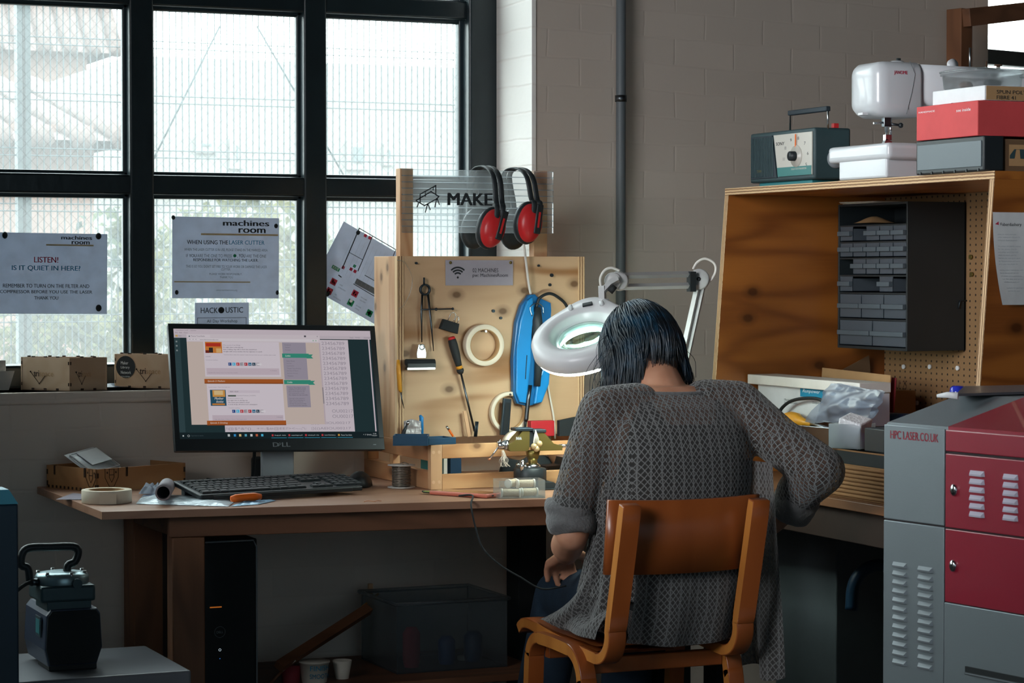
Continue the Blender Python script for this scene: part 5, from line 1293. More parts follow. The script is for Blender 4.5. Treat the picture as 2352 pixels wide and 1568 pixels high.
lw = N(nt, 'LayerWeight', i_Blend=.35); nt.links.new(math_(nt, 'MULTIPLY_ADD', lw.outputs['Fresnel'], .6, .05), x_.inputs[0]); nt.links.new(t_.outputs[0], x_.inputs[1]); nt.links.new(g_.outputs[0], x_.inputs[2]); nt.links.new(x_.outputs[0], out.inputs[0])
b = WB(lamp); b.M = b.M @ Ml; b.lathe([(.0001, -.012), (.02, -.0125), (.045, -.0155), (.062, -.021), (.062, -.024), (.045, -.030), (.02, -.033), (.0001, -.0335)], 'lens_glass', 48, cap=False); b.build('lens', lamp)
b = WB(lamp); b.M = b.M @ Ml; b.ring(.0605, .0645, -.030, -.018, 'milky_plastic', 48); b.build('lens_rim', lamp)
for a, r in ((R(94), .108), (R(52), .108)):
    b = WB(lamp); b.M = b.M @ Ml; b.lathe([(.006, 0), (.0055, .010), (.003, .013)], 'lamp_white', 14, TR(r*math.cos(a), r*math.sin(a), .0)); b.build('stud', lamp)
b = WB(lamp); b.M = b.M @ Ml; b.box(-.012, .012, -.006, .006, .0, .005, 'black_plastic', .001, TR(.108*math.cos(R(72)), .108*math.sin(R(72)), .001) @ RZ(-10)); b.build('switch', lamp)
hp = Ml @ Vector((.130*math.cos(R(72)), .130*math.sin(R(72)), 0))
dh = (hp-EYE).dot(FWD)
def A(px, py, d): return at(px, py, d=d)
h1, h2 = A(1384, 684, dh), A(1384, 655, dh)
b = WB(lamp); b.cyl(A(1386, 693, dh), A(1386, 686, dh), .014, 'lamp_white', n=20); b.tube([A(1384, 690, dh), A(1383, 656, dh)], .0105, 'arm_grey', 4); b.tube([A(1385, 668, dh), A(1402, 650, dh), A(1420, 640, dh)], .009, 'arm_grey', 4); b.build('head_bracket', lamp)
j1, j2 = A(1421, 645, dh+.03), A(1606, 641, dh+.20)
def disc(c, r, th, m, nm, dirv=None):
    n = dirv or (EYE-c).normalized(); q = n.to_track_quat('Z', 'Y').to_matrix().to_4x4(); q.translation = c
    b = WB(lamp); b.M = b.M @ q; b.lathe([(r, -th/2), (r, th*.3), (r*.9, th/2), (.0001, th/2)], m, 26, cap=False); b.lathe([(r, -th/2), (.0001, -th/2)], m, 26, cap=False); b.lathe([(r*.2, th/2), (r*.2, th/2+.002), (.0001, th/2+.002)], 'dark_steel', 12, cap=False); b.build(nm, lamp)
nd = Vector((-.55, -.83, .05)).normalized()
disc(j1, .024, .02, 'arm_grey', 'joint_disc', nd); disc(A(1408, 645, dh+.02), .021, .012, 'arm_grey', 'joint_disc', nd)
disc(j2, .026, .022, 'arm_grey', 'joint_disc', nd)
b = WB(lamp); b.cyl(A(1402, 660, dh), A(1412, 668, dh), .010, 'rubber', n=14); b.build('clamp_knob', lamp)
for y0, y1 in ((633, 629), (659, 655)):
    b = WB(lamp); b.tube([A(1422, y0, dh+.03), A(1602, y1, dh+.20)], .0078, 'arm_grey', 4); b.build('arm_bar', lamp)
b = WB(lamp); b.box(-.008, .008, -.01, .01, -.03, .02, 'black_plastic', M=Matrix.Translation(A(1588, 642, dh+.18))); b.build('pivot_block', lamp)
foot = Vector((2.70, 5.27, ZD+.07))
for o in (Vector((0, 0, 0)), Vector((.018, .004, 0))):
    b = WB(lamp); b.tube([j2+o+Vector((-.004, 0, -.014)), foot+o], .0078, 'arm_grey', 4); b.build('arm_bar', lamp)
b = WB(lamp); b.box(2.675, 2.735, 5.24, 5.30, ZD+.0005, ZD+.03, 'arm_grey', .004); b.cyl((2.705, 5.27, ZD+.03), (2.705, 5.27, ZD+.08), .012, 'arm_grey', n=16); b.build('desk_clamp', lamp)
b = WB(lamp); b.tube(smoothpts([A(1381, 660, dh), A(1379, 640, dh), A(1388, 622, dh), A(1404, 615, dh), A(1424, 622, dh)], 6), .0034, 'warm_white', 8)
b.build('cable', lamp)
b = WB(lamp); b.tube(smoothpts([A(1592, 618, dh+.2), A(1602, 602, dh+.2), A(1620, 594, dh+.2), A(1640, 604, dh+.2), A(1644, 622, dh+.2), A(1632, 644, dh+.2), A(1616, 652, dh+.2)], 6), .0034, 'warm_white', 8); b.build('cable', lamp)

# ------------------------------------------------------------------ side bench and plywood hutch
XF = 3.05
BX0 = at(1950, 1150, Z=ZD).x
bench = thing('side_bench', 'wooden side bench under the plywood hutch at the right', 'bench', (BX0, 4.95, 0))
mat('bench_shaded', '#2f2018', .6, vary=.15)  # apron wood darkened; the desk's shade is put into the colour
wood('bench_top', '#8a5d3b', '#553420', 'Y', 1.4, 12, .5, contrast=.45)
b = WB(bench); b.box(BX0, 3.62, 4.28, 5.62, ZD-.022, ZD, 'bench_top', .0015); b.build('benchtop', bench)
b = WB(bench); b.box(BX0+.02, BX0+.045, 4.32, 5.60, ZD-.10, ZD-.023, 'bench_shaded', .002); b.build('apron', bench)
for x, y in ((BX0+.05, 5.50), (3.52, 5.50), (BX0+.05, 4.32), (3.52, 4.32)):
    b = WB(bench); b.box(x, x+.07, y, y+.07, 0, ZD-.023, 'matt_black', .003); b.build('leg', bench)
YL = at(1665, 440, X=XF).y; YR = at(2284, 396, X=XF).y; HT = at(1665, 433, X=XF).z; XBK = 3.54; T18 = .018
XB_ = min(at(1622, 880, Y=YL).x, XF-.03)
hutch = thing('plywood_hutch', 'open plywood hutch with pegboard back standing on the side bench', 'hutch', (3.3, (YL+YR)/2, ZD))
wood('orange_panel', '#a9662a', '#683514', 'X', 1.3, 6, .40, knots=4.6, contrast=.6, coat=.15)
MY = frame((0, 0, 0), (1, 0, 0), (0, 0, 1))      # x->X, y->Z, extrusion toward -Y
def side_panel(y0, nm):
    zb = ZD+.0005
    b = WB(hutch); e = .0012
    b.add([(XB_+e, y0, zb), (XBK, y0, zb), (XBK, y0, HT-T18), (XF+e, y0, HT-T18), (XB_+e, y0+T18, zb), (XBK, y0+T18, zb), (XBK, y0+T18, HT-T18), (XF+e, y0+T18, HT-T18)],
          [(0, 1, 2, 3), (7, 6, 5, 4), (1, 5, 6, 2), (0, 4, 5, 1), (3, 2, 6, 7), (0, 3, 7, 4)], 'orange_panel'); s_ = b.build(nm, hutch)
    b = WB(hutch); b.add([(XB_, y0, zb), (XB_, y0+T18, zb), (XF, y0+T18, HT-T18), (XF, y0, HT-T18), (XB_+e, y0, zb), (XB_+e, y0+T18, zb), (XF+e, y0+T18, HT-T18), (XF+e, y0, HT-T18)],
        [(0, 1, 2, 3), (0, 4, 5, 1), (3, 2, 6, 7), (0, 3, 7, 4), (1, 5, 6, 2)], 'ply_edge_y'); b.build('panel_edge', hutch)
side_panel(YL-T18, 'side_panel'); side_panel(YR, 'side_panel')
b = WB(hutch); b.box(XF+.0015, XBK, YR, YL, HT-T18+.0003, HT, 'orange_ply'); b.build('top_panel', hutch)
b = WB(hutch); b.box(XF, XF+.0015, YR, YL, HT-T18+.0003, HT, 'ply_edge'); b.build('panel_edge', hutch)
# pegboard back
m, nt, p, out = newmat('pegboard')
tc = N(nt, 'TexCoord'); sx = N(nt, 'SeparateXYZ'); nt.links.new(tc.outputs['Object'], sx.inputs[0])
fy = math_(nt, 'SUBTRACT', math_(nt, 'FRACT', math_(nt, 'MULTIPLY', sx.outputs['Y'], 1/.025)), .5); fz = math_(nt, 'SUBTRACT', math_(nt, 'FRACT', math_(nt, 'MULTIPLY', sx.outputs['Z'], 1/.016)), .5)
dd = math_(nt, 'SQRT', math_(nt, 'ADD', math_(nt, 'POWER', math_(nt, 'MULTIPLY', fy, 25), 2), math_(nt, 'POWER', math_(nt, 'MULTIPLY', fz, 16), 2)))
nt.links.new(mixc(nt, math_(nt, 'LESS_THAN', dd, 3.0), hexc('#8d6b48'), hexc('#2a1f18')), p.inputs['Base Color']); p.inputs['Roughness'].default_value = .7
b = WB(hutch); b.box(XBK-.006, XBK, YR+T18, YL-T18, ZD+.0005, HT-T18, 'pegboard'); b.build('pegboard', hutch)
for px, py in ((2078, 842), (2138, 842), (2202, 845), (2202, 500), (2232, 590), (2050, 925), (2108, 925), (2234, 630)):
    c = at(px, py, X=XBK-.007); b = WB(hutch); b.cyl(c, c-Vector((.006, 0, 0)), .006, 'white_plastic' if py > 700 else 'brass', n=12); b.build('peg_cap', hutch)
c = at(2205, 690, X=XBK-.006)
b = WB(hutch); b.tube([c, c-Vector((.06, 0, 0)), c-Vector((.075, .0, -.012))], .0022, 'blued_steel', 6); b.tube([c-Vector((0, .03, 0)), c-Vector((.02, .03, 0)), c-Vector((.024, .03, .02))], .0022, 'blued_steel', 6); b.build('peg_hook', hutch)
# notice on the outer side of the hutch
c0, c1 = at(2280, 487, Y=YR-.001), at(2300, 700, Y=YR-.001)
nt_ = thing('paper_notice', 'curling white paper pinned to the outside of the hutch at the right', 'notice', (c0.x+.105, YR-.0012, c0.z)); nw = .21; nh = (c0.z-c1.z)*1.0
b = B(); b.grid(lambda u, v: (-nw/2+nw*u+.018*(1-u)*v*v*1.0, -.0004-.012*v*v*(1-u)**2, -nh*v), 12, 14, 'plain_paper'); b.build('sheet', nt_)
b = B(); M = frame((0, -.0006, 0), (1, 0, 0), (0, 0, 1))
b.text('Faberdashery', -.085, -.03, -.032, -.023, 'black_ink', M, .012); b.poly([(-.099, -.026, 0), (-.090, -.020, 0), (-.089, -.030, 0), (-.094, -.034, 0)], 'red_ink', M)
rnd = random.Random(4)
for k in range(20):
    if k in (3, 11, 17): continue
    y = -.05-.0065*k; x = -.098+.012*(k/20)**2
    s = ' '.join(rnd.choice(('making', 'colour', 'the', 'plastic', 'for', 'and', 'print', 'your', 'filament', 'good', 'with')) for _ in range(5))
    b.text(s, x+.004, x+.062+rnd.uniform(-.012, .004), y, y+.0035, 'faint_ink', M, z=.003+.004*(k/20)**2)
b.build('lettering', nt_, recalc=False)

# parts cabinet with clear drawers
XC = 3.355
q0, q1 = at(1925, 470, X=XC), at(2083, 803, X=XC)
CY0, CY1, CZ0, CZ1 = q1.y, q0.y, q1.z-.004, q0.z
cab = thing('parts_cabinet', 'black parts cabinet with rows of clear drawers hung inside the hutch', 'cabinet', (3.44, (CY0+CY1)/2, CZ0))
CW = CY1-CY0; CH = CZ1-CZ0
b = WB(cab); w_ = .006
b.box(XC, XBK-.008, CY0, CY0+w_, CZ0, CZ1, 'black_plastic', .001); b.box(XC, XBK-.008, CY1-w_, CY1, CZ0, CZ1, 'black_plastic', .001)
b.box(XC, XBK-.008, CY0+w_, CY1-w_, CZ1-w_, CZ1, 'black_plastic'); b.box(XC, XBK-.008, CY0+w_, CY1-w_, CZ0, CZ0+w_, 'black_plastic'); b.box(XBK-.012, XBK-.008, CY0, CY1, CZ0, CZ1, 'black_plastic')
fr = [(.955, .86, 0), (.845, .745, 5), (.735, .635, 5), (.625, .515, 5), (.50, .395, 5), (.375, .215, 3), (.195, .025, 2)]
for i, (t_, l_, n_) in enumerate(fr):
    z = CZ0+CH*(l_-.012); b.box(XC+.002, XBK-.012, CY0+w_, CY1-w_, z-.002, z+.002, 'black_plastic')
b.build('cabinet_shell', cab)
clear('drawer_plastic', '#8f9aa6', .34, .2, .3); mat('drawer_label', '#4f585f', .5)
gone = {(1, 1), (3, 0), (4, 1), (4, 2), (4, 4)}
for i, (t_, l_, n_) in enumerate(fr):
    for k in range(n_):
        if (i, k) in gone: continue
        y1 = CY1-w_-.001-(CW-2*w_)*k/n_; y0 = y1-(CW-2*w_)/n_+.002; z0, z1 = CZ0+CH*l_, CZ0+CH*t_
        b = WB(cab); b.box(XC+.003, XC+.0045, y0, y1, z0, z1, 'drawer_plastic'); b.box(XC+.003, XBK-.03, y0, y0+.0012, z0, z1-.006, 'drawer_plastic'); b.box(XC+.003, XBK-.03, y1-.0012, y1, z0, z1-.006, 'drawer_plastic'); b.box(XC+.003, XBK-.03, y0, y1, z0, z0+.0012, 'drawer_plastic')
        d = b.build('drawer', cab)
        zm = z0+(z1-z0)*.5
        b = WB(cab); b.box(XC-.008, XC+.0028, y0+.002, y1-.002, zm-.006, zm+.006, 'drawer_plastic' if 0 else 'drawer_label', .001); h_ = b.build('pull', d)
c = at(1960, 466, X=XC+.05); 
pa = thing('paper_stack', 'few loose papers lying on top of the black parts cabinet', 'papers', (XC+.06, CY1-.09, CZ1+.0005))
for k, r in enumerate((-6, 4, 12)):
    b = B(RZ(r)); b.box(-.06, .06, -.085+.01*k, .075, .002*k, .002*k+.0012, 'cream'); b.build('sheet', pa)
pa = thing('brown_packet', 'pale brown packet lying in the open top shelf of the cabinet', 'packet', (XC+.04, CY1-.10, CZ0+CH*.86)); b = B(); b.grid(lambda u, v: (-.03+.08*u, -.05+.1*v, .003+.018*math.sin(math.pi*u)*math.sin(math.pi*v)), 10, 10, 'card'); b.build('body', pa)
# ------------------------------------------------------------------ on top of the hutch
HZ = HT+.0005
# radio with dial
RXF = 3.10
r0, r1 = at(1723, 425, X=RXF), at(1871, 410, X=RXF); RY0, RY1 = r1.y, r0.y; RZ1 = at(1797, 300, X=RXF).z
mat('radio_green', '#33484c', .5, vary=.08); mat('radio_panel', '#c9c5bc', .35); mat('radio_teal', '#3f7f7d', .45); mat('radio_dark', '#25313a', .55)
radio = thing('portable_radio', 'old portable radio with white dial and speaker grille on top of the hutch', 'radio', (RXF+.05, (RY0+RY1)/2, HZ))
RW = RY1-RY0; RB = HZ+.012; RH = RZ1-RB
Mr = frame((RXF, RY1, RB), (0, -1, 0), (0, 0, 1))       # x along the front to the right, y up, z toward the viewer
b = WB(radio); b.M = b.M @ Mr; b.box(0, RW, 0, RH, -.105, 0, 'radio_green', .006); b.build('cabinet', radio)
b = WB(radio); b.M = b.M @ Mr; b.box(.03, RW-.03, -.012, 0, -.09, -.01, 'teal', .003); b.build('foot', radio)
b = WB(radio); b.M = b.M @ Mr
b.prism([(.008, .01), (RW*.44, .01), (RW*.36, RH-.01), (.008, RH-.01)], 0, .003, 'radio_dark', bev=.001)
for k in range(15):
    x = .012+k*RW*.36/15; b.box(x, x+.0035, .014, RH-.014, .003, .0042, 'radio_green')
b.build('speaker_grille', radio)
b = WB(radio); b.M = b.M @ Mr; b.prism([(RW*.46, .012), (RW-.008, .012), (RW-.008, RH-.010), (RW*.39, RH-.010)], 0, .0035, 'radio_panel', bev=.001); pnl = b.build('dial_panel', radio)
b = WB(radio); b.M = b.M @ Mr; b.prism([(RW*.462, .012), (RW-.010, .012), (RW-.010, RH*.27), (RW*.45, RH*.27)], .0035, .0042, 'radio_teal')
b.text('SOLID STATE TRANSISTOR', RW*.67, RW*.90, RH*.205, RH*.24, 'cream', z=.0044); b.text('SONY', RW*.43, RW*.56, RH*.71, RH*.775, 'black_ink', z=.0037, offset=.02)
for a in range(-1, 8):
    x, y = RW*.735+.060*math.cos(R(a*36-30)), RH*.47+.046*math.sin(R(a*36-30)); b.text(str(a+5), x-.004, x+.004, y-.004, y+.004, 'black_ink', z=.0037)
b.text('TFM', RW*.13, RW*.20, RH*.2, RH*.25, 'brass', z=.0045)
b.build('dial_lettering', radio, recalc=False)
b = WB(radio); b.M = b.M @ Mr; b.lathe([(.028, .0035), (.027, .007), (.012, .009), (.012, .020), (.009, .022), (.0001, .022)], 'radio_panel', 28, TR(RW*.745, RH*.47, 0), cap=False); b.lathe([(.0125, .009), (.012, .024), (.0001, .024)], 'black_plastic', 20, TR(RW*.745, RH*.47, 0), cap=False); k_ = b.build('tuning_knob', radio)
b = WB(radio); b.M = b.M @ Mr; b.box(RW*.745-.002, RW*.745+.002, RH*.49, RH*.90, .006, .0075, 'orange_plastic'); b.build('pointer', radio)
b = WB(radio); b.M = b.M @ Mr
x0, x1 = RW*.42, RW*.99; hy = RH+.048
b.tube([(x0, RH-.004, -.04), (x0, hy, -.04), (x1, hy, -.04), (x1, RH-.004, -.04)], .0026, 'chrome', 8); hd = b.build('handle_wire', radio)
b = WB(radio); b.M = b.M @ Mr; b.box(x0-.002, x1+.002, hy-.007, hy+.006, -.047, -.033, 'radio_dark', .003); b.build('handle_grip', radio)
b = WB(radio); b.M = b.M @ Mr; b.lathe([(.024, 0), (.022, .010), (.0001, .010)], 'grey_plastic', 28, frame((RW+.0, RH*.40, -.06), (0, 0, -1), (0, 1, 0)), cap=False); b.build('side_knob', radio)
b = WB(radio); b.M = b.M @ Mr; b.box(RW-.02, RW-.008, RH, RH+.012, -.075, -.06, 'red_plastic', .001); b.build('red_button', radio)
b = WB(radio); b.M = b.M @ Mr; b.prism([(0, 0), (.004, 0), (.004, RH*.9), (.007, RH+.004), (-.01, RH+.004)], -.11, -.105, 'radio_dark'); b.build('torn_back', radio)

# sewing machine
SYF = 4.86                                      # front side faces the camera
mat('machine_white', '#cfd2d6', .28, coat=.3)
hx0 = at(2032, 200, Y=SYF).x; hz1 = at(2080, 140, Y=SYF).z; hz0 = at(2080, 268, Y=SYF).z
EX = hx0+.50; DY = .135
sm = thing('sewing_machine', 'white sewing machine with its needle arm facing left on top of the hutch', 'sewing machine', (hx0+.2, SYF+.06, HZ))
def rr_(x, y0, y1, z0, z1, r, n=6):
    pts = []
    for cy, cz, a0 in ((y1-r, z1-r, 0), (y0+r, z1-r, 90), (y0+r, z0+r, 180), (y1-r, z0+r, 270)):
        for k in range(n+1):
            a = R(a0+90*k/n); pts.append((x, cy+r*math.cos(a), cz+r*math.sin(a)))
    return pts
b = WB(sm); zc_ = (hz0+hz1)/2; H_ = hz1-hz0
xs = [(-.022, .50, .62), (-.016, .80, .84), (-.004, .95, .96), (.012, 1, 1), (.10, 1, 1), (.105, .985, .985)]
rgs = []
for dx, ky_, kz_ in xs:
    hy_, hz_ = DY/2*ky_, H_/2*kz_; rgs.append(rr_(hx0+dx, SYF+DY/2-hy_, SYF+DY/2+hy_, zc_-hz_+(.004 if dx < 0 else 0), zc_+hz_, .028*min(ky_, kz_)))
b.loft(rgs, 'machine_white'); b.build('needle_head', sm)
b = WB(sm); zt1 = hz1-.004; zb1 = hz1-.105
b.loft([rr_(hx0+x, SYF+.006, SYF+DY-.006, zb1+dz, zt1-dt, .018) for x, dz, dt in ((.105, 0, 0), (.25, 0, .001), (.34, 0, .002))], 'machine_white'); b.build('upper_arm', sm)
b = WB(sm); b.loft([rr_(hx0+x, SYF+.006+e, SYF+DY-.006-e, HZ+.06, zt1-.002-dt, .022) for x, e, dt in ((.33, .0, 0), (.42, .0, .0), (.455, .006, .008), (.478, .014, .026), (.490, .03, .06))], 'machine_white'); b.build('pillar', sm)
bx0 = at(1904, 370, X=hx0-.04)
by1, by0 = bx0.y, at(2044, 380, X=hx0-.04).y; bz1 = HZ+.082
b = WB(sm); b.box(hx0-.045, hx0+.335, by0, by1, HZ+.042, bz1, 'machine_white', .014, seg=4); b.build('extension_table', sm)
b = WB(sm); b.box(hx0-.040, hx0+.335, by0+.015, by1-.045, HZ, HZ+.048, 'machine_white', .006, seg=3); b.box(hx0+.30, hx0+.47, by0+.02, by1-.06, HZ, HZ+.07, 'machine_white', .006); b.build('bed', sm)
nx = at(2036, 300, Y=SYF+.05).x
b = WB(sm); y_ = SYF+.05
b.cyl((nx, y_, hz0-.035), (nx, y_, hz0+.01), .0045, 'steel', n=12); b.cyl((nx, y_, bz1+.006), (nx, y_, hz0-.03), .0018, 'chrome', n=8); b.box(nx-.010, nx+.010, y_-.006, y_+.006, hz0-.022, hz0+.002, 'dark_steel', .001); b.build('needle_bar', sm)
b = WB(sm); b.cyl((nx+.012, y_, hz0-.05), (nx+.012, y_, hz0), .0028, 'chrome', n=10); b.box(nx-.006, nx+.012, y_-.006, y_+.006, hz0-.055, hz0-.040, 'chrome', .001); b.prism([(-.010, 0), (.014, 0), (.012, .006), (-.004, .012)], -.006, .006, 'chrome', M=TR(nx, y_, bz1+.004) @ RX(90)); b.build('presser_foot', sm)
b = WB(sm); b.cyl((nx+.008, y_, hz0-.014), (nx+.034, y_-.01, hz0-.018), .003, 'dark_steel', n=8); b.ball((nx+.034, y_-.01, hz0-.018), .0065, 'black_plastic', 12, 8); b.cyl((nx-.036, y_, hz0-.014), (nx-.01, y_, hz0-.012), .0025, 'chrome', n=8); b.build('thumb_screw', sm)
b = WB(sm); Mf = frame((0, SYF-.0006, 0), (1, 0, 0), (0, 0, 1)); b.M = b.M @ Mf
a, c = at(2053, 172, Y=SYF), at(2084, 163, Y=SYF); b.text('JANOME', a.x, c.x, a.z, c.z, 'red_ink', z=.0004, offset=.02); b.build('maker_name', sm, recalc=False)
b = WB(sm); b.tube([at(x, y, Y=SYF-.0004) for x, y in ((2090, 140), (2102, 170), (2095, 210), (2082, 262))], .0006, 'mid_grey', 6); b.build('cover_seam', sm)
b = WB(sm); c = at(2064, 136, Y=SYF+.06); b.cyl((c.x, c.y, hz1-.004), (c.x, c.y, hz1+.012), .0055, 'black_plastic', n=14); b.lathe([(.022, 0), (.015, .006), (.0001, .007)], 'machine_white', 20, TR(c.x-.005, c.y, hz1-.001), cap=False); b.build('pressure_dial', sm)
c = at(2228, 140, Y=SYF+.07); b = WB(sm); b.cyl((c.x, c.y, hz1-.006), (c.x, c.y, hz1+.046), .0026, 'steel', n=10); b.build('spool_pin', sm)
c = at(2188, 140, Y=SYF+.08); b = WB(sm); b.lathe([(.014, -.004), (.014, .004), (.0001, .005)], 'machine_white', 22, TR(c.x, c.y, hz1+.004) @ RX(75), cap=False); b.build('thread_guide', sm)
c = at(2293, 150, Y=SYF+.08); b = WB(sm); b.cyl((c.x, c.y, hz1-.008), (c.x, c.y, hz1+.006), .005, 'brown_ink', n=12); b.lathe([(.010, .006), (.010, .009), (.0001, .009)], 'brown_ink', 14, TR(c.x, c.y, hz1), cap=False); b.cyl((c.x-.035, c.y, hz1-.006), (c.x-.035, c.y, hz1+.016), .0022, 'brown_ink', n=8); b.build('bobbin_winder', sm)
c = at(1985, 262, X=hx0-.022); b = WB(sm); b.box(c.x-.012, c.x+.004, c.y-.012, c.y+.01, c.z-.003, c.z+.003, 'white_plastic', .001); b.build('thread_cutter', sm)

# boxes at the right end of the top
GX = 3.035
k0, k1 = at(2102, 395, X=GX), at(2258, 388, X=GX); kz1 = at(2180, 318, X=GX).z
KY0, KY1 = k1.y, k0.y
mat('case_grey', '#59646a', .4)
t = thing('black_case', 'black plastic case with grey end panel at the right end of the hutch top', 'case', (GX+.02, (KY0+KY1)/2, HZ))
b = WB(t); b.box(GX+.002, GX+.055, KY0, KY1, HZ, kz1, 'black_plastic', .004); b.build('frame', t)
b = WB(t); b.box(GX, GX+.004, KY0+.008, KY1-.008, HZ+.010, kz1-.010, 'case_grey', .001); b.build('end_panel', t)
for k in range(6):
    y = KY0+.02+(KY1-KY0-.04)*k/5; b = WB(t); b.box(GX, GX+.01, y-.002, y+.002, HZ, HZ+.006, 'dark_plastic'); b.build('stud', t)
t = thing('printed_carton', 'brown carton with printed emblem behind the black case on the hutch', 'carton', (GX+.2, KY0+.13, HZ))
bx = (GX+.06, GX+.42, KY0+.004, KY0+.24)
b = WB(t); b.box(*bx, HZ, kz1-.006, 'cardboard_dark', .002); b.build('carton_body', t)
b = WB(t); b.M = b.M @ frame((bx[0], bx[2]-.0006, HZ), (1, 0, 0), (0, 0, 1)); ch = kz1-.006-HZ
b.rect(.010, .20, .012, ch-.012, 'card', z=0)
b.prism([(.012, .028), (.024, .028), (.028, .048), (.038, .048), (.040, .028), (.052, .028), (.052, ch-.022), (.024, ch-.022), (.012, ch-.036)], .0002, .0004, 'radio_green')
for x, w, s, m in ((.068, .004, 'FRAGILE', 'black_ink'), (.082, .004, 'HANDLE', 'black_ink'), (.095, .006, 'SPUN', 'red_ink'), (.108, .006, 'FIBRE', 'red_ink')):
    b.text(s, 0, ch-.05, 0, w, m, M=TR(x+w, .025, .0006) @ RZ(90))
b.build('print', t, recalc=False)
rz0 = kz1+.0008; rz1 = at(2175, 238, X=GX).z
q0, q1 = at(2105, 270, X=GX), at(2246, 270, X=GX); QY0, QY1 = q1.y, q0.y
t = thing('red_carton', 'bright red cardboard carton stacked on the black case', 'carton', (GX+.2, (QY0+QY1)/2, rz0))
mat('red_dark_card', '#8e2f38', .75)
b = WB(t); b.box(GX, GX+.40, QY0, QY1, rz0, rz1, 'red_card', .002); b.build('carton_body', t)
b = WB(t); Mq = frame((GX-.0006, QY1, rz0), (0, -1, 0), (0, 0, 1)); b.M = b.M @ Mq
b.text('HANDMADE', .01, .075, .062, .066, 'white_ink'); b.text('see inside', .16, .215, .056, .063, 'white_ink'); b.build('print', t, recalc=False)
b = WB(t); b.box(GX+.0, GX+.401, (QY0+QY1)/2-.02, (QY0+QY1)/2-.0185, rz1-.001, rz1+.0005, 'red_dark_card'); b.build('lid_seam', t)
w0, w1 = at(2142, 215, X=GX+.02), at(2262, 215, X=GX+.02); wz1 = at(2200, 203, X=GX+.02).z
t = thing('white_carton', 'low white carton with brown printed side on the red carton', 'carton', (GX+.15, (w0.y+w1.y)/2, rz1+.001))
b = WB(t); b.box(GX+.02, GX+.30, w1.y, w0.y, rz1+.001, wz1, 'white_plastic', .002); b.build('carton_body', t)
b = WB(t); b.box(GX+.024, GX+.298, w1.y-.001, w1.y, rz1+.002, wz1-.001, 'card'); b.build('printed_side', t)
b = WB(t); b.M = b.M @ frame((GX+.05, w1.y-.0016, rz1), (1, 0, 0), (0, 0, 1)); b.text('SPUN POLYESTER', .0, .12, .016, .024, 'black_ink'); b.text('FIBRE 41', .0, .05, .004, .012, 'black_ink'); b.build('print', t, recalc=False)
f0, f1 = at(2136, 190, X=GX+.015), at(2232, 190, X=GX+.015); fz0 = wz1+.001; fz1 = at(2180, 165, X=GX+.015).z
t = thing('clear_tub', 'clear plastic food tub of oddments on the white carton', 'tub', (GX+.09, (f0.y+f1.y)/2, fz0))
yc = (f0.y+f1.y)/2; hy = (f0.y-f1.y)/2
b = WB(t); b.loft([rr_(0, 0, 1, 0, 1, .2, 3) and [(GX+.10+xx*(.075*k), yc+yy*hy*k, z) for xx, yy in [(math.copysign(abs(math.cos(a))**.5, math.cos(a)), math.copysign(abs(math.sin(a))**.5, math.sin(a))) for a in [2*math.pi*i/28 for i in range(28)]]] for k, z in ((.90, fz0), (.94, fz0+.004), (.98, fz1-.006), (1.03, fz1-.005), (1.03, fz1))], 'milky_plastic', cap=False)
b.add([(GX+.10+xx*.0675, yc+yy*hy*.90, fz0) for xx, yy in [(math.copysign(abs(math.cos(a))**.5, math.cos(a)), math.copysign(abs(math.sin(a))**.5, math.sin(a))) for a in [2*math.pi*i/28 for i in range(28)]]], [tuple(range(28))], 'milky_plastic'); b.build('tub_body', t)
b = WB(t); b.loft([[(GX+.10+xx*.079*k, yc+yy*hy*1.05*k, fz1+z) for xx, yy in [(math.copysign(abs(math.cos(a))**.5, math.cos(a)), math.copysign(abs(math.sin(a))**.5, math.sin(a))) for a in [2*math.pi*i/28 for i in range(28)]]] for k, z in ((1.0, .0006), (1, .004), (.9, .006))], 'clear_plastic'); b.build('lid', t)
for i, (dx, dy, r, m, lb) in enumerate(((-.03, .02, .011, 'dark_timber', 'brownish oddment inside the clear tub, nearer its left'), (.02, -.01, .014, 'black_plastic', 'round black oddment inside the clear tub, nearer its right'))):
    o = thing('oddment', lb, 'oddment', (GX+.10+dx, yc+dy, fz0+.0015)); b = B(); b.ball((0, 0, r*.8), (r*1.6, r, r*.8), m, 12, 8); b.build('body', o)
c = at(2270, 185, X=GX+.16)
t = thing('plastic_strip', 'clear strip of plastic leaning down at the right of the tub', 'strip', (GX+.20, w1.y+.03, wz1+.001))
b = B(RZ(-14) @ RY(9)); b.box(-.06, .16, -.012, .012, .014, .020, 'milky_plastic', .002); b.build('strip', t)

# ------------------------------------------------------------------ clutter on the side bench
mat('kraft', '#8a623d', .85, vary=.08)
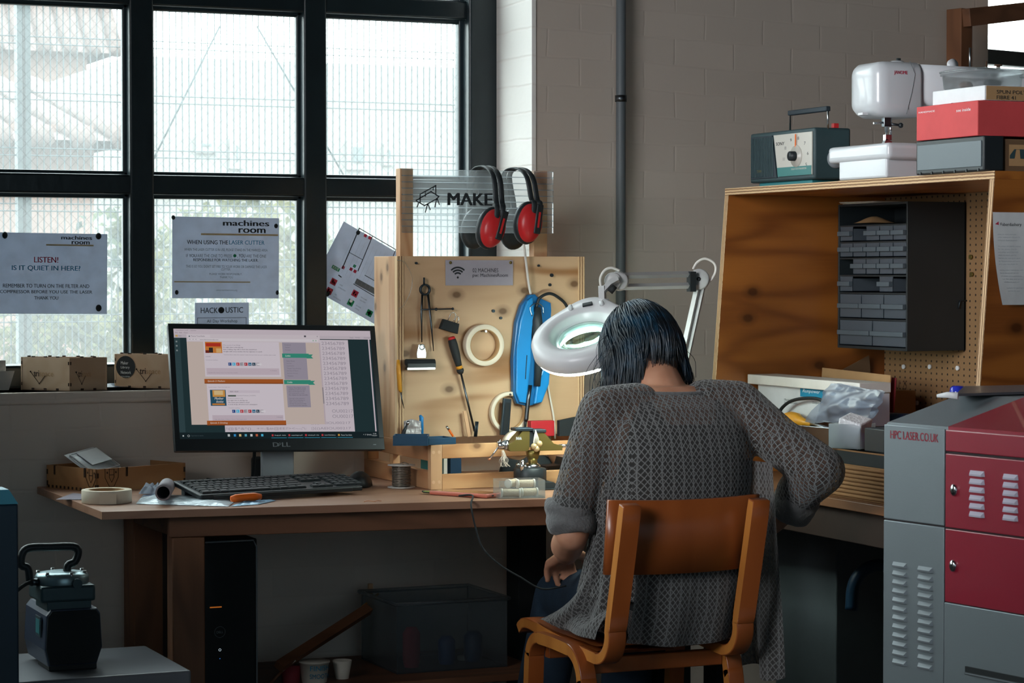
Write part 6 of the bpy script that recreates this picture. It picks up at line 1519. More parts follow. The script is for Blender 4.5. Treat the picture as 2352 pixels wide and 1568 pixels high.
# ribbed crate
XR = BX0+.025
g0, g1 = at(1880, 1100, X=XR), at(2110, 1100, X=XR)
t = thing('ribbed_crate', 'brown crate with horizontally ribbed side at the front of the side bench', 'crate', (XR+.1, (g0.y+g1.y)/2, ZD+.0005))
zt = at(1960, 1068, X=XR).z
b = WB(t); b.box(XR+.004, XR+.085, g1.y, g0.y, ZD+.0005, zt, 'kraft', .002)
n = 8
for k in range(n):
    z = ZD+.004+(zt-ZD-.006)*k/n; b.tube([(XR+.004, g1.y, z+.004), (XR+.004, g0.y, z+.004)], .0042, 'kraft', 8)
b.build('ribbed_body', t)
t = thing('black_tray', 'shallow dark tray with brown rim resting on the ribbed crate', 'tray', (XR+.1, (g0.y+g1.y)/2, zt+.0005))
b = WB(t); z1 = zt+.030
b.box(XR+.006, XR+.08, g1.y+.01, g0.y-.03, zt+.0005, zt+.004, 'matt_black')
for r_ in ((XR+.006, XR+.010, g1.y+.01, g0.y-.03), (XR+.076, XR+.08, g1.y+.01, g0.y-.03), (XR+.01, XR+.076, g1.y+.01, g1.y+.014), (XR+.01, XR+.076, g0.y-.034, g0.y-.03)): b.box(*r_, zt+.004, z1, 'matt_black')
b.build('tray_body', t)
b = WB(t); b.box(XR+.005, XR+.011, g1.y+.01, g0.y-.03, z1, z1+.003, 'kraft'); b.build('rim', t)
# clear box of white foam
XFm = XR+.03
c = at(1942, 1040, X=XFm); zf = z1+.004
t = thing('clear_foam_box', 'clear plastic box holding a white foam block on the black tray', 'box', (XFm+.018, c.y, zf), R(32))
fw = .082; fh = at(1942, 985, X=XFm).z-zf
b = B(); 
for r_ in ((-fw/2, fw/2, -fw/2, -fw/2+.0015), (-fw/2, fw/2, fw/2-.0015, fw/2), (-fw/2, -fw/2+.0015, -fw/2, fw/2), (fw/2-.0015, fw/2, -fw/2, fw/2)): b.box(*r_, 0, .058, 'milky_plastic')
b.box(-fw/2, fw/2, -fw/2, fw/2, 0, .0015, 'milky_plastic'); b.build('clear_walls', t, recalc=False)
mat('foam_white', '#e9e6ec', .7, bump=.8, bscale=160)
fo = thing('foam_block', 'white foam block sticking up out of the clear box', 'foam', (XFm+.018, c.y, zf+.004), R(32))
b = B(RX(14) @ RY(-12)); b.box(-.028, .030, -.030, .030, .006, .070, 'foam_white', .004); b.build('block', fo)
c = at(2012, 1030, X=XR+.05)
t = thing('black_bracket', 'glossy black box standing right of the clear foam box', 'box', (c.x-.005, c.y-.03, zf))
b = B(); b.box(-.03, .03, -.06, .025, 0, .055, 'black_plastic', .003); b.build('body', t)
# steel basin with tools
XBs = 3.185
p0 = at(1822, 974, X=XBs-.11)
bc_y = at(1930, 974, X=XBs).y
t = thing('steel_basin', 'wide brushed steel basin full of tools inside the hutch', 'basin', (XBs, bc_y, ZD+.0005))
bz = at(1930, 974, X=XBs).z-ZD
b = B(); Rb = .165; b.lathe([(Rb*.62, .0), (Rb*.70, .004), (Rb*.80, bz*.5), (Rb*.82, bz*.66), (Rb*.93, bz*.70), (Rb*.97, bz-.006), (Rb, bz-.003), (Rb, bz), (Rb*.965, bz), (Rb*.92, bz*.72), (Rb*.70, .010), (.0001, .008)], 'steel', 48, Matrix.Diagonal((.72, 1.18, 1, 1)), cap=False); b.build('bowl', t)
zb_ = ZD+bz
def bench_thing(name, label, cat, px, py, X, fn, dz=0, rz=0):
    c = at(px, py, X=X); t = thing(name, label, cat, (c.x, c.y, c.z+dz), R(rz)); fn(t); return t
c0, c1 = at(1768, 948, X=XBs-.10), at(1858, 972, X=XBs-.08)
t = thing('hammer_handle', 'orange turned wooden handle sticking out of the steel basin', 'handle', c0)
t.name = 'turned_tool'; t['label'] = 'orange tool with a bulbous turned handle in the steel basin'; t['category'] = 'tool'
b = WB(t); Pq = [c0+(c1-c0)*k for k in (0, .25, .36, .42, .55, .70, .78, .84, 1.05)]; b.tube(Pq, [.008, .0085, .0075, .012, .0185, .0185, .013, .010, .006], 'yellow_plastic', 16); b.build('handle', t)
b = WB(t); b.tube([c1, c1+(c1-c0)*.5], .004, 'steel', 10); b.build('shaft', t)
wcable('black_lead', 'thick black lead arching over the steel basin', [*[at(x, y, X=XBs-.082) for x, y in ((1788, 955), (1795, 938), (1815, 922), (1845, 915), (1882, 917), (1900, 935), (1905, 965))]], .0045, 'black_plastic')
c = at(1843, 950, X=XBs-.06)
t = thing('socket_block', 'black plug with a metal contact in the steel basin', 'plug', (c.x, c.y, zb_-.04)); b = B(); b.box(-.018, .018, -.055, .045, 0, .05, 'black_plastic', .006); b.build('body', t); b = B(); b.box(-.027, -.024, -.012, .010, .028, .042, 'dark_steel'); b.build('contact', t)
# crumpled bag
P = [at(*p, X=XBs-.105) for p in ((1855, 968), (1990, 970), (2030, 900), (1915, 880))]
cc = sum(P, Vector())/4
b = B()
def bagf(u, v, s):
    q = (P[0]*(1-u)+P[1]*u)*(1-v)+(P[3]*(1-u)+P[2]*u)*v-cc
    e = math.sin(math.pi*u)*math.sin(math.pi*min(1, v*1.0+.05)); n = mnoise.noise((u*3.5+s, v*3, 2))+.5*mnoise.noise((u*8, v*7+s, 5))
    return (q.x+s*(.008+.030*e)+.016*n, q.y+.006*n, q.z+.006*mnoise.noise((u*4, v*4, 9)))
for s in (-1, 1): b.grid(lambda u, v: bagf(u, v, s), 26, 22, 'thin_film')
tag(b.build('plastic_bag', loc=cc), 'crumpled translucent plastic bag in the steel basin', 'bag')
c = at(2050, 928, X=XBs+.06)
t = thing('blue_gadget', 'dark blue gadget with a wire at the right of the plastic bag', 'gadget', (c.x, c.y, zb_-.02), R(20)); b = B(); b.box(-.02, .02, -.045, .045, 0, .055, 'navy', .006); b.build('body', t)
b = B(); b.tube(smoothpts([(0, -.03, .045), (-.004, -.05, .052), (0, -.075, .040), (0, -.085, .01)], 5), .0014, 'teal', 6); b.build('wire', t)
c = at(2052, 962, X=XBs-.04)
t = thing('orange_tag', 'orange plastic piece poking up beside the laser cutter', 'piece', (c.x, c.y, zb_-.01), R(5)); b = B(); b.prism([(-.03, 0), (.035, 0), (.03, .016), (-.012, .020)], -.006, .006, 'orange_plastic', M=RZ(90) @ RX(90), bev=.002); b.build('body', t)
# open cardboard carton with a raised flap, white carton, leaning sheets
XK = 3.365
c0, c1 = at(1690, 900, X=XK), at(1800, 870, X=XK)
t = thing('open_carton', 'open brown cardboard carton with a raised flap inside the hutch at the left', 'carton', (XK+.08, 5.45, ZD+.0005))
b = WB(t); K = (XK, XK+.12, 5.33, YL-.03)
for r_ in ((K[0], K[0]+.004, K[2], K[3]), (K[1]-.004, K[1], K[2], K[3]), (K[0]+.004, K[1]-.004, K[2], K[2]+.004), (K[0]+.004, K[1]-.004, K[3]-.004, K[3])): b.box(*r_, ZD+.0005, ZD+.22, 'kraft')
b.box(K[0], K[1], K[2], K[3], ZD+.0005, ZD+.004, 'kraft'); b.build('carton_body', t)
fz = ZD+.22
b = WB(t); b.add([(K[0], K[3]-.001, fz), (K[1], K[3]-.001, fz), (K[1]-.01, K[3]-.005, fz+.085), (K[0]-.10, K[3]-.002, fz-.01), (K[0], K[3]+.003, fz), (K[1], K[3]+.003, fz), (K[1]-.01, K[3]-.001, fz+.085), (K[0]-.10, K[3]+.002, fz-.01)],
      [(3, 0, 1, 2), (6, 5, 4, 7), (3, 2, 6, 7), (0, 3, 7, 4), (1, 5, 6, 2)], 'cardboard_dark'); b.build('flap', t)
XV = 3.12
v0, v1 = at(1727, 868, X=XV), at(1984, 877, X=XV)
t = thing('white_box', 'long white box with a blue label and its lid standing open in the hutch', 'box', (XV+.04, (v0.y+v1.y)/2, ZD+.145))
zb2, zt2 = at(1800, 958, X=XV+.02).z, at(1790, 885, X=XV+.02).z
v0.y = min(v0.y, YL-T18-.008); zb2 = max(zb2, zb_+.004); t.location.z = zb2
b = WB(t); b.box(XV+.012, XV+.075, v1.y, v0.y-.008, zb2, zt2, 'white_plastic', .002); b.build('carton_body', t)
b = WB(t); za, zz = at(1840, 884, X=XV-.01).z, at(1840, 860, X=XV-.01).z; b.box(XV-.015, XV+.075, v1.y-.005, v0.y, zt2+.001, zt2+.026, 'warm_white', .002); b.build('lid', t)
b = WB(t); M = frame((XV+.0112, v0.y, 0), (0, -1, 0), (0, 0, 1)); b.M = b.M @ M
def VV(px, py): q = at(px, py, X=XV+.0112); return (v0.y-q.y, q.z)
a, c = VV(1838, 910), VV(1896, 888); b.rect(a[0], c[0], a[1], c[1], 'blue_ink', z=.0002); d = VV(1844, 903); e = VV(1884, 896); b.text('Runpower', d[0], e[0], d[1], e[1], 'white_ink', z=.0005, shear=.2)
for s, p, q in (('Model RP-60', (1802, 920), (1828, 917)), ('Input 100-240V', (1802, 927), (1832, 924)), ('Output 19V', (1866, 928), (1892, 924))):
    a, c = VV(*p), VV(*q); b.text(s, a[0], c[0], a[1], c[1], 'grey_ink', z=.0005)
b.build('label', t, recalc=False)
for i, (pa_, pb_, X, m, lb) in enumerate((((1840, 842), (2030, 862), 3.315, 'card', 'buff printed card sheet leaning at the back of the hutch'), ((1850, 850), (2042, 868), 3.335, 'red_dark_card', 'dark red card sheet just behind the buff one in the hutch'))):
    a, c = at(*pa_, X=X), at(*pb_, X=X); a.y = min(a.y, YL-T18-.006)
    t = thing('card_sheet', lb, 'card', (X, (a.y+c.y)/2, ZD+.0005)); b = WB(t)
    b.add([(X, a.y, ZD+.001), (X, c.y, ZD+.001), (X+.02, c.y, c.z), (X+.02, a.y, a.z), (X+.003, a.y, ZD+.001), (X+.003, c.y, ZD+.001), (X+.023, c.y, c.z), (X+.023, a.y, a.z)], [(0, 1, 2, 3), (7, 6, 5, 4), (3, 2, 6, 7), (0, 3, 7, 4), (1, 5, 6, 2), (0, 4, 5, 1)], m); b.build('sheet', t)
    if i == 0:
        b = WB(t); M = frame((X+.017, a.y, 0), (0, -1, 0), (.1, 0, 1)); b.M = b.M @ M
        q = at(1985, 880, X=X+.017); b.text('UL 25', a.y-q.y, a.y-q.y+.05, q.z-.012, q.z+.012, 'brown_ink', z=.001); b.build('print', t, recalc=False)
c = at(2200, 905, X=3.25)
t = thing('blue_bottle', 'bright blue bottle top showing behind the laser cutter', 'bottle', (c.x, c.y, ZD+.0005)); mat('cobalt', '#2a37b8', .15, coat=.6)
h = at(2200, 886, X=3.25).z-ZD
b = B(); b.lathe([(.030, 0), (.030, h-.07), (.022, h-.055), (.0001, h-.054)], 'cobalt', 24); b.build('body', t)
b = B(); b.lathe([(.021, h-.054), (.024, h-.04), (.018, h-.03), (.022, h-.024), (.018, h-.004), (.012, h), (.0001, h)], 'cobalt', 24, cap=False); b.build('cap', t)
# under the side bench
c = at(1990, 1262, d=6.1)
t = thing('grey_storage_box', 'grey box in the shade under the side bench', 'box', (c.x, c.y+.1, 0)); b = B(); z0, z1 = at(1990, 1300, d=6.1).z, at(1990, 1225, d=6.1).z
b.box(-.12, .25, -.15, .15, .0, z1, 'mid_grey', .004); b.build('body', t)
b = B(); b.box(-.13, .26, -.155, .155, z1, z1+.02, 'mid_grey', .004); b.build('lid', t)
wcable('purple_hose', 'dull purple hose curving in the dark beneath the side bench', [at(1955, 1400, d=5.85), at(1962, 1340, d=5.85), at(1990, 1305, d=5.85), at(2030, 1298, d=5.85), at(2080, 1320, d=5.85)], .016, 'deep_blue', 'hose')
# ------------------------------------------------------------------ laser cutter cabinet in the right foreground
FH = Vector((math.sin(PSI), math.cos(PSI), 0))
LAZ = R(-32.3); LV = -(RGT*math.sin(LAZ)+FH*math.cos(LAZ)); LNV = LV.cross(Vector((0, 0, 1)))
LC = at(2031, 970.5, d=4.62); LO = Vector((LC.x, LC.y, 0))
ML = frame(LO, LV, (0, 0, 1))                     # x along the front, y up, z out of the front
MLi = ML.inverted()
def LP(px, py, off=0.0):
    r = ray(px, py); o = LO+LNV*off; t = (o-EYE).dot(LNV)/r.dot(LNV); q = MLi @ (EYE+r*t); return (q.x, q.y)
mat('cabinet_silver', '#7d868b', .42, .35, bump=.12, bscale=900); mat('cabinet_red', '#8f1f33', .32, .0, bump=.1, bscale=900, coat=.25)
mat('louvre_silver', '#7f868b', .45, .3); mat('louvre_white', '#b9b4c4', .5); mat('seam_dark', '#2a2326', .7)
las = thing('laser_cutter', 'big silver and crimson laser cutter cabinet in the right foreground', 'machine', LO)
las.rotation_euler = ML.to_euler(); Ml_ = I4
las.location = LO
def LB(): return B()
HT_ = LC.z; xs_ = LP(2171, 1000)[0]; z1_ = LP(2100, 1200.5)[1]; z2_ = LP(2171, 1038)[1]; z3_ = LP(2171, 1211.5)[1]; z4_ = LP(2171, 1382)[1]; LW = 1.05; LD = .62
SLD, SLH = .195, .050
b = LB(); b.prism([(0, 0), (LD, 0), (LD, HT_+SLH), (SLD, HT_+SLH), (.006, HT_+.001), (0, HT_-.004)], 0, LW, 'cabinet_silver', M=Matrix(((0, 0, 1, 0), (0, 1, 0, 0), (-1, 0, 0, -.004), (0, 0, 0, 1)))); b.build('cabinet_body', las)
def panel(nm, x0, x1, y0, y1, m, th=.004, bev=.0018):
    b = LB(); b.box(x0, x1, y0, y1, -.004, th-.004+.0005, m, bev); return b.build(nm, las)
g = .0014
panel('upper_panel', 0.0, xs_-g, z1_+g, HT_-.003, 'cabinet_silver'); panel('lower_panel', 0.0, xs_-g, .05, z1_-g, 'cabinet_silver')
panel('red_fascia', xs_+g, LW, z2_+g*1.6, HT_-.004, 'cabinet_red')
door_u = panel('upper_door', xs_+g, LW-.3, z3_+g, z2_-g*1.6, 'cabinet_red'); door_l = panel('lower_door', xs_+g, LW-.3, z4_+g*.5, z3_-g, 'cabinet_red')
panel('base_panel', xs_, LW, .05, z4_-g*.5, 'cabinet_silver')
b = LB(); b.box(-.0005, LW, .05, HT_-.006, -.0052, -.0038, 'seam_dark'); b.build('seam_backing', las)
# sloping lid in crimson with a silver margin
b = LB(); sl = math.atan2(SLH, SLD)
b.add([(xs_+.004, HT_+.0022, -.004), (LW, HT_+.0022, -.004), (LW, HT_+SLH+.0022, -SLD-.004), (xs_+.004, HT_+SLH+.0022, -SLD-.004), (xs_+.004, HT_-.004, -.004), (LW, HT_-.004, -.004), (LW, HT_+SLH-.004, -SLD-.004), (xs_+.004, HT_+SLH-.004, -SLD-.004)],
    [(0, 1, 2, 3), (0, 4, 5, 1), (0, 3, 7, 4), (1, 5, 6, 2), (2, 6, 7, 3), (4, 7, 6, 5)], 'cabinet_red'); b.build('lid', las)
def louvre(x0, x1, yc, m, parent, h=.0098):
    b = LB(); d = .0062
    b.add([(x0, yc+h/2, .0005), (x1, yc+h/2, .0005), (x1+.002, yc-h/2, .0005), (x0-.0, yc-h/2, .0005), (x0+.003, yc-h*.15, d), (x1-.003, yc-h*.15, d), (x1-.002, yc-h/2, d*.9), (x0+.002, yc-h/2, d*.9)],
          [(0, 1, 5, 4), (4, 5, 6, 7), (0, 4, 7, 3), (1, 2, 6, 5), (3, 7, 6, 2)], m)
    return b.build('louvre', parent)
lowp = [o for o in las.children if o.name.startswith('lower_panel')][0]
for (pxa, pxb, y0) in ((2052, 2083, 1294), (2110, 2142, 1304)):
    for k in range(12):
        xa, ya = LP(pxa, y0+20.3*k); xb, yb = LP(pxb, y0+20.3*k); louvre(xa, xb, LP((pxa+pxb)/2, y0+20.3*k+3)[1], 'louvre_silver', lowp)
for (pxa, pxb, y0) in ((2229, 2261, 1085), (2306, 2338, 1093), (2382, 2414, 1101)):
    for k in range(6):
        xa = LP(pxa, y0)[0]; xb = LP(pxb, y0)[0]; louvre(xa, xb, LP((pxa+pxb)/2, y0+18.8*k+2)[1], 'louvre_white', door_u, .0098)
for p, dr in (((2193, 1125), door_u), ((2191, 1299), door_l)):
    x, y = LP(*p); b = LB(); b.lathe([(.0085, .0005), (.0085, .004), (.006, .006), (.0001, .006)], 'chrome', 22, TR(x, y, 0) @ Matrix.Diagonal((1, 1.3, 1, 1)), cap=False); b.box(x-.0012, x+.0012, y-.005, y+.003, .0055, .0066, 'matt_black'); b.build('lock', dr)
a, c = LP(2046, 1009), LP(2156, 990); c2 = LP(2156, 1012)
b = LB(); b.text('HPC LASER.CO.UK', a[0], c[0], LP(2100, 1011)[1], LP(2100, 992)[1], 'cabinet_red', z=.0012, offset=.02); b.build('lettering', las, recalc=False)
x0, y0 = LP(2220, 1534); b = LB(); b.box(x0, LW, y0-.006, y0+.004, .0005, .004, 'matt_black'); b.box(x0, LW, y0-.011, y0-.006, .0005, .005, 'louvre_silver', .001); b.build('drawer_slot', las)
# dark sheet lying on the machine
zt = HT_+SLH+.0012
mat('dark_sheet', '#5d5a5e', .3)
q = [at(2196, 911, Z=zt), at(2560, 900, Z=zt), at(2560, 886, Z=zt), at(2215, 893, Z=zt)]; cc = sum(q, Vector())/4; cc.z = zt
sh = thing('acrylic_sheet', 'dark grey sheet lying on top of the laser cutter', 'sheet', cc)
b = WB(sh); b.prism([(v.x, v.y) for v in q], zt+.001, zt+.006, 'dark_sheet'); b.build('sheet', sh)
b = WB(sh); t0, t1 = at(2152, 909, Z=zt+.004), at(2200, 909, Z=zt+.006); b.tube([t0, (t0+t1)/2+Vector((0, 0, .002)), t1], [.003, .006, .007], 'white_plastic', 8, flat=.35, up=(0, 0, 1)); b.build('torn_tape', sh)

# ------------------------------------------------------------------ left foreground: pump on a grey stand, blue machine
pc = at(440, 1539, d=5.0); pb = at(296, 1484, d=5.0*914/859); PZ = pc.z
mat('stand_grey', '#6f7278', .4, vary=.05); mat('pump_grey', '#3f5358', .4, .3, vary=.08); mat('pump_blue', '#2f3c52', .45, vary=.08); mat('cast_alloy', '#8fa6ab', .32, .6)
st_ = thing('grey_stand', 'low grey cabinet top carrying the pump at the bottom left', 'stand', (pc.x-.2, (pc.y+pb.y)/2, 0))
b = WB(st_); b.box(pc.x-.62, pc.x, pc.y, pb.y, 0, PZ, 'stand_grey', .006); b.build('stand_body', st_)
pf = at(105, 1545, Z=PZ)
pump = thing('vacuum_pump', 'dark vacuum pump with a black carrying handle on the grey stand', 'pump', (pf.x+.06, pf.y+.09, PZ))
sx_ = lambda px: at(px, 1480, Y=pf.y).x; sz_ = lambda py: at(170, py, Y=pf.y).z
xa, xb = sx_(104), sx_(236); zb_, zt_ = PZ+.012, sz_(1398)
prof = [(xa+.006, zb_), (xb-.012, zb_), (xb, zb_+.035), (xb-.004, zt_-.012), (xb-.012, zt_), (xa+.012, zt_), (xa+.002, zt_-.012), (xa-.002, zb_+.035)]
MXZ = Matrix(((1, 0, 0, 0), (0, 0, 1, 0), (0, 1, 0, 0), (0, 0, 0, 1)))
b = WB(pump); b.prism(prof, pf.y, pf.y+.20, 'pump_blue', M=MXZ, bev=.006); b.build('motor_body', pump)
cxm = (xa+xb)/2; czm = (zb_+zt_)/2
b = WB(pump); b.prism([(cxm+(x-cxm)*.95, czm+(z-czm)*.95) for x, z in prof], pf.y-.004, pf.y+.0, 'matt_black', M=MXZ, bev=.002); b.build('front_cover', pump)
b = WB(pump); b.box(xa+.010, xb-.010, pf.y+.01, pf.y+.12, PZ, PZ+.016, 'rubber', .003); b.build('rubber_foot', pump)
h0, h1 = sz_(1398), sz_(1345); hx0_, hx1_ = sx_(96), sx_(222)
b = WB(pump); b.box(hx0_+.014, hx1_-.008, pf.y+.01, pf.y+.12, h0-.004, h0+.016, 'pump_grey', .002); b.box(hx0_, hx1_, pf.y+.005, pf.y+.125, h0+.014, h1, 'pump_grey', .006); b.build('cylinder_head', pump)
b = WB(pump); cx, cy = (hx0_+hx1_)/2, pf.y+.065; hr = (hx1_-hx0_)/2
b.lathe([(hr*.96, h1), (hr*.98, h1+.014), (hr*.90, h1+.021), (hr*.6, h1+.024), (.0001, h1+.025)], 'cast_alloy', 36, TR(cx, cy, 0) @ TR(0, 0, 0), cap=False); b.build('head_cover', pump)
for a in (20, 100, 160, 220, 280, 330):
    b = WB(pump); b.cyl((cx+hr*.86*math.cos(R(a)), cy+hr*.86*math.sin(R(a)), h1+.012), (cx+hr*.86*math.cos(R(a)), cy+hr*.86*math.sin(R(a)), h1+.026), .004, 'steel', n=8); b.build('head_bolt', pump)
b = WB(pump); b.cyl((cx+.018, pf.y+.012, h1+.004), (cx+.018, pf.y-.002, h1+.004), .010, 'pump_grey', n=16); b.build('port_plug', pump)
b = WB(pump); hz = sz_(1264); xl, xr = sx_(66), sx_(202)
b.tube(smoothpts([(sx_(84), pf.y+.06, sz_(1345)), (sx_(80), pf.y+.06, sz_(1308)), (sx_(64), pf.y+.06, sz_(1300)), (sx_(66), pf.y+.06, sz_(1275)), (sx_(82), pf.y+.06, sz_(1261)), (sx_(130), pf.y+.06, sz_(1261)), (sx_(186), pf.y+.06, sz_(1263)), (sx_(196), pf.y+.06, sz_(1276)), (sx_(188), pf.y+.06, sz_(1298)), (sx_(172), pf.y+.06, sz_(1306)), (sx_(170), pf.y+.06, sz_(1335))], 4), .0085, 'black_plastic', 10); b.build('carrying_handle', pump)
b = WB(pump); b.tube(smoothpts([(hx0_+.004, pf.y+.05, h1+.006), (hx0_-.018, pf.y+.04, h1+.006), (hx0_-.040, pf.y+.03, h1-.004), (hx0_-.07, pf.y+.03, h1-.03)], 5), .0045, 'rubber', 8); b.cyl((hx0_+.004, pf.y+.05, h1+.006), (hx0_-.012, pf.y+.043, h1+.006), .008, 'dark_steel', n=10); b.build('hose', pump)
b = WB(pump); b.box(xa-.004, xa-.0015, pf.y+.03, pf.y+.075, zt_-.06, zt_-.018, 'pump_grey'); b.box(xa-.0045, xa-.003, pf.y+.036, pf.y+.070, zt_-.054, zt_-.024, 'teal'); b.build('rating_plate', pump)
bm_ = at(42, 1152, d=4.72)
mat('blue_casing', '#1c3242', .4, vary=.05); mat('teal_top', '#3f8fa8', .4)
bl_ = thing('blue_machine', 'dark blue machine casing cut off by the left edge of the photo', 'machine', (bm_.x-.15, bm_.y+.1, 0))
b = WB(bl_); b.box(bm_.x-.5, bm_.x, bm_.y, bm_.y+.12, 0, bm_.z-.004, 'blue_casing', .004); b.build('casing', bl_)
tz = at(28, 1126, d=4.80).z
b = WB(bl_); b.loft([[(bm_.x-.5, bm_.y, z0), (bm_.x+dx, bm_.y, z0), (bm_.x+dx, bm_.y+.12, z0), (bm_.x-.5, bm_.y+.12, z0)] if k == 0 else [(bm_.x-.5, bm_.y+.03, z0), (bm_.x+dx, bm_.y+.03, z0), (bm_.x+dx, bm_.y+.10, z0), (bm_.x-.5, bm_.y+.10, z0)] for k, (z0, dx) in enumerate(((bm_.z-.004, 0), (bm_.z+.022, -.012)))], 'teal_top', smooth=False); b.build('top_cover', bl_)

# ------------------------------------------------------------------ under the desk
YT = 5.42
t0, t1 = at(462, 1242, Y=YT), at(593, 1242, Y=YT)
tw = thing('computer_tower', 'black desktop computer tower standing under the desk behind its leg', 'computer', ((t0.x+t1.x)/2, YT+.2, 0))
b = WB(tw); b.box(t0.x, t1.x, YT+.006, YT+.40, .16, t0.z, 'black_plastic', .006); b.build('case', tw)
b = WB(tw); b.box(t0.x+.004, t1.x-.008, YT, YT+.007, .165, t0.z-.006, 'matt_black', .003); b.build('front_bezel', tw)
b = WB(tw); b.tube([(t1.x-.004, YT, .17), (t1.x-.004, YT, t0.z-.02), (t1.x-.012, YT, t0.z-.004), (t0.x+.01, YT, t0.z-.004)], .0022, 'grey_plastic', 8); b.build('silver_trim', tw)
glow('drive_light', '#d8792f', .5); glow('power_light', '#cfe0ea', .6); glow('blue_light', '#3a76c8', .6)
p, q = at(482, 1396, Y=YT), at(509, 1392, Y=YT); b = WB(tw); b.box(p.x, q.x, YT-.0008, YT+.001, p.z, q.z, 'drive_light'); b.build('drive_light', tw)
c = at(505, 1492, Y=YT); b = WB(tw); b.ring(.0022, .0032, 0, .0008, 'power_light', 16, TR(c.x, YT+.0003, c.z) @ RX(90)); b.build('power_light', tw)
c = at(505, 1451, Y=YT); b = WB(tw); b.ring(.0125, .0132, 0, .0008, 'grey_plastic', 28, TR(c.x, YT+.0003, c.z) @ RX(90)); b.text('DELL', c.x-.008, c.x+.008, 0, .0055, 'grey_plastic', M=TR(0, YT-.0004, c.z-.003) @ RX(90)); b.build('badge', tw)
c = at(505, 1512, Y=YT); b = WB(tw); b.box(c.x-.001, c.x+.001, YT-.0006, YT+.001, c.z-.001, c.z+.001, 'blue_light'); b.build('blue_light', tw)
stl = thing('tower_stand', 'low dark block raising the computer tower off the floor', 'stand', ((t0.x+t1.x)/2, YT+.2, 0)); b = WB(stl); b.box(t0.x-.01, t1.x+.01, YT+.01, YT+.40, 0, .1595, 'matt_black', .004); b.build('block', stl)
SZ = .285
shf = thing('low_shelf', 'low dark shelf under the desk holding tubs and clear bins', 'shelf', (2.05, 5.62, 0))
b = WB(shf); b.box(1.74, 2.47, 5.42, 5.84, SZ-.018, SZ, 'dark_timber', .002); b.build('shelf_board', shf)
for x, y in ((1.76, 5.44), (2.42, 5.44), (1.76, 5.79), (2.42, 5.79)):
    b = WB(shf); b.box(x, x+.03, y, y+.03, 0, SZ-.0185, 'dark_timber_up'); b.build('leg', shf)
def on_shelf(name, label, cat, px, py, Y): c = at(px, py, Y=Y); return thing(name, label, cat, (c.x, Y, SZ+.0005)), c
t, c = on_shelf('paint_tub', 'white tub with blue lettering on the low shelf under the desk', 'tub', 722, 1517, 5.50)
hh = c.z-SZ; b = B(); b.lathe([(.030, 0), (.036, hh-.004), (.038, hh-.004), (.038, hh), (.0001, hh)], 'cream', 28, cap=False); b.build('tub_body', t)
b = B(); 
for s, z0, z1 in (('FINISH', hh*.62, hh*.86), ('SMOOTH', hh*.25, hh*.48)):
    vs, fs = glyphs(s, 0); w_ = max(v[0] for v in vs)
    b.add([(.0368*math.sin((v[0]/w_-.5)*1.5+.1)*1.0, -.0372*math.cos((v[0]/w_-.5)*1.5+.1), z0+(v[1])*(z1-z0)/.72) for v in vs], fs, 'blue_ink')
b.build('lettering', t, recalc=False)
t, c = on_shelf('paper_cup', 'pale tapering cup beside the lettered tub under the desk', 'cup', 786, 1516, 5.52); hh = c.z-SZ
b = B(); b.lathe([(.016, 0), (.024, hh), (.0225, hh), (.015, .003), (.0001, .003)], 'cream', 24, cap=False); b.build('cup_wall', t)
t, c = on_shelf('red_pot', 'dark red pot left of the lettered tub under the desk', 'pot', 668, 1528, 5.52); hh = c.z-SZ
b = B(); b.lathe([(.022, 0), (.024, hh), (.0001, hh)], 'red_dark_card', 22, cap=False); b.build('pot_body', t)
t, c = on_shelf('paint_brush', 'flat brush with pale bristles lying over the red pot under the desk', 'brush', 655, 1530, 5.49)
b = WB(t); p, q = at(648, 1540, Y=5.49), at(674, 1512, Y=5.49); b.tube([p, (p*.4+q*.6), q], [.003, .006, .009], 'cream', 8, flat=.5); b.build('bristles', t)
b = WB(t); b.tube([p, p-(q-p)*1.0], .004, 'dark_timber', 8); b.build('handle', t)
t = thing('timber_batten', 'brown timber batten leaning diagonally under the desk', 'batten', at(760, 1460, Y=5.60)); b = WB(t); b.tube([at(640, 1530, Y=5.47), at(846, 1398, Y=5.66)], .017, 'dark_timber', 4, flat=.8); b.build('batten', t)
t = thing('upright_lath', 'short pale lath standing upright behind the batten under the desk', 'lath', at(851, 1375, Y=5.80)); b = WB(t); p, q = at(846, 1340, Y=5.80), at(855, 1450, Y=5.80); b.box(p.x, p.x+.011, 5.795, 5.805, SZ+.0005, p.z, 'pine_up'); b.build('strip', t)
t = thing('orange_stick', 'thin orange stick leaning against the pale lath under the desk', 'stick', at(836, 1390, Y=5.78)); b = WB(t); b.tube([at(808, 1414, Y=5.70), at(868, 1364, Y=5.79)], .0035, 'yellow_plastic', 8); b.build('stick', t)
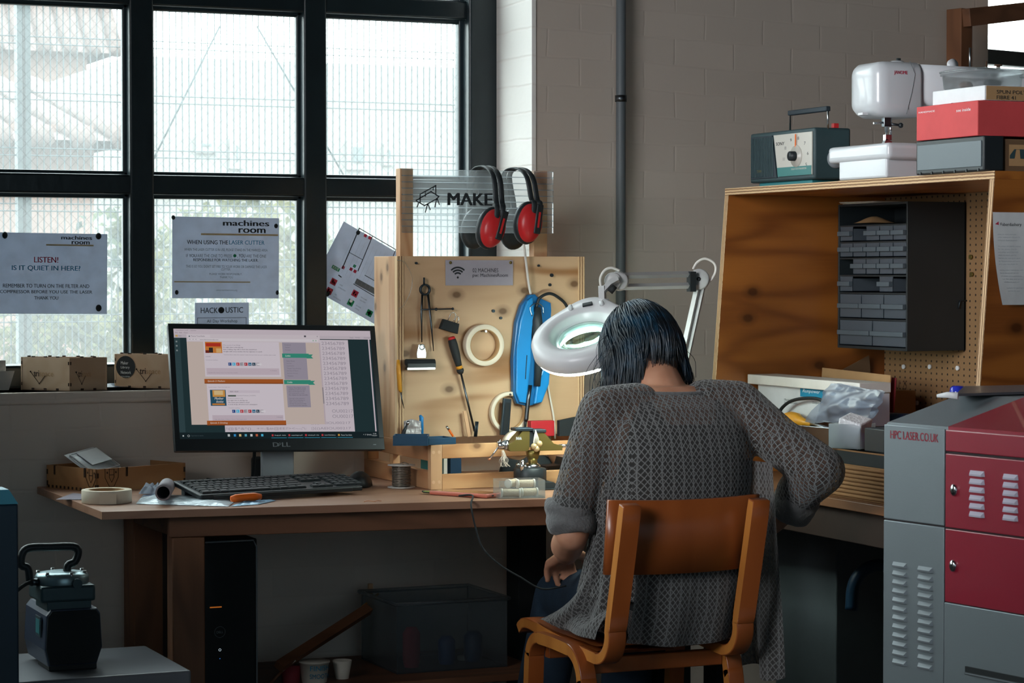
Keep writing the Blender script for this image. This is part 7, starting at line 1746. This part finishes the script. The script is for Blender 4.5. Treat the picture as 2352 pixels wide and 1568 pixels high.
# two clear bins of oddments
clear('bin_plastic', '#dfe5e8', .05, .3, .4, .35)
def bin_(label, pa, pb, Y, D, stuff):
    a, c = at(*pa, Y=Y), at(*pb, Y=Y); t = thing('storage_bin', label, 'bin', ((a.x+c.x)/2, Y+D/2, SZ+.0005)); z1 = a.z
    b = WB(t); e = .004
    for r_ in ((a.x, c.x, Y, Y+e), (a.x, c.x, Y+D-e, Y+D), (a.x, a.x+e, Y+e, Y+D-e), (c.x-e, c.x, Y+e, Y+D-e)): b.box(*r_, SZ+.0005, z1, 'bin_plastic')
    b.box(a.x, c.x, Y, Y+D, SZ+.0005, SZ+.004, 'bin_plastic'); b.build('bin_walls', t)
    b = WB(t); b.tube([(a.x-.004, Y-.004, z1), (c.x+.004, Y-.004, z1), (c.x+.004, Y+D+.004, z1), (a.x-.004, Y+D+.004, z1)], .0055, 'bin_plastic', 6, closed=True); b.build('rim', t)
    for i, (nm, lb, px, py, s, m) in enumerate(stuff):
        p = at(px, py, Y=Y+.06); o = thing(nm, lb, nm.split('_')[-1], (p.x, Y+.06+.012*i, SZ+.006)); b = B()
        h_ = max(.012, p.z-SZ-.006); b.lathe([(s*.85, 0), (s, h_*.2), (s, h_*.85), (s*.6, h_), (.0001, h_)], m, 16, cap=False); b.build('body', o)
bin_('clear storage bin of coloured bottles under the middle of the desk', (912, 1388), (1165, 1388), 5.52, .26,
     [('red_bottle', 'dull red bottle in the clear bin under the desk', 945, 1440, .022, 'red_dark_card'), ('blue_bottle', 'blue bottle in the middle of the clear bin under the desk', 1030, 1462, .022, 'navy'), ('dark_jar', 'dark jar at the right in the clear bin under the desk', 1095, 1452, .024, 'deep_blue'), ('ochre_pot', 'small ochre pot low in the clear bin under the desk', 967, 1500, .011, 'yellow_plastic'), ('cream_carton', 'little cream carton low in the clear bin under the desk', 1078, 1530, .012, 'cream')])
# ------------------------------------------------------------------ bentwood chair
CX0, CX1 = 2.222, 2.575; CYB = 4.575; SEZ = .462
ch = thing('bentwood_chair', 'orange bentwood plywood chair the person sits on', 'chair', ((CX0+CX1)/2, 4.80, 0))
plyedge('chair_edge', 'X', '#d58a3c', '#a05a20', .0025)
wood('chair_ply', '#a4582a', '#7c3d18', 'Z', 1.0, 6, .33, contrast=.35, coat=.35)
wood('chair_edge_wood', '#d08a40', '#a8642a', 'Z', 1.2, 10, .4, contrast=.5, coat=.2)
def strip(b, pts, x0, w, th):
    """bent laminated strip: swept rectangle in the YZ plane, its sawn edges showing the laminations"""
    P = [Vector((0, y, z)) for y, z in pts]; n = len(P); L = []; Rr = []
    for i in range(n):
        t = (P[min(i+1, n-1)]-P[max(i-1, 0)]).normalized(); nn = Vector((0, -t.z, t.y)); L.append(P[i]+nn*th/2); Rr.append(P[i]-nn*th/2)
    vs = []
    for i in range(n): vs += [(x0, L[i].y, L[i].z), (x0, Rr[i].y, Rr[i].z), (x0+w, Rr[i].y, Rr[i].z), (x0+w, L[i].y, L[i].z)]
    fa = []; fb = []
    for i in range(n-1):
        a, c = 4*i, 4*i+4
        fa += [(a+1, c+1, c+2, a+2), (a+3, c+3, c, a)]; fb += [(a, c, c+1, a+1), (a+2, c+2, c+3, a+3)]
    fa += [(0, 1, 2, 3), (4*n-1, 4*n-2, 4*n-3, 4*n-4)]
    bv, f1 = b.add(vs, fa, 'chair_ply', True)
    i_ = b.mi(MATS['chair_edge_wood'])
    for f in fb:
        q = b.bm.faces.new([bv[k] for k in f]); q.material_index = i_
    es = [e for e in b.bm.edges if len(e.link_faces) == 2 and e.link_faces[0].material_index != e.link_faces[1].material_index]
    bmesh.ops.bevel(b.bm, geom=es, offset=.0025, segments=2, affect='EDGES', profile=.6)
def arc2(cy, cz, r, a0, a1, n=8): return [(cy+r*math.cos(R(a0+(a1-a0)*k/n)), cz+r*math.sin(R(a0+(a1-a0)*k/n))) for k in range(n+1)]
Lp = [(4.512, .790), (4.530, .715), (4.552, .63), (4.578, .53)]+arc2(4.640, .505, .058, 170, 275, 9)+[(4.72, .452), (4.85, .462), (4.98, .474), (5.03, .472), (5.055, .455)]
for x in (CX0, CX1-.042):
    b = WB(ch); strip(b, smoothpts([(0, y, z) for y, z in Lp[:4]], 4)[:-1] and [(p.y, p.z) for p in smoothpts([(0, y, z) for y, z in Lp], 3)], x, .042, .024); b.build('side_frame', ch)
# inverted U legs
Up = [(4.62, 0)]+[(4.655, .25), (4.672, .385)]+arc2(4.745, .385, .070, 178, 92, 8)+[(4.82, .458), (4.87, .458)]+arc2(4.895, .400, .058, 88, 2, 8)+[(4.965, .25), (4.99, 0)]
for x in (CX0-.022, CX1-.014):
    b = WB(ch); strip(b, [(p.y, p.z) for p in smoothpts([(0, y, z) for y, z in Up], 3)], x, .038, .026); b.build('leg', ch)
    b = WB(ch); b.cyl((x+.019, 4.655, .315), (x+.019, 4.640, .313), .006, 'dark_steel', n=14); b.build('bolt', ch)
for y in (4.70, 4.93):
    b = WB(ch); b.box(CX0+.018, CX1-.014, y-.012, y+.012, .405, .44, 'chair_ply', .003); b.build('cross_rail', ch)
# curved back panel and seat
b = WB(ch); bw = CX1-CX0; rr = []
for k in range(25):
    u = k/24; x = CX0-.006+(bw+.012)*u; c = (2*u-1)**2
    y = 4.556+.022*c; zt = .792+.004*c; zb = .633+.003*c
    rr.append([(x, y, zb), (x, y-.020, zt), (x, y-.009, zt+.0015), (x, y+.011, zb)])
b.loft([[Vector(q) for q in r_] for r_ in rr], 'chair_ply')
bmesh.ops.bevel(b.bm, geom=[e for e in b.bm.edges if e.calc_face_angle(0) > .6], offset=.003, segments=2, affect='EDGES', profile=.6)
b.build('back_panel', ch)
b = WB(ch); b.grid(lambda u, v: (CX0+.004+(bw-.008)*u, 4.64+.41*v, .474+.006*v-.010*math.sin(math.pi*u)*math.sin(math.pi*min(1, v+.1))), 14, 14, 'chair_ply'); b.grid(lambda u, v: (CX0+.004+(bw-.008)*u, 4.64+.41*v, .464+.006*v-.010*math.sin(math.pi*u)*math.sin(math.pi*min(1, v+.1))), 14, 14, 'chair_ply'); b.build('seat', ch)

# ------------------------------------------------------------------ the person
m, nt, p, out = newmat('skin')
n = N(nt, 'TexNoise', i_Scale=22, i_Detail=4); nt.links.new(objco(nt), n.inputs['Vector'])
nt.links.new(ramp(nt, n.outputs[0], [(.3, hexc('#b98468')), (.7, hexc('#c99579'))]), p.inputs['Base Color']); p.inputs['Roughness'].default_value = .5
p.inputs['Subsurface Weight'].default_value = .08; p.inputs['Subsurface Radius'].default_value = (.01, .004, .002)
mat('jeans_blue', '#1c2f40', .85, bump=.5, bscale=700, vary=.35); mat('tank_black', '#1d2123', .9); mat('shoe_dark', '#23262a', .7)
per = thing('person', 'person with dark blue-black bobbed hair and a grey lace-knit jumper, seated with the back turned', 'person', (2.46, 4.80, SEZ))
def cap_(b, p, q, r0, r1, m, n=14, k=4):
    """tapered limb segment with round ends"""
    p, q = Vector(p), Vector(q); d = (q-p).normalized(); pts = []; rs = []
    for i in range(k, -1, -1):
        a = math.pi/2*i/k; pts.append(p-d*r0*math.sin(a)); rs.append(max(1e-4, r0*math.cos(a)))
    for i in range(0, k+1):
        a = math.pi/2*i/k; pts.append(q+d*r1*math.sin(a)); rs.append(max(1e-4, r1*math.cos(a)))
    b.tube(pts, rs, m, n)
def limb(b, pts, rs, m, n=14):
    for i in range(len(pts)-1): cap_(b, pts[i], pts[i+1], rs[i], rs[i+1], m, n)
def ell(z, cx, cy, rx, ry, n=36, e=2.3, tilt=0):
    out = []
    for k in range(n):
        a = 2*math.pi*k/n; c, s = math.cos(a), math.sin(a)
        out.append((cx+rx*math.copysign(abs(c)**(2/e), c), cy+ry*math.copysign(abs(s)**(2/e), s), z+tilt*math.copysign(abs(s)**(2/e), s)))
    return out
def union(b, name, parent, voxel, smooth=4, fac=.5):
    o = b.build(name, parent)
    md = o.modifiers.new('join', 'REMESH'); md.mode = 'VOXEL'; md.voxel_size = voxel; md.use_smooth_shade = True
    sm_ = o.modifiers.new('soften', 'SMOOTH'); sm_.iterations = smooth; sm_.factor = fac
    return o
HC = Vector((2.486, 4.938, 1.090))                       # head centre
HU = Vector((-.03, .60, .80)).normalized(); HF = Vector((-.05, .80, -.60)); HF = (HF-HU*HF.dot(HU)).normalized(); HS = HF.cross(HU)
MH_ = Matrix((HS, HF, HU)).transposed().to_4x4(); MH_.translation = HC
SHL, SHR = Vector((2.312, 4.775, .975)), Vector((2.632, 4.755, .980))
ELL, ELR = Vector((2.238, 4.790, .700)), Vector((2.740, 4.575, .845))
WRL, WRR = Vector((2.316, 4.985, .632)), Vector((2.735, 4.770, .705))
b = WB(per); S_ = 'skin'
b.loft([ell(z, cx, cy, rx, ry) for z, cx, cy, rx, ry in ((.478, 2.455, 4.80, .145, .115), (.52, 2.455, 4.79, .170, .125), (.60, 2.457, 4.775, .155, .112), (.70, 2.460, 4.755, .138, .100), (.80, 2.466, 4.745, .148, .104), (.90, 2.471, 4.75, .158, .106), (.96, 2.473, 4.768, .146, .085), (1.00, 2.474, 4.785, .110, .064), (1.025, 2.476, 4.80, .070, .056))], S_)
cap_(b, (2.476, 4.795, .975), (2.486, 4.885, 1.050), .060, .054, S_, 18)
limb(b, [Vector((2.40, 4.78, .972)), SHL], [.046, .046], S_); limb(b, [Vector((2.55, 4.775, .974)), SHR], [.046, .046], S_)
b.ball((0, 0, 0), (.074, .095, .112), S_, 24, 16, MH_); b.ball((0, .032, -.062), (.055, .058, .058), S_, 20, 12, MH_)
b.ball((0, .098, -.020), (.011, .018, .016), S_, 12, 8, MH_); cap_(b, MH_ @ Vector((0, .090, .012)), MH_ @ Vector((0, .104, -.022)), .007, .010, S_, 10)
for s in (-1, 1):
    b.ball((s*.074, -.005, -.012), (.009, .020, .030), S_, 12, 8, MH_)
b.ball((0, .088, -.056), (.022, .010, .007), S_, 12, 8, MH_); b.ball((0, .082, -.092), (.020, .018, .016), S_, 12, 8, MH_)
limb(b, [SHL, SHL*.5+ELL*.5+Vector((-.004, 0, 0)), ELL, ELL*.5+WRL*.5+Vector((-.006, 0, -.002)), WRL], [.044, .041, .037, .038, .026], S_)
limb(b, [SHR, SHR*.5+ELR*.5, ELR, ELR*.5+WRR*.5, WRR], [.044, .041, .036, .036, .025], S_)
def hand(b, w, d, nrm, side, curl=30, spread=5):
    """palm, four fingers bent at the knuckles, thumb from the side of the palm; nrm is the back of the hand"""
    d = Vector(d).normalized(); nrm = Vector(nrm); nrm = (nrm-d*nrm.dot(d)).normalized(); s = d.cross(nrm)*side
    for k, o in enumerate((-.024, -.009, .007, .022)):
        cap_(b, w+s*o*.55, w+d*.082+s*o, .0135, .0125, S_, 10)
    for k, (o, l) in enumerate(((-.027, .058), (-.009, .072), (.009, .078), (.026, .070))):
        q = w+d*(.084-.006*abs(k-1.7))+s*o; dd = (d+s*(k-1.5)*.02*spread).normalized(); a = R(curl*.6+4*k)
        ax = dd.cross(nrm).normalized(); P = [q]; cur = dd
        for j, (f, ang) in enumerate(((.45, a), (.32, a*1.5), (.23, a*.9))):
            cur = Matrix.Rotation(-ang, 3, ax) @ cur; P.append(P[-1]+cur*l*f)
        limb(b, P, [.0098, .0088, .0080, .0068], S_, 10)
    q = w+d*.022+s*.026; td = (d*.72+s*.62-nrm*.35).normalized(); t2 = (d*.95+s*.10-nrm*.30).normalized()
    limb(b, [w+d*.012+s*.012, q+td*.020, q+td*.045, q+td*.045+t2*.030], [.015, .0125, .0105, .0085], S_, 10)
hand(b, WRL, (.13, .64, -.20), (-.25, .25, .92), 1, 30)
hand(b, WRR, (-.50, .62, -.25), (.35, .35, .80), -1, 34)
KNL, KNR = Vector((2.415, 5.235, .500)), Vector((2.600, 5.225, .510))
limb(b, [Vector((2.395, 4.83, .525)), KNL, Vector((2.36, 5.22, .28)), Vector((2.36, 5.17, .085))], [.080, .056, .052, .038], S_, 18)
limb(b, [Vector((2.515, 4.83, .535)), KNR, Vector((2.575, 5.20, .28)), Vector((2.58, 5.14, .085))], [.086, .058, .052, .038], S_, 18)
for f in ((2.36, 5.17), (2.58, 5.14)): limb(b, [Vector((f[0], f[1]-.03, .045)), Vector((f[0], f[1]+.13, .035))], [.036, .030], S_)
union(b, 'body', per, .0052, 3)
# jeans and shoes
b = WB(per); J = 'jeans_blue'
b.loft([ell(z, 2.455, cy, rx, ry) for z, cy, rx, ry in ((.472, 4.805, .155, .125), (.52, 4.795, .180, .134), (.60, 4.78, .166, .121))], J)
limb(b, [Vector((2.395, 4.83, .525)), KNL, Vector((2.36, 5.22, .28)), Vector((2.36, 5.17, .10))], [.088, .064, .062, .054], J, 20)
limb(b, [Vector((2.520, 4.83, .540)), KNR, Vector((2.575, 5.20, .28)), Vector((2.58, 5.14, .10))], [.096, .068, .062, .054], J, 20)
union(b, 'jeans', per, .007, 3)
for f in ((2.36, 5.17), (2.58, 5.14)):
    b = WB(per); b.loft([[(f[0]+.046*w*math.cos(a), f[1]+y, .002+max(0, h*math.sin(a))) for a in [math.pi*k/10 for k in range(11)]] for y, w, h in ((-.075, .5, .06), (-.05, .85, .085), (0, .9, .10), (.06, 1, .07), (.13, .95, .05), (.165, .5, .03))], 'shoe_dark'); b.build('shoe', per)
# black vest with a scooped back
b = WB(per); nA = 72; nZ = 22
def vest(u, v):
    a = 2*math.pi*u; c, s = math.cos(a), math.sin(a)
    dx = abs(c)*.158; back = s < 0
    top = (.945+.075*min(1, max(0, (dx-.045)/.06))**1.3) if back else (.90+.10*min(1, max(0, (dx-.05)/.05)))
    top = min(top, .995)
    if dx > .120: top = min(top, .995-(dx-.120)*4.5)
    z = .52+(top-.52)*v
    prof = ((.52, 2.455, 4.79, .178, .132), (.60, 2.457, 4.775, .162, .119), (.70, 2.460, 4.755, .145, .107), (.80, 2.466, 4.745, .155, .111), (.90, 2.471, 4.75, .165, .113), (.96, 2.473, 4.768, .151, .090), (1.03, 2.475, 4.79, .105, .062))
    for i in range(len(prof)-1):
        if z <= prof[i+1][0] or i == len(prof)-2:
            t = (z-prof[i][0])/(prof[i+1][0]-prof[i][0]); q = [x*(1-t)+y*t for x, y in zip(prof[i], prof[i+1])]; break
    e = 2.3
    return (q[1]+q[3]*math.copysign(abs(c)**(2/e), c), q[2]+q[4]*math.copysign(abs(s)**(2/e), s), z)
b.grid(vest, nA+1, nZ, 'tank_black'); b.build('tank_top', per, weld=True)
# jumper: lace knit
m, nt, p, out = newmat('lace_knit')
tc = N(nt, 'TexCoord'); sx = N(nt, 'SeparateXYZ'); nt.links.new(tc.outputs['Object'], sx.inputs[0])
wv = N(nt, 'TexNoise', i_Scale=10, i_Detail=2); nt.links.new(tc.outputs['Object'], wv.inputs['Vector'])
wx = math_(nt, 'MULTIPLY_ADD', wv.outputs[0], .020, -.010)
gn = N(nt, 'NewGeometry'); sn = N(nt, 'SeparateXYZ'); nt.links.new(gn.outputs['Normal'], sn.inputs[0])
ab = [math_(nt, 'ABSOLUTE', sn.outputs[k]) for k in 'XYZ']
mX = math_(nt, 'GREATER_THAN', ab[0], ab[1]); mZ = math_(nt, 'GREATER_THAN', ab[2], .80)
def sel(f, a, c): return math_(nt, 'ADD', math_(nt, 'MULTIPLY', f, c), math_(nt, 'MULTIPLY', math_(nt, 'SUBTRACT', 1, f), a))
ux = math_(nt, 'ADD', sel(mX, sx.outputs['X'], sx.outputs['Y']), wx); uz = math_(nt, 'ADD', sel(mZ, sx.outputs['Z'], sel(mX, sx.outputs['Y'], sx.outputs['X'])), wx)
def tri(v, per_): return math_(nt, 'ABSOLUTE', math_(nt, 'SUBTRACT', math_(nt, 'FRACT', math_(nt, 'MULTIPLY', v, 1/per_)), .5))   # 0 at cell middle, .5 at the edge
P1 = math_(nt, 'MULTIPLY_ADD', uz, .75, ux); P2 = math_(nt, 'MULTIPLY_ADD', uz, -.75, ux)
d1, d2 = tri(P1, .0118), tri(P2, .0118)
lat = math_(nt, 'MINIMUM', d1, d2)                                   # small along the strands
rib = tri(ux, .0236)
fine = N(nt, 'TexNoise', i_Scale=420, i_Detail=2); nt.links.new(tc.outputs['Object'], fine.inputs['Vector'])
lat2 = math_(nt, 'MINIMUM', lat, math_(nt, 'MULTIPLY_ADD', rib, 1.3, .02))
lat3 = math_(nt, 'ADD', lat2, math_(nt, 'MULTIPLY_ADD', fine.outputs[0], .12, -.06))
opq = ramp(nt, lat3, [(.03, (1, 1, 1, 1)), (.10, (.85, .85, .85, 1)), (.26, (.58, .58, .58, 1))])
col = ramp(nt, lat3, [(.02, hexc('#7f8181')), (.085, hexc('#525150')), (.24, hexc('#3c3a39'))])
nt.links.new(col, p.inputs['Base Color']); p.inputs['Roughness'].default_value = .95; p.inputs['Specular IOR Level'].default_value = .1
p.inputs['Sheen Weight'].default_value = .25; p.inputs['Sheen Roughness'].default_value = .6
nt.links.new(opq, p.inputs['Alpha'])
bp = N(nt, 'Bump', i_Strength=.7, i_Distance=.003); bp.invert = True; nt.links.new(lat3, bp.inputs['Height']); nt.links.new(bp.outputs[0], p.inputs['Normal'])
dn = MATS['lace_knit'].copy(); dn.name = 'lace_dense'; MATS['lace_dense'] = dn
for n_ in dn.node_tree.nodes:
    if n_.type == 'VALTORGB' and n_.color_ramp.elements[0].color[0] > .99 and n_.color_ramp.elements[1].color[0] > .5:
        n_.color_ramp.elements[1].color = (.97, .97, .97, 1); n_.color_ramp.elements[2].color = (.88, .88, .88, 1)
m, nt, p, out = newmat('rib_knit')
p.inputs['Base Color'].default_value = hexc('#686868'); p.inputs['Roughness'].default_value = .95; p.inputs['Sheen Weight'].default_value = .25
tc = N(nt, 'TexCoord'); w_ = N(nt, 'TexNoise', i_Scale=160, i_Detail=3); nt.links.new(tc.outputs['Object'], w_.inputs['Vector'])
bp = N(nt, 'Bump', i_Strength=.8, i_Distance=.004); nt.links.new(w_.outputs[0], bp.inputs['Height']); nt.links.new(bp.outputs[0], p.inputs['Normal'])
b = WB(per); K_ = 'lace_knit'
TOR = ((.560, 2.445, 4.775, .188, .142, 0), (.62, 2.450, 4.765, .182, .136, 0), (.70, 2.455, 4.752, .176, .128, 0), (.80, 2.466, 4.742, .176, .126, 0), (.88, 2.470, 4.742, .178, .125, 0), (.94, 2.472, 4.752, .176, .114, 0), (.98, 2.474, 4.772, .158, .092, 0), (1.000, 2.477, 4.786, .126, .078, .003), (1.014, 2.480, 4.796, .106, .068, .005))
b.loft([ell(z, cx, cy, rx, ry, 40, 2.4, ti) for z, cx, cy, rx, ry, ti in TOR], K_)
limb(b, [Vector((2.39, 4.775, .975)), SHL+Vector((-.002, 0, -.006)), SHL*.6+ELL*.4+Vector((-.012, 0, 0)), ELL+Vector((-.004, 0, .045))], [.060, .060, .054, .050], K_, 22)
limb(b, [Vector((2.56, 4.770, .980)), SHR+Vector((.002, 0, -.004)), SHR*.5+ELR*.5+Vector((.0, 0, -.008)), ELR+Vector((.004, 0, -.004)), ELR*.55+WRR*.45+Vector((0, 0, .004))], [.060, .060, .055, .056, .050], K_, 22)
union(b, 'jumper', per, .0065, 6)
# rolled cuffs, built of folded rolls around each forearm
def cuff(c, axis, r, n, seed, L):
    axis = Vector(axis).normalized(); rnd = random.Random(seed); bq = WB(per)
    q = axis.to_track_quat('Z', 'Y').to_matrix()
    for k in range(n):
        cc = c+axis*(L*(k/(n-1)-.5)); rr_2 = r*(1-.10*abs(k/(n-1)-.4)); ph = rnd.uniform(0, 6)
        pts = [cc+q @ Vector((rr_2*math.cos(a)*(1+.05*math.sin(2*a+ph)), rr_2*math.sin(a)*(1+.05*math.cos(3*a+ph)), .012*math.sin(a+ph)+.004*math.sin(3*a+k))) for a in [2*math.pi*i/30 for i in range(30)]]
        bq.tube(pts, .0145, 'rib_knit', 9, closed=True)
        bq.lathe([(rr_2*.95, -.012), (rr_2*.95, .012)], 'rib_knit', 24, Matrix.Translation(cc) @ q.to_4x4(), cap=True)
    return union(bq, 'rolled_cuff', per, .006, 4)
cuff(ELL+Vector((-.002, .002, .042)), (-.05, .22, 1), .043, 4, 3, .056)
cuff(ELR*.42+WRR*.58+Vector((.004, -.01, -.002)), ELR-WRR, .040, 4, 5, .060)
# neckband
b = WB(per); b.tube([(2.484+.110*math.cos(a), 4.798+.068*math.sin(a), 1.013+.006*math.sin(a)) for a in [2*math.pi*k/40 for k in range(40)]], .0085, 'rib_knit', 8, closed=True, flat=.6); b.build('neckband', per)
# hanging panels of the open jumper
def drape(nm, fn, nu=26, nv=30, th=.006, m='lace_dense'):
    bq = WB(per); bq.grid(fn, nu, nv, m); return bq.build(nm, per, recalc=True)
def left_fall(u, v):
    # u across from the back round to the front, v down
    x = 2.292+.036*(1-u)*(1-v)-.022*v-.045*v**4*u; y = 4.66+.07*u+.22*u*v**4; z = .82-.36*v+.030*u*v*v
    w = math.sin(u*11+2*v)*.010*(.4+v); return (x+w-.012*math.sin(math.pi*v), y+.4*w, max(z, .484+.012*math.sin(u*9)))
drape('jumper_left_fall', left_fall)
def left_pile(u, v):
    a = math.pi*v; r = .030+.012*math.sin(u*7)
    return (2.262-.020*u+.010*math.sin(u*12), 4.66+.26*u, .484+r*math.sin(a)*1.3+.004*math.sin(u*20)) if 0 else (2.285-.055*math.cos(a)-.010*math.sin(u*6), 4.655+.235*u-.02*math.sin(a), .486+(.052+.018*math.sin(u*9+1))*math.sin(a)*(1-.4*u))
drape('jumper_left_fold', left_pile)
def right_fall(u, v):
    x = 2.628+.020*v+.012*math.sin(u*8+v*2)*(.3+v); y = 4.585+.16*u; z = .86-(.86-.385)*v-.012*math.sin(u*6)*v
    return (x, y, z)
drape('jumper_right_fall', right_fall)
def back_hem(u, v):
    x = 2.300+.272*u; return (x, 4.600-.018*math.sin(math.pi*u)+.010*math.sin(u*14)*(.3+v)*.6+.045*v*v, .64-.165*v-.012*math.sin(math.pi*u)*v)
drape('jumper_back_hem', back_hem)

# hair: a cap and many tapering locks
m, nt, p, out = newmat('hair')
n = N(nt, 'TexNoise', i_Scale=26, i_Detail=3); nt.links.new(objco(nt), n.inputs['Vector'])
nt.links.new(ramp(nt, n.outputs[0], [(.35, hexc('#0a1218')), (.52, hexc('#0e202d')), (.75, hexc('#153a50'))]), p.inputs['Base Color'])
p.inputs['Roughness'].default_value = .42; p.inputs['Specular IOR Level'].default_value = .45; p.inputs['Anisotropic'].default_value = .5
b = WB(per); b.M = b.M @ MH_
HR = (.083, .102, .119)
b.lathe([(max(.001, math.sin(R(a))), math.cos(R(a))) for a in range(0, 112, 8)], 'hair', 36, Matrix.Diagonal((*HR, 1)), cap=False)
b.build('hair_cap', per) if 0 else None
rnd = random.Random(21)
bh = WB(per)
bh.lathe([(max(.001, math.sin(R(a))), math.cos(R(a))) for a in range(0, 112, 8)], 'hair', 36, MH_ @ Matrix.Diagonal((*HR, 1)), cap=False)
NS = 1700
for i in range(NS):
    phi = 2*math.pi*rnd.random(); th0 = R(rnd.uniform(4, 70)) if rnd.random() < .75 else R(rnd.uniform(2, 20))
    # local directions: x side (+ = picture right), y face, z crown
    side = math.cos(phi); fwd = math.sin(phi)
    endth = R(96) if fwd < -.3 else R(88)
    lay = rnd.uniform(1.02, 1.13)
    pts = []
    for k in range(9):
        th = th0+(endth-th0)*k/8; ph = phi+.06*math.sin(k*.8+i)*rnd.uniform(.3, 1)
        pts.append(MH_ @ Vector((HR[0]*lay*math.sin(th)*math.cos(ph), HR[1]*lay*math.sin(th)*math.sin(ph), HR[2]*lay*math.cos(th))))
    d = (pts[-1]-pts[-2]).normalized()
    # everything that has left the scalp falls straight down
    tail = rnd.uniform(.7, 1.0)
    wpos = pts[-1]
    dx = wpos.x-HC.x; zend = .985 if dx < -.05 else (1.015 if dx > .05 else 1.062)
    if wpos.y > HC.y+.03: zend -= .02
    zend += rnd.uniform(-.006, .028)
    out_ = Vector((math.copysign(.014+.02*rnd.random(), dx) if abs(dx) > .03 else 0, -.012 if dx < -.05 else -.006, 0))
    L_ = max(.012, wpos.z-zend); nseg = 8; cur = wpos.copy(); wav = rnd.uniform(.001, .0045); ph0 = rnd.uniform(0, 6)
    for k in range(1, nseg+1):
        t = k/nseg; dirv = d*(1-t)**1.5*.7+Vector((0, 0, -1))*(.3+.7*t)
        dirv.normalize(); cur = cur+dirv*(L_/nseg)+out_*(1/nseg)*t
        pts.append(cur+Vector((wav*math.sin(ph0+t*5), wav*math.cos(ph0+t*4.3), 0))*t)
    r = rnd.uniform(.0012, .0027); kk = len(pts)
    bh.tube(pts, [r*(.5+.5*min(1, j/3))*(1 if j < kk-6 else max(.12, (kk-1-j)/6)) for j in range(kk)], 'hair', 5)
for i in range(34):   # stray single hairs
    s = rnd.choice((-1, 1)); p0 = MH_ @ Vector((s*HR[0]*1.08, rnd.uniform(-.05, .05), rnd.uniform(-.02, .05))); q = Vector((s*rnd.uniform(.008, .03), rnd.uniform(-.02, .02), -rnd.uniform(.06, .13)))
    bh.tube(smoothpts([p0, p0+q*.5+Vector((s*.012, 0, .008)), p0+q], 5), .0006, 'hair', 4)
bh.build('hair', per)
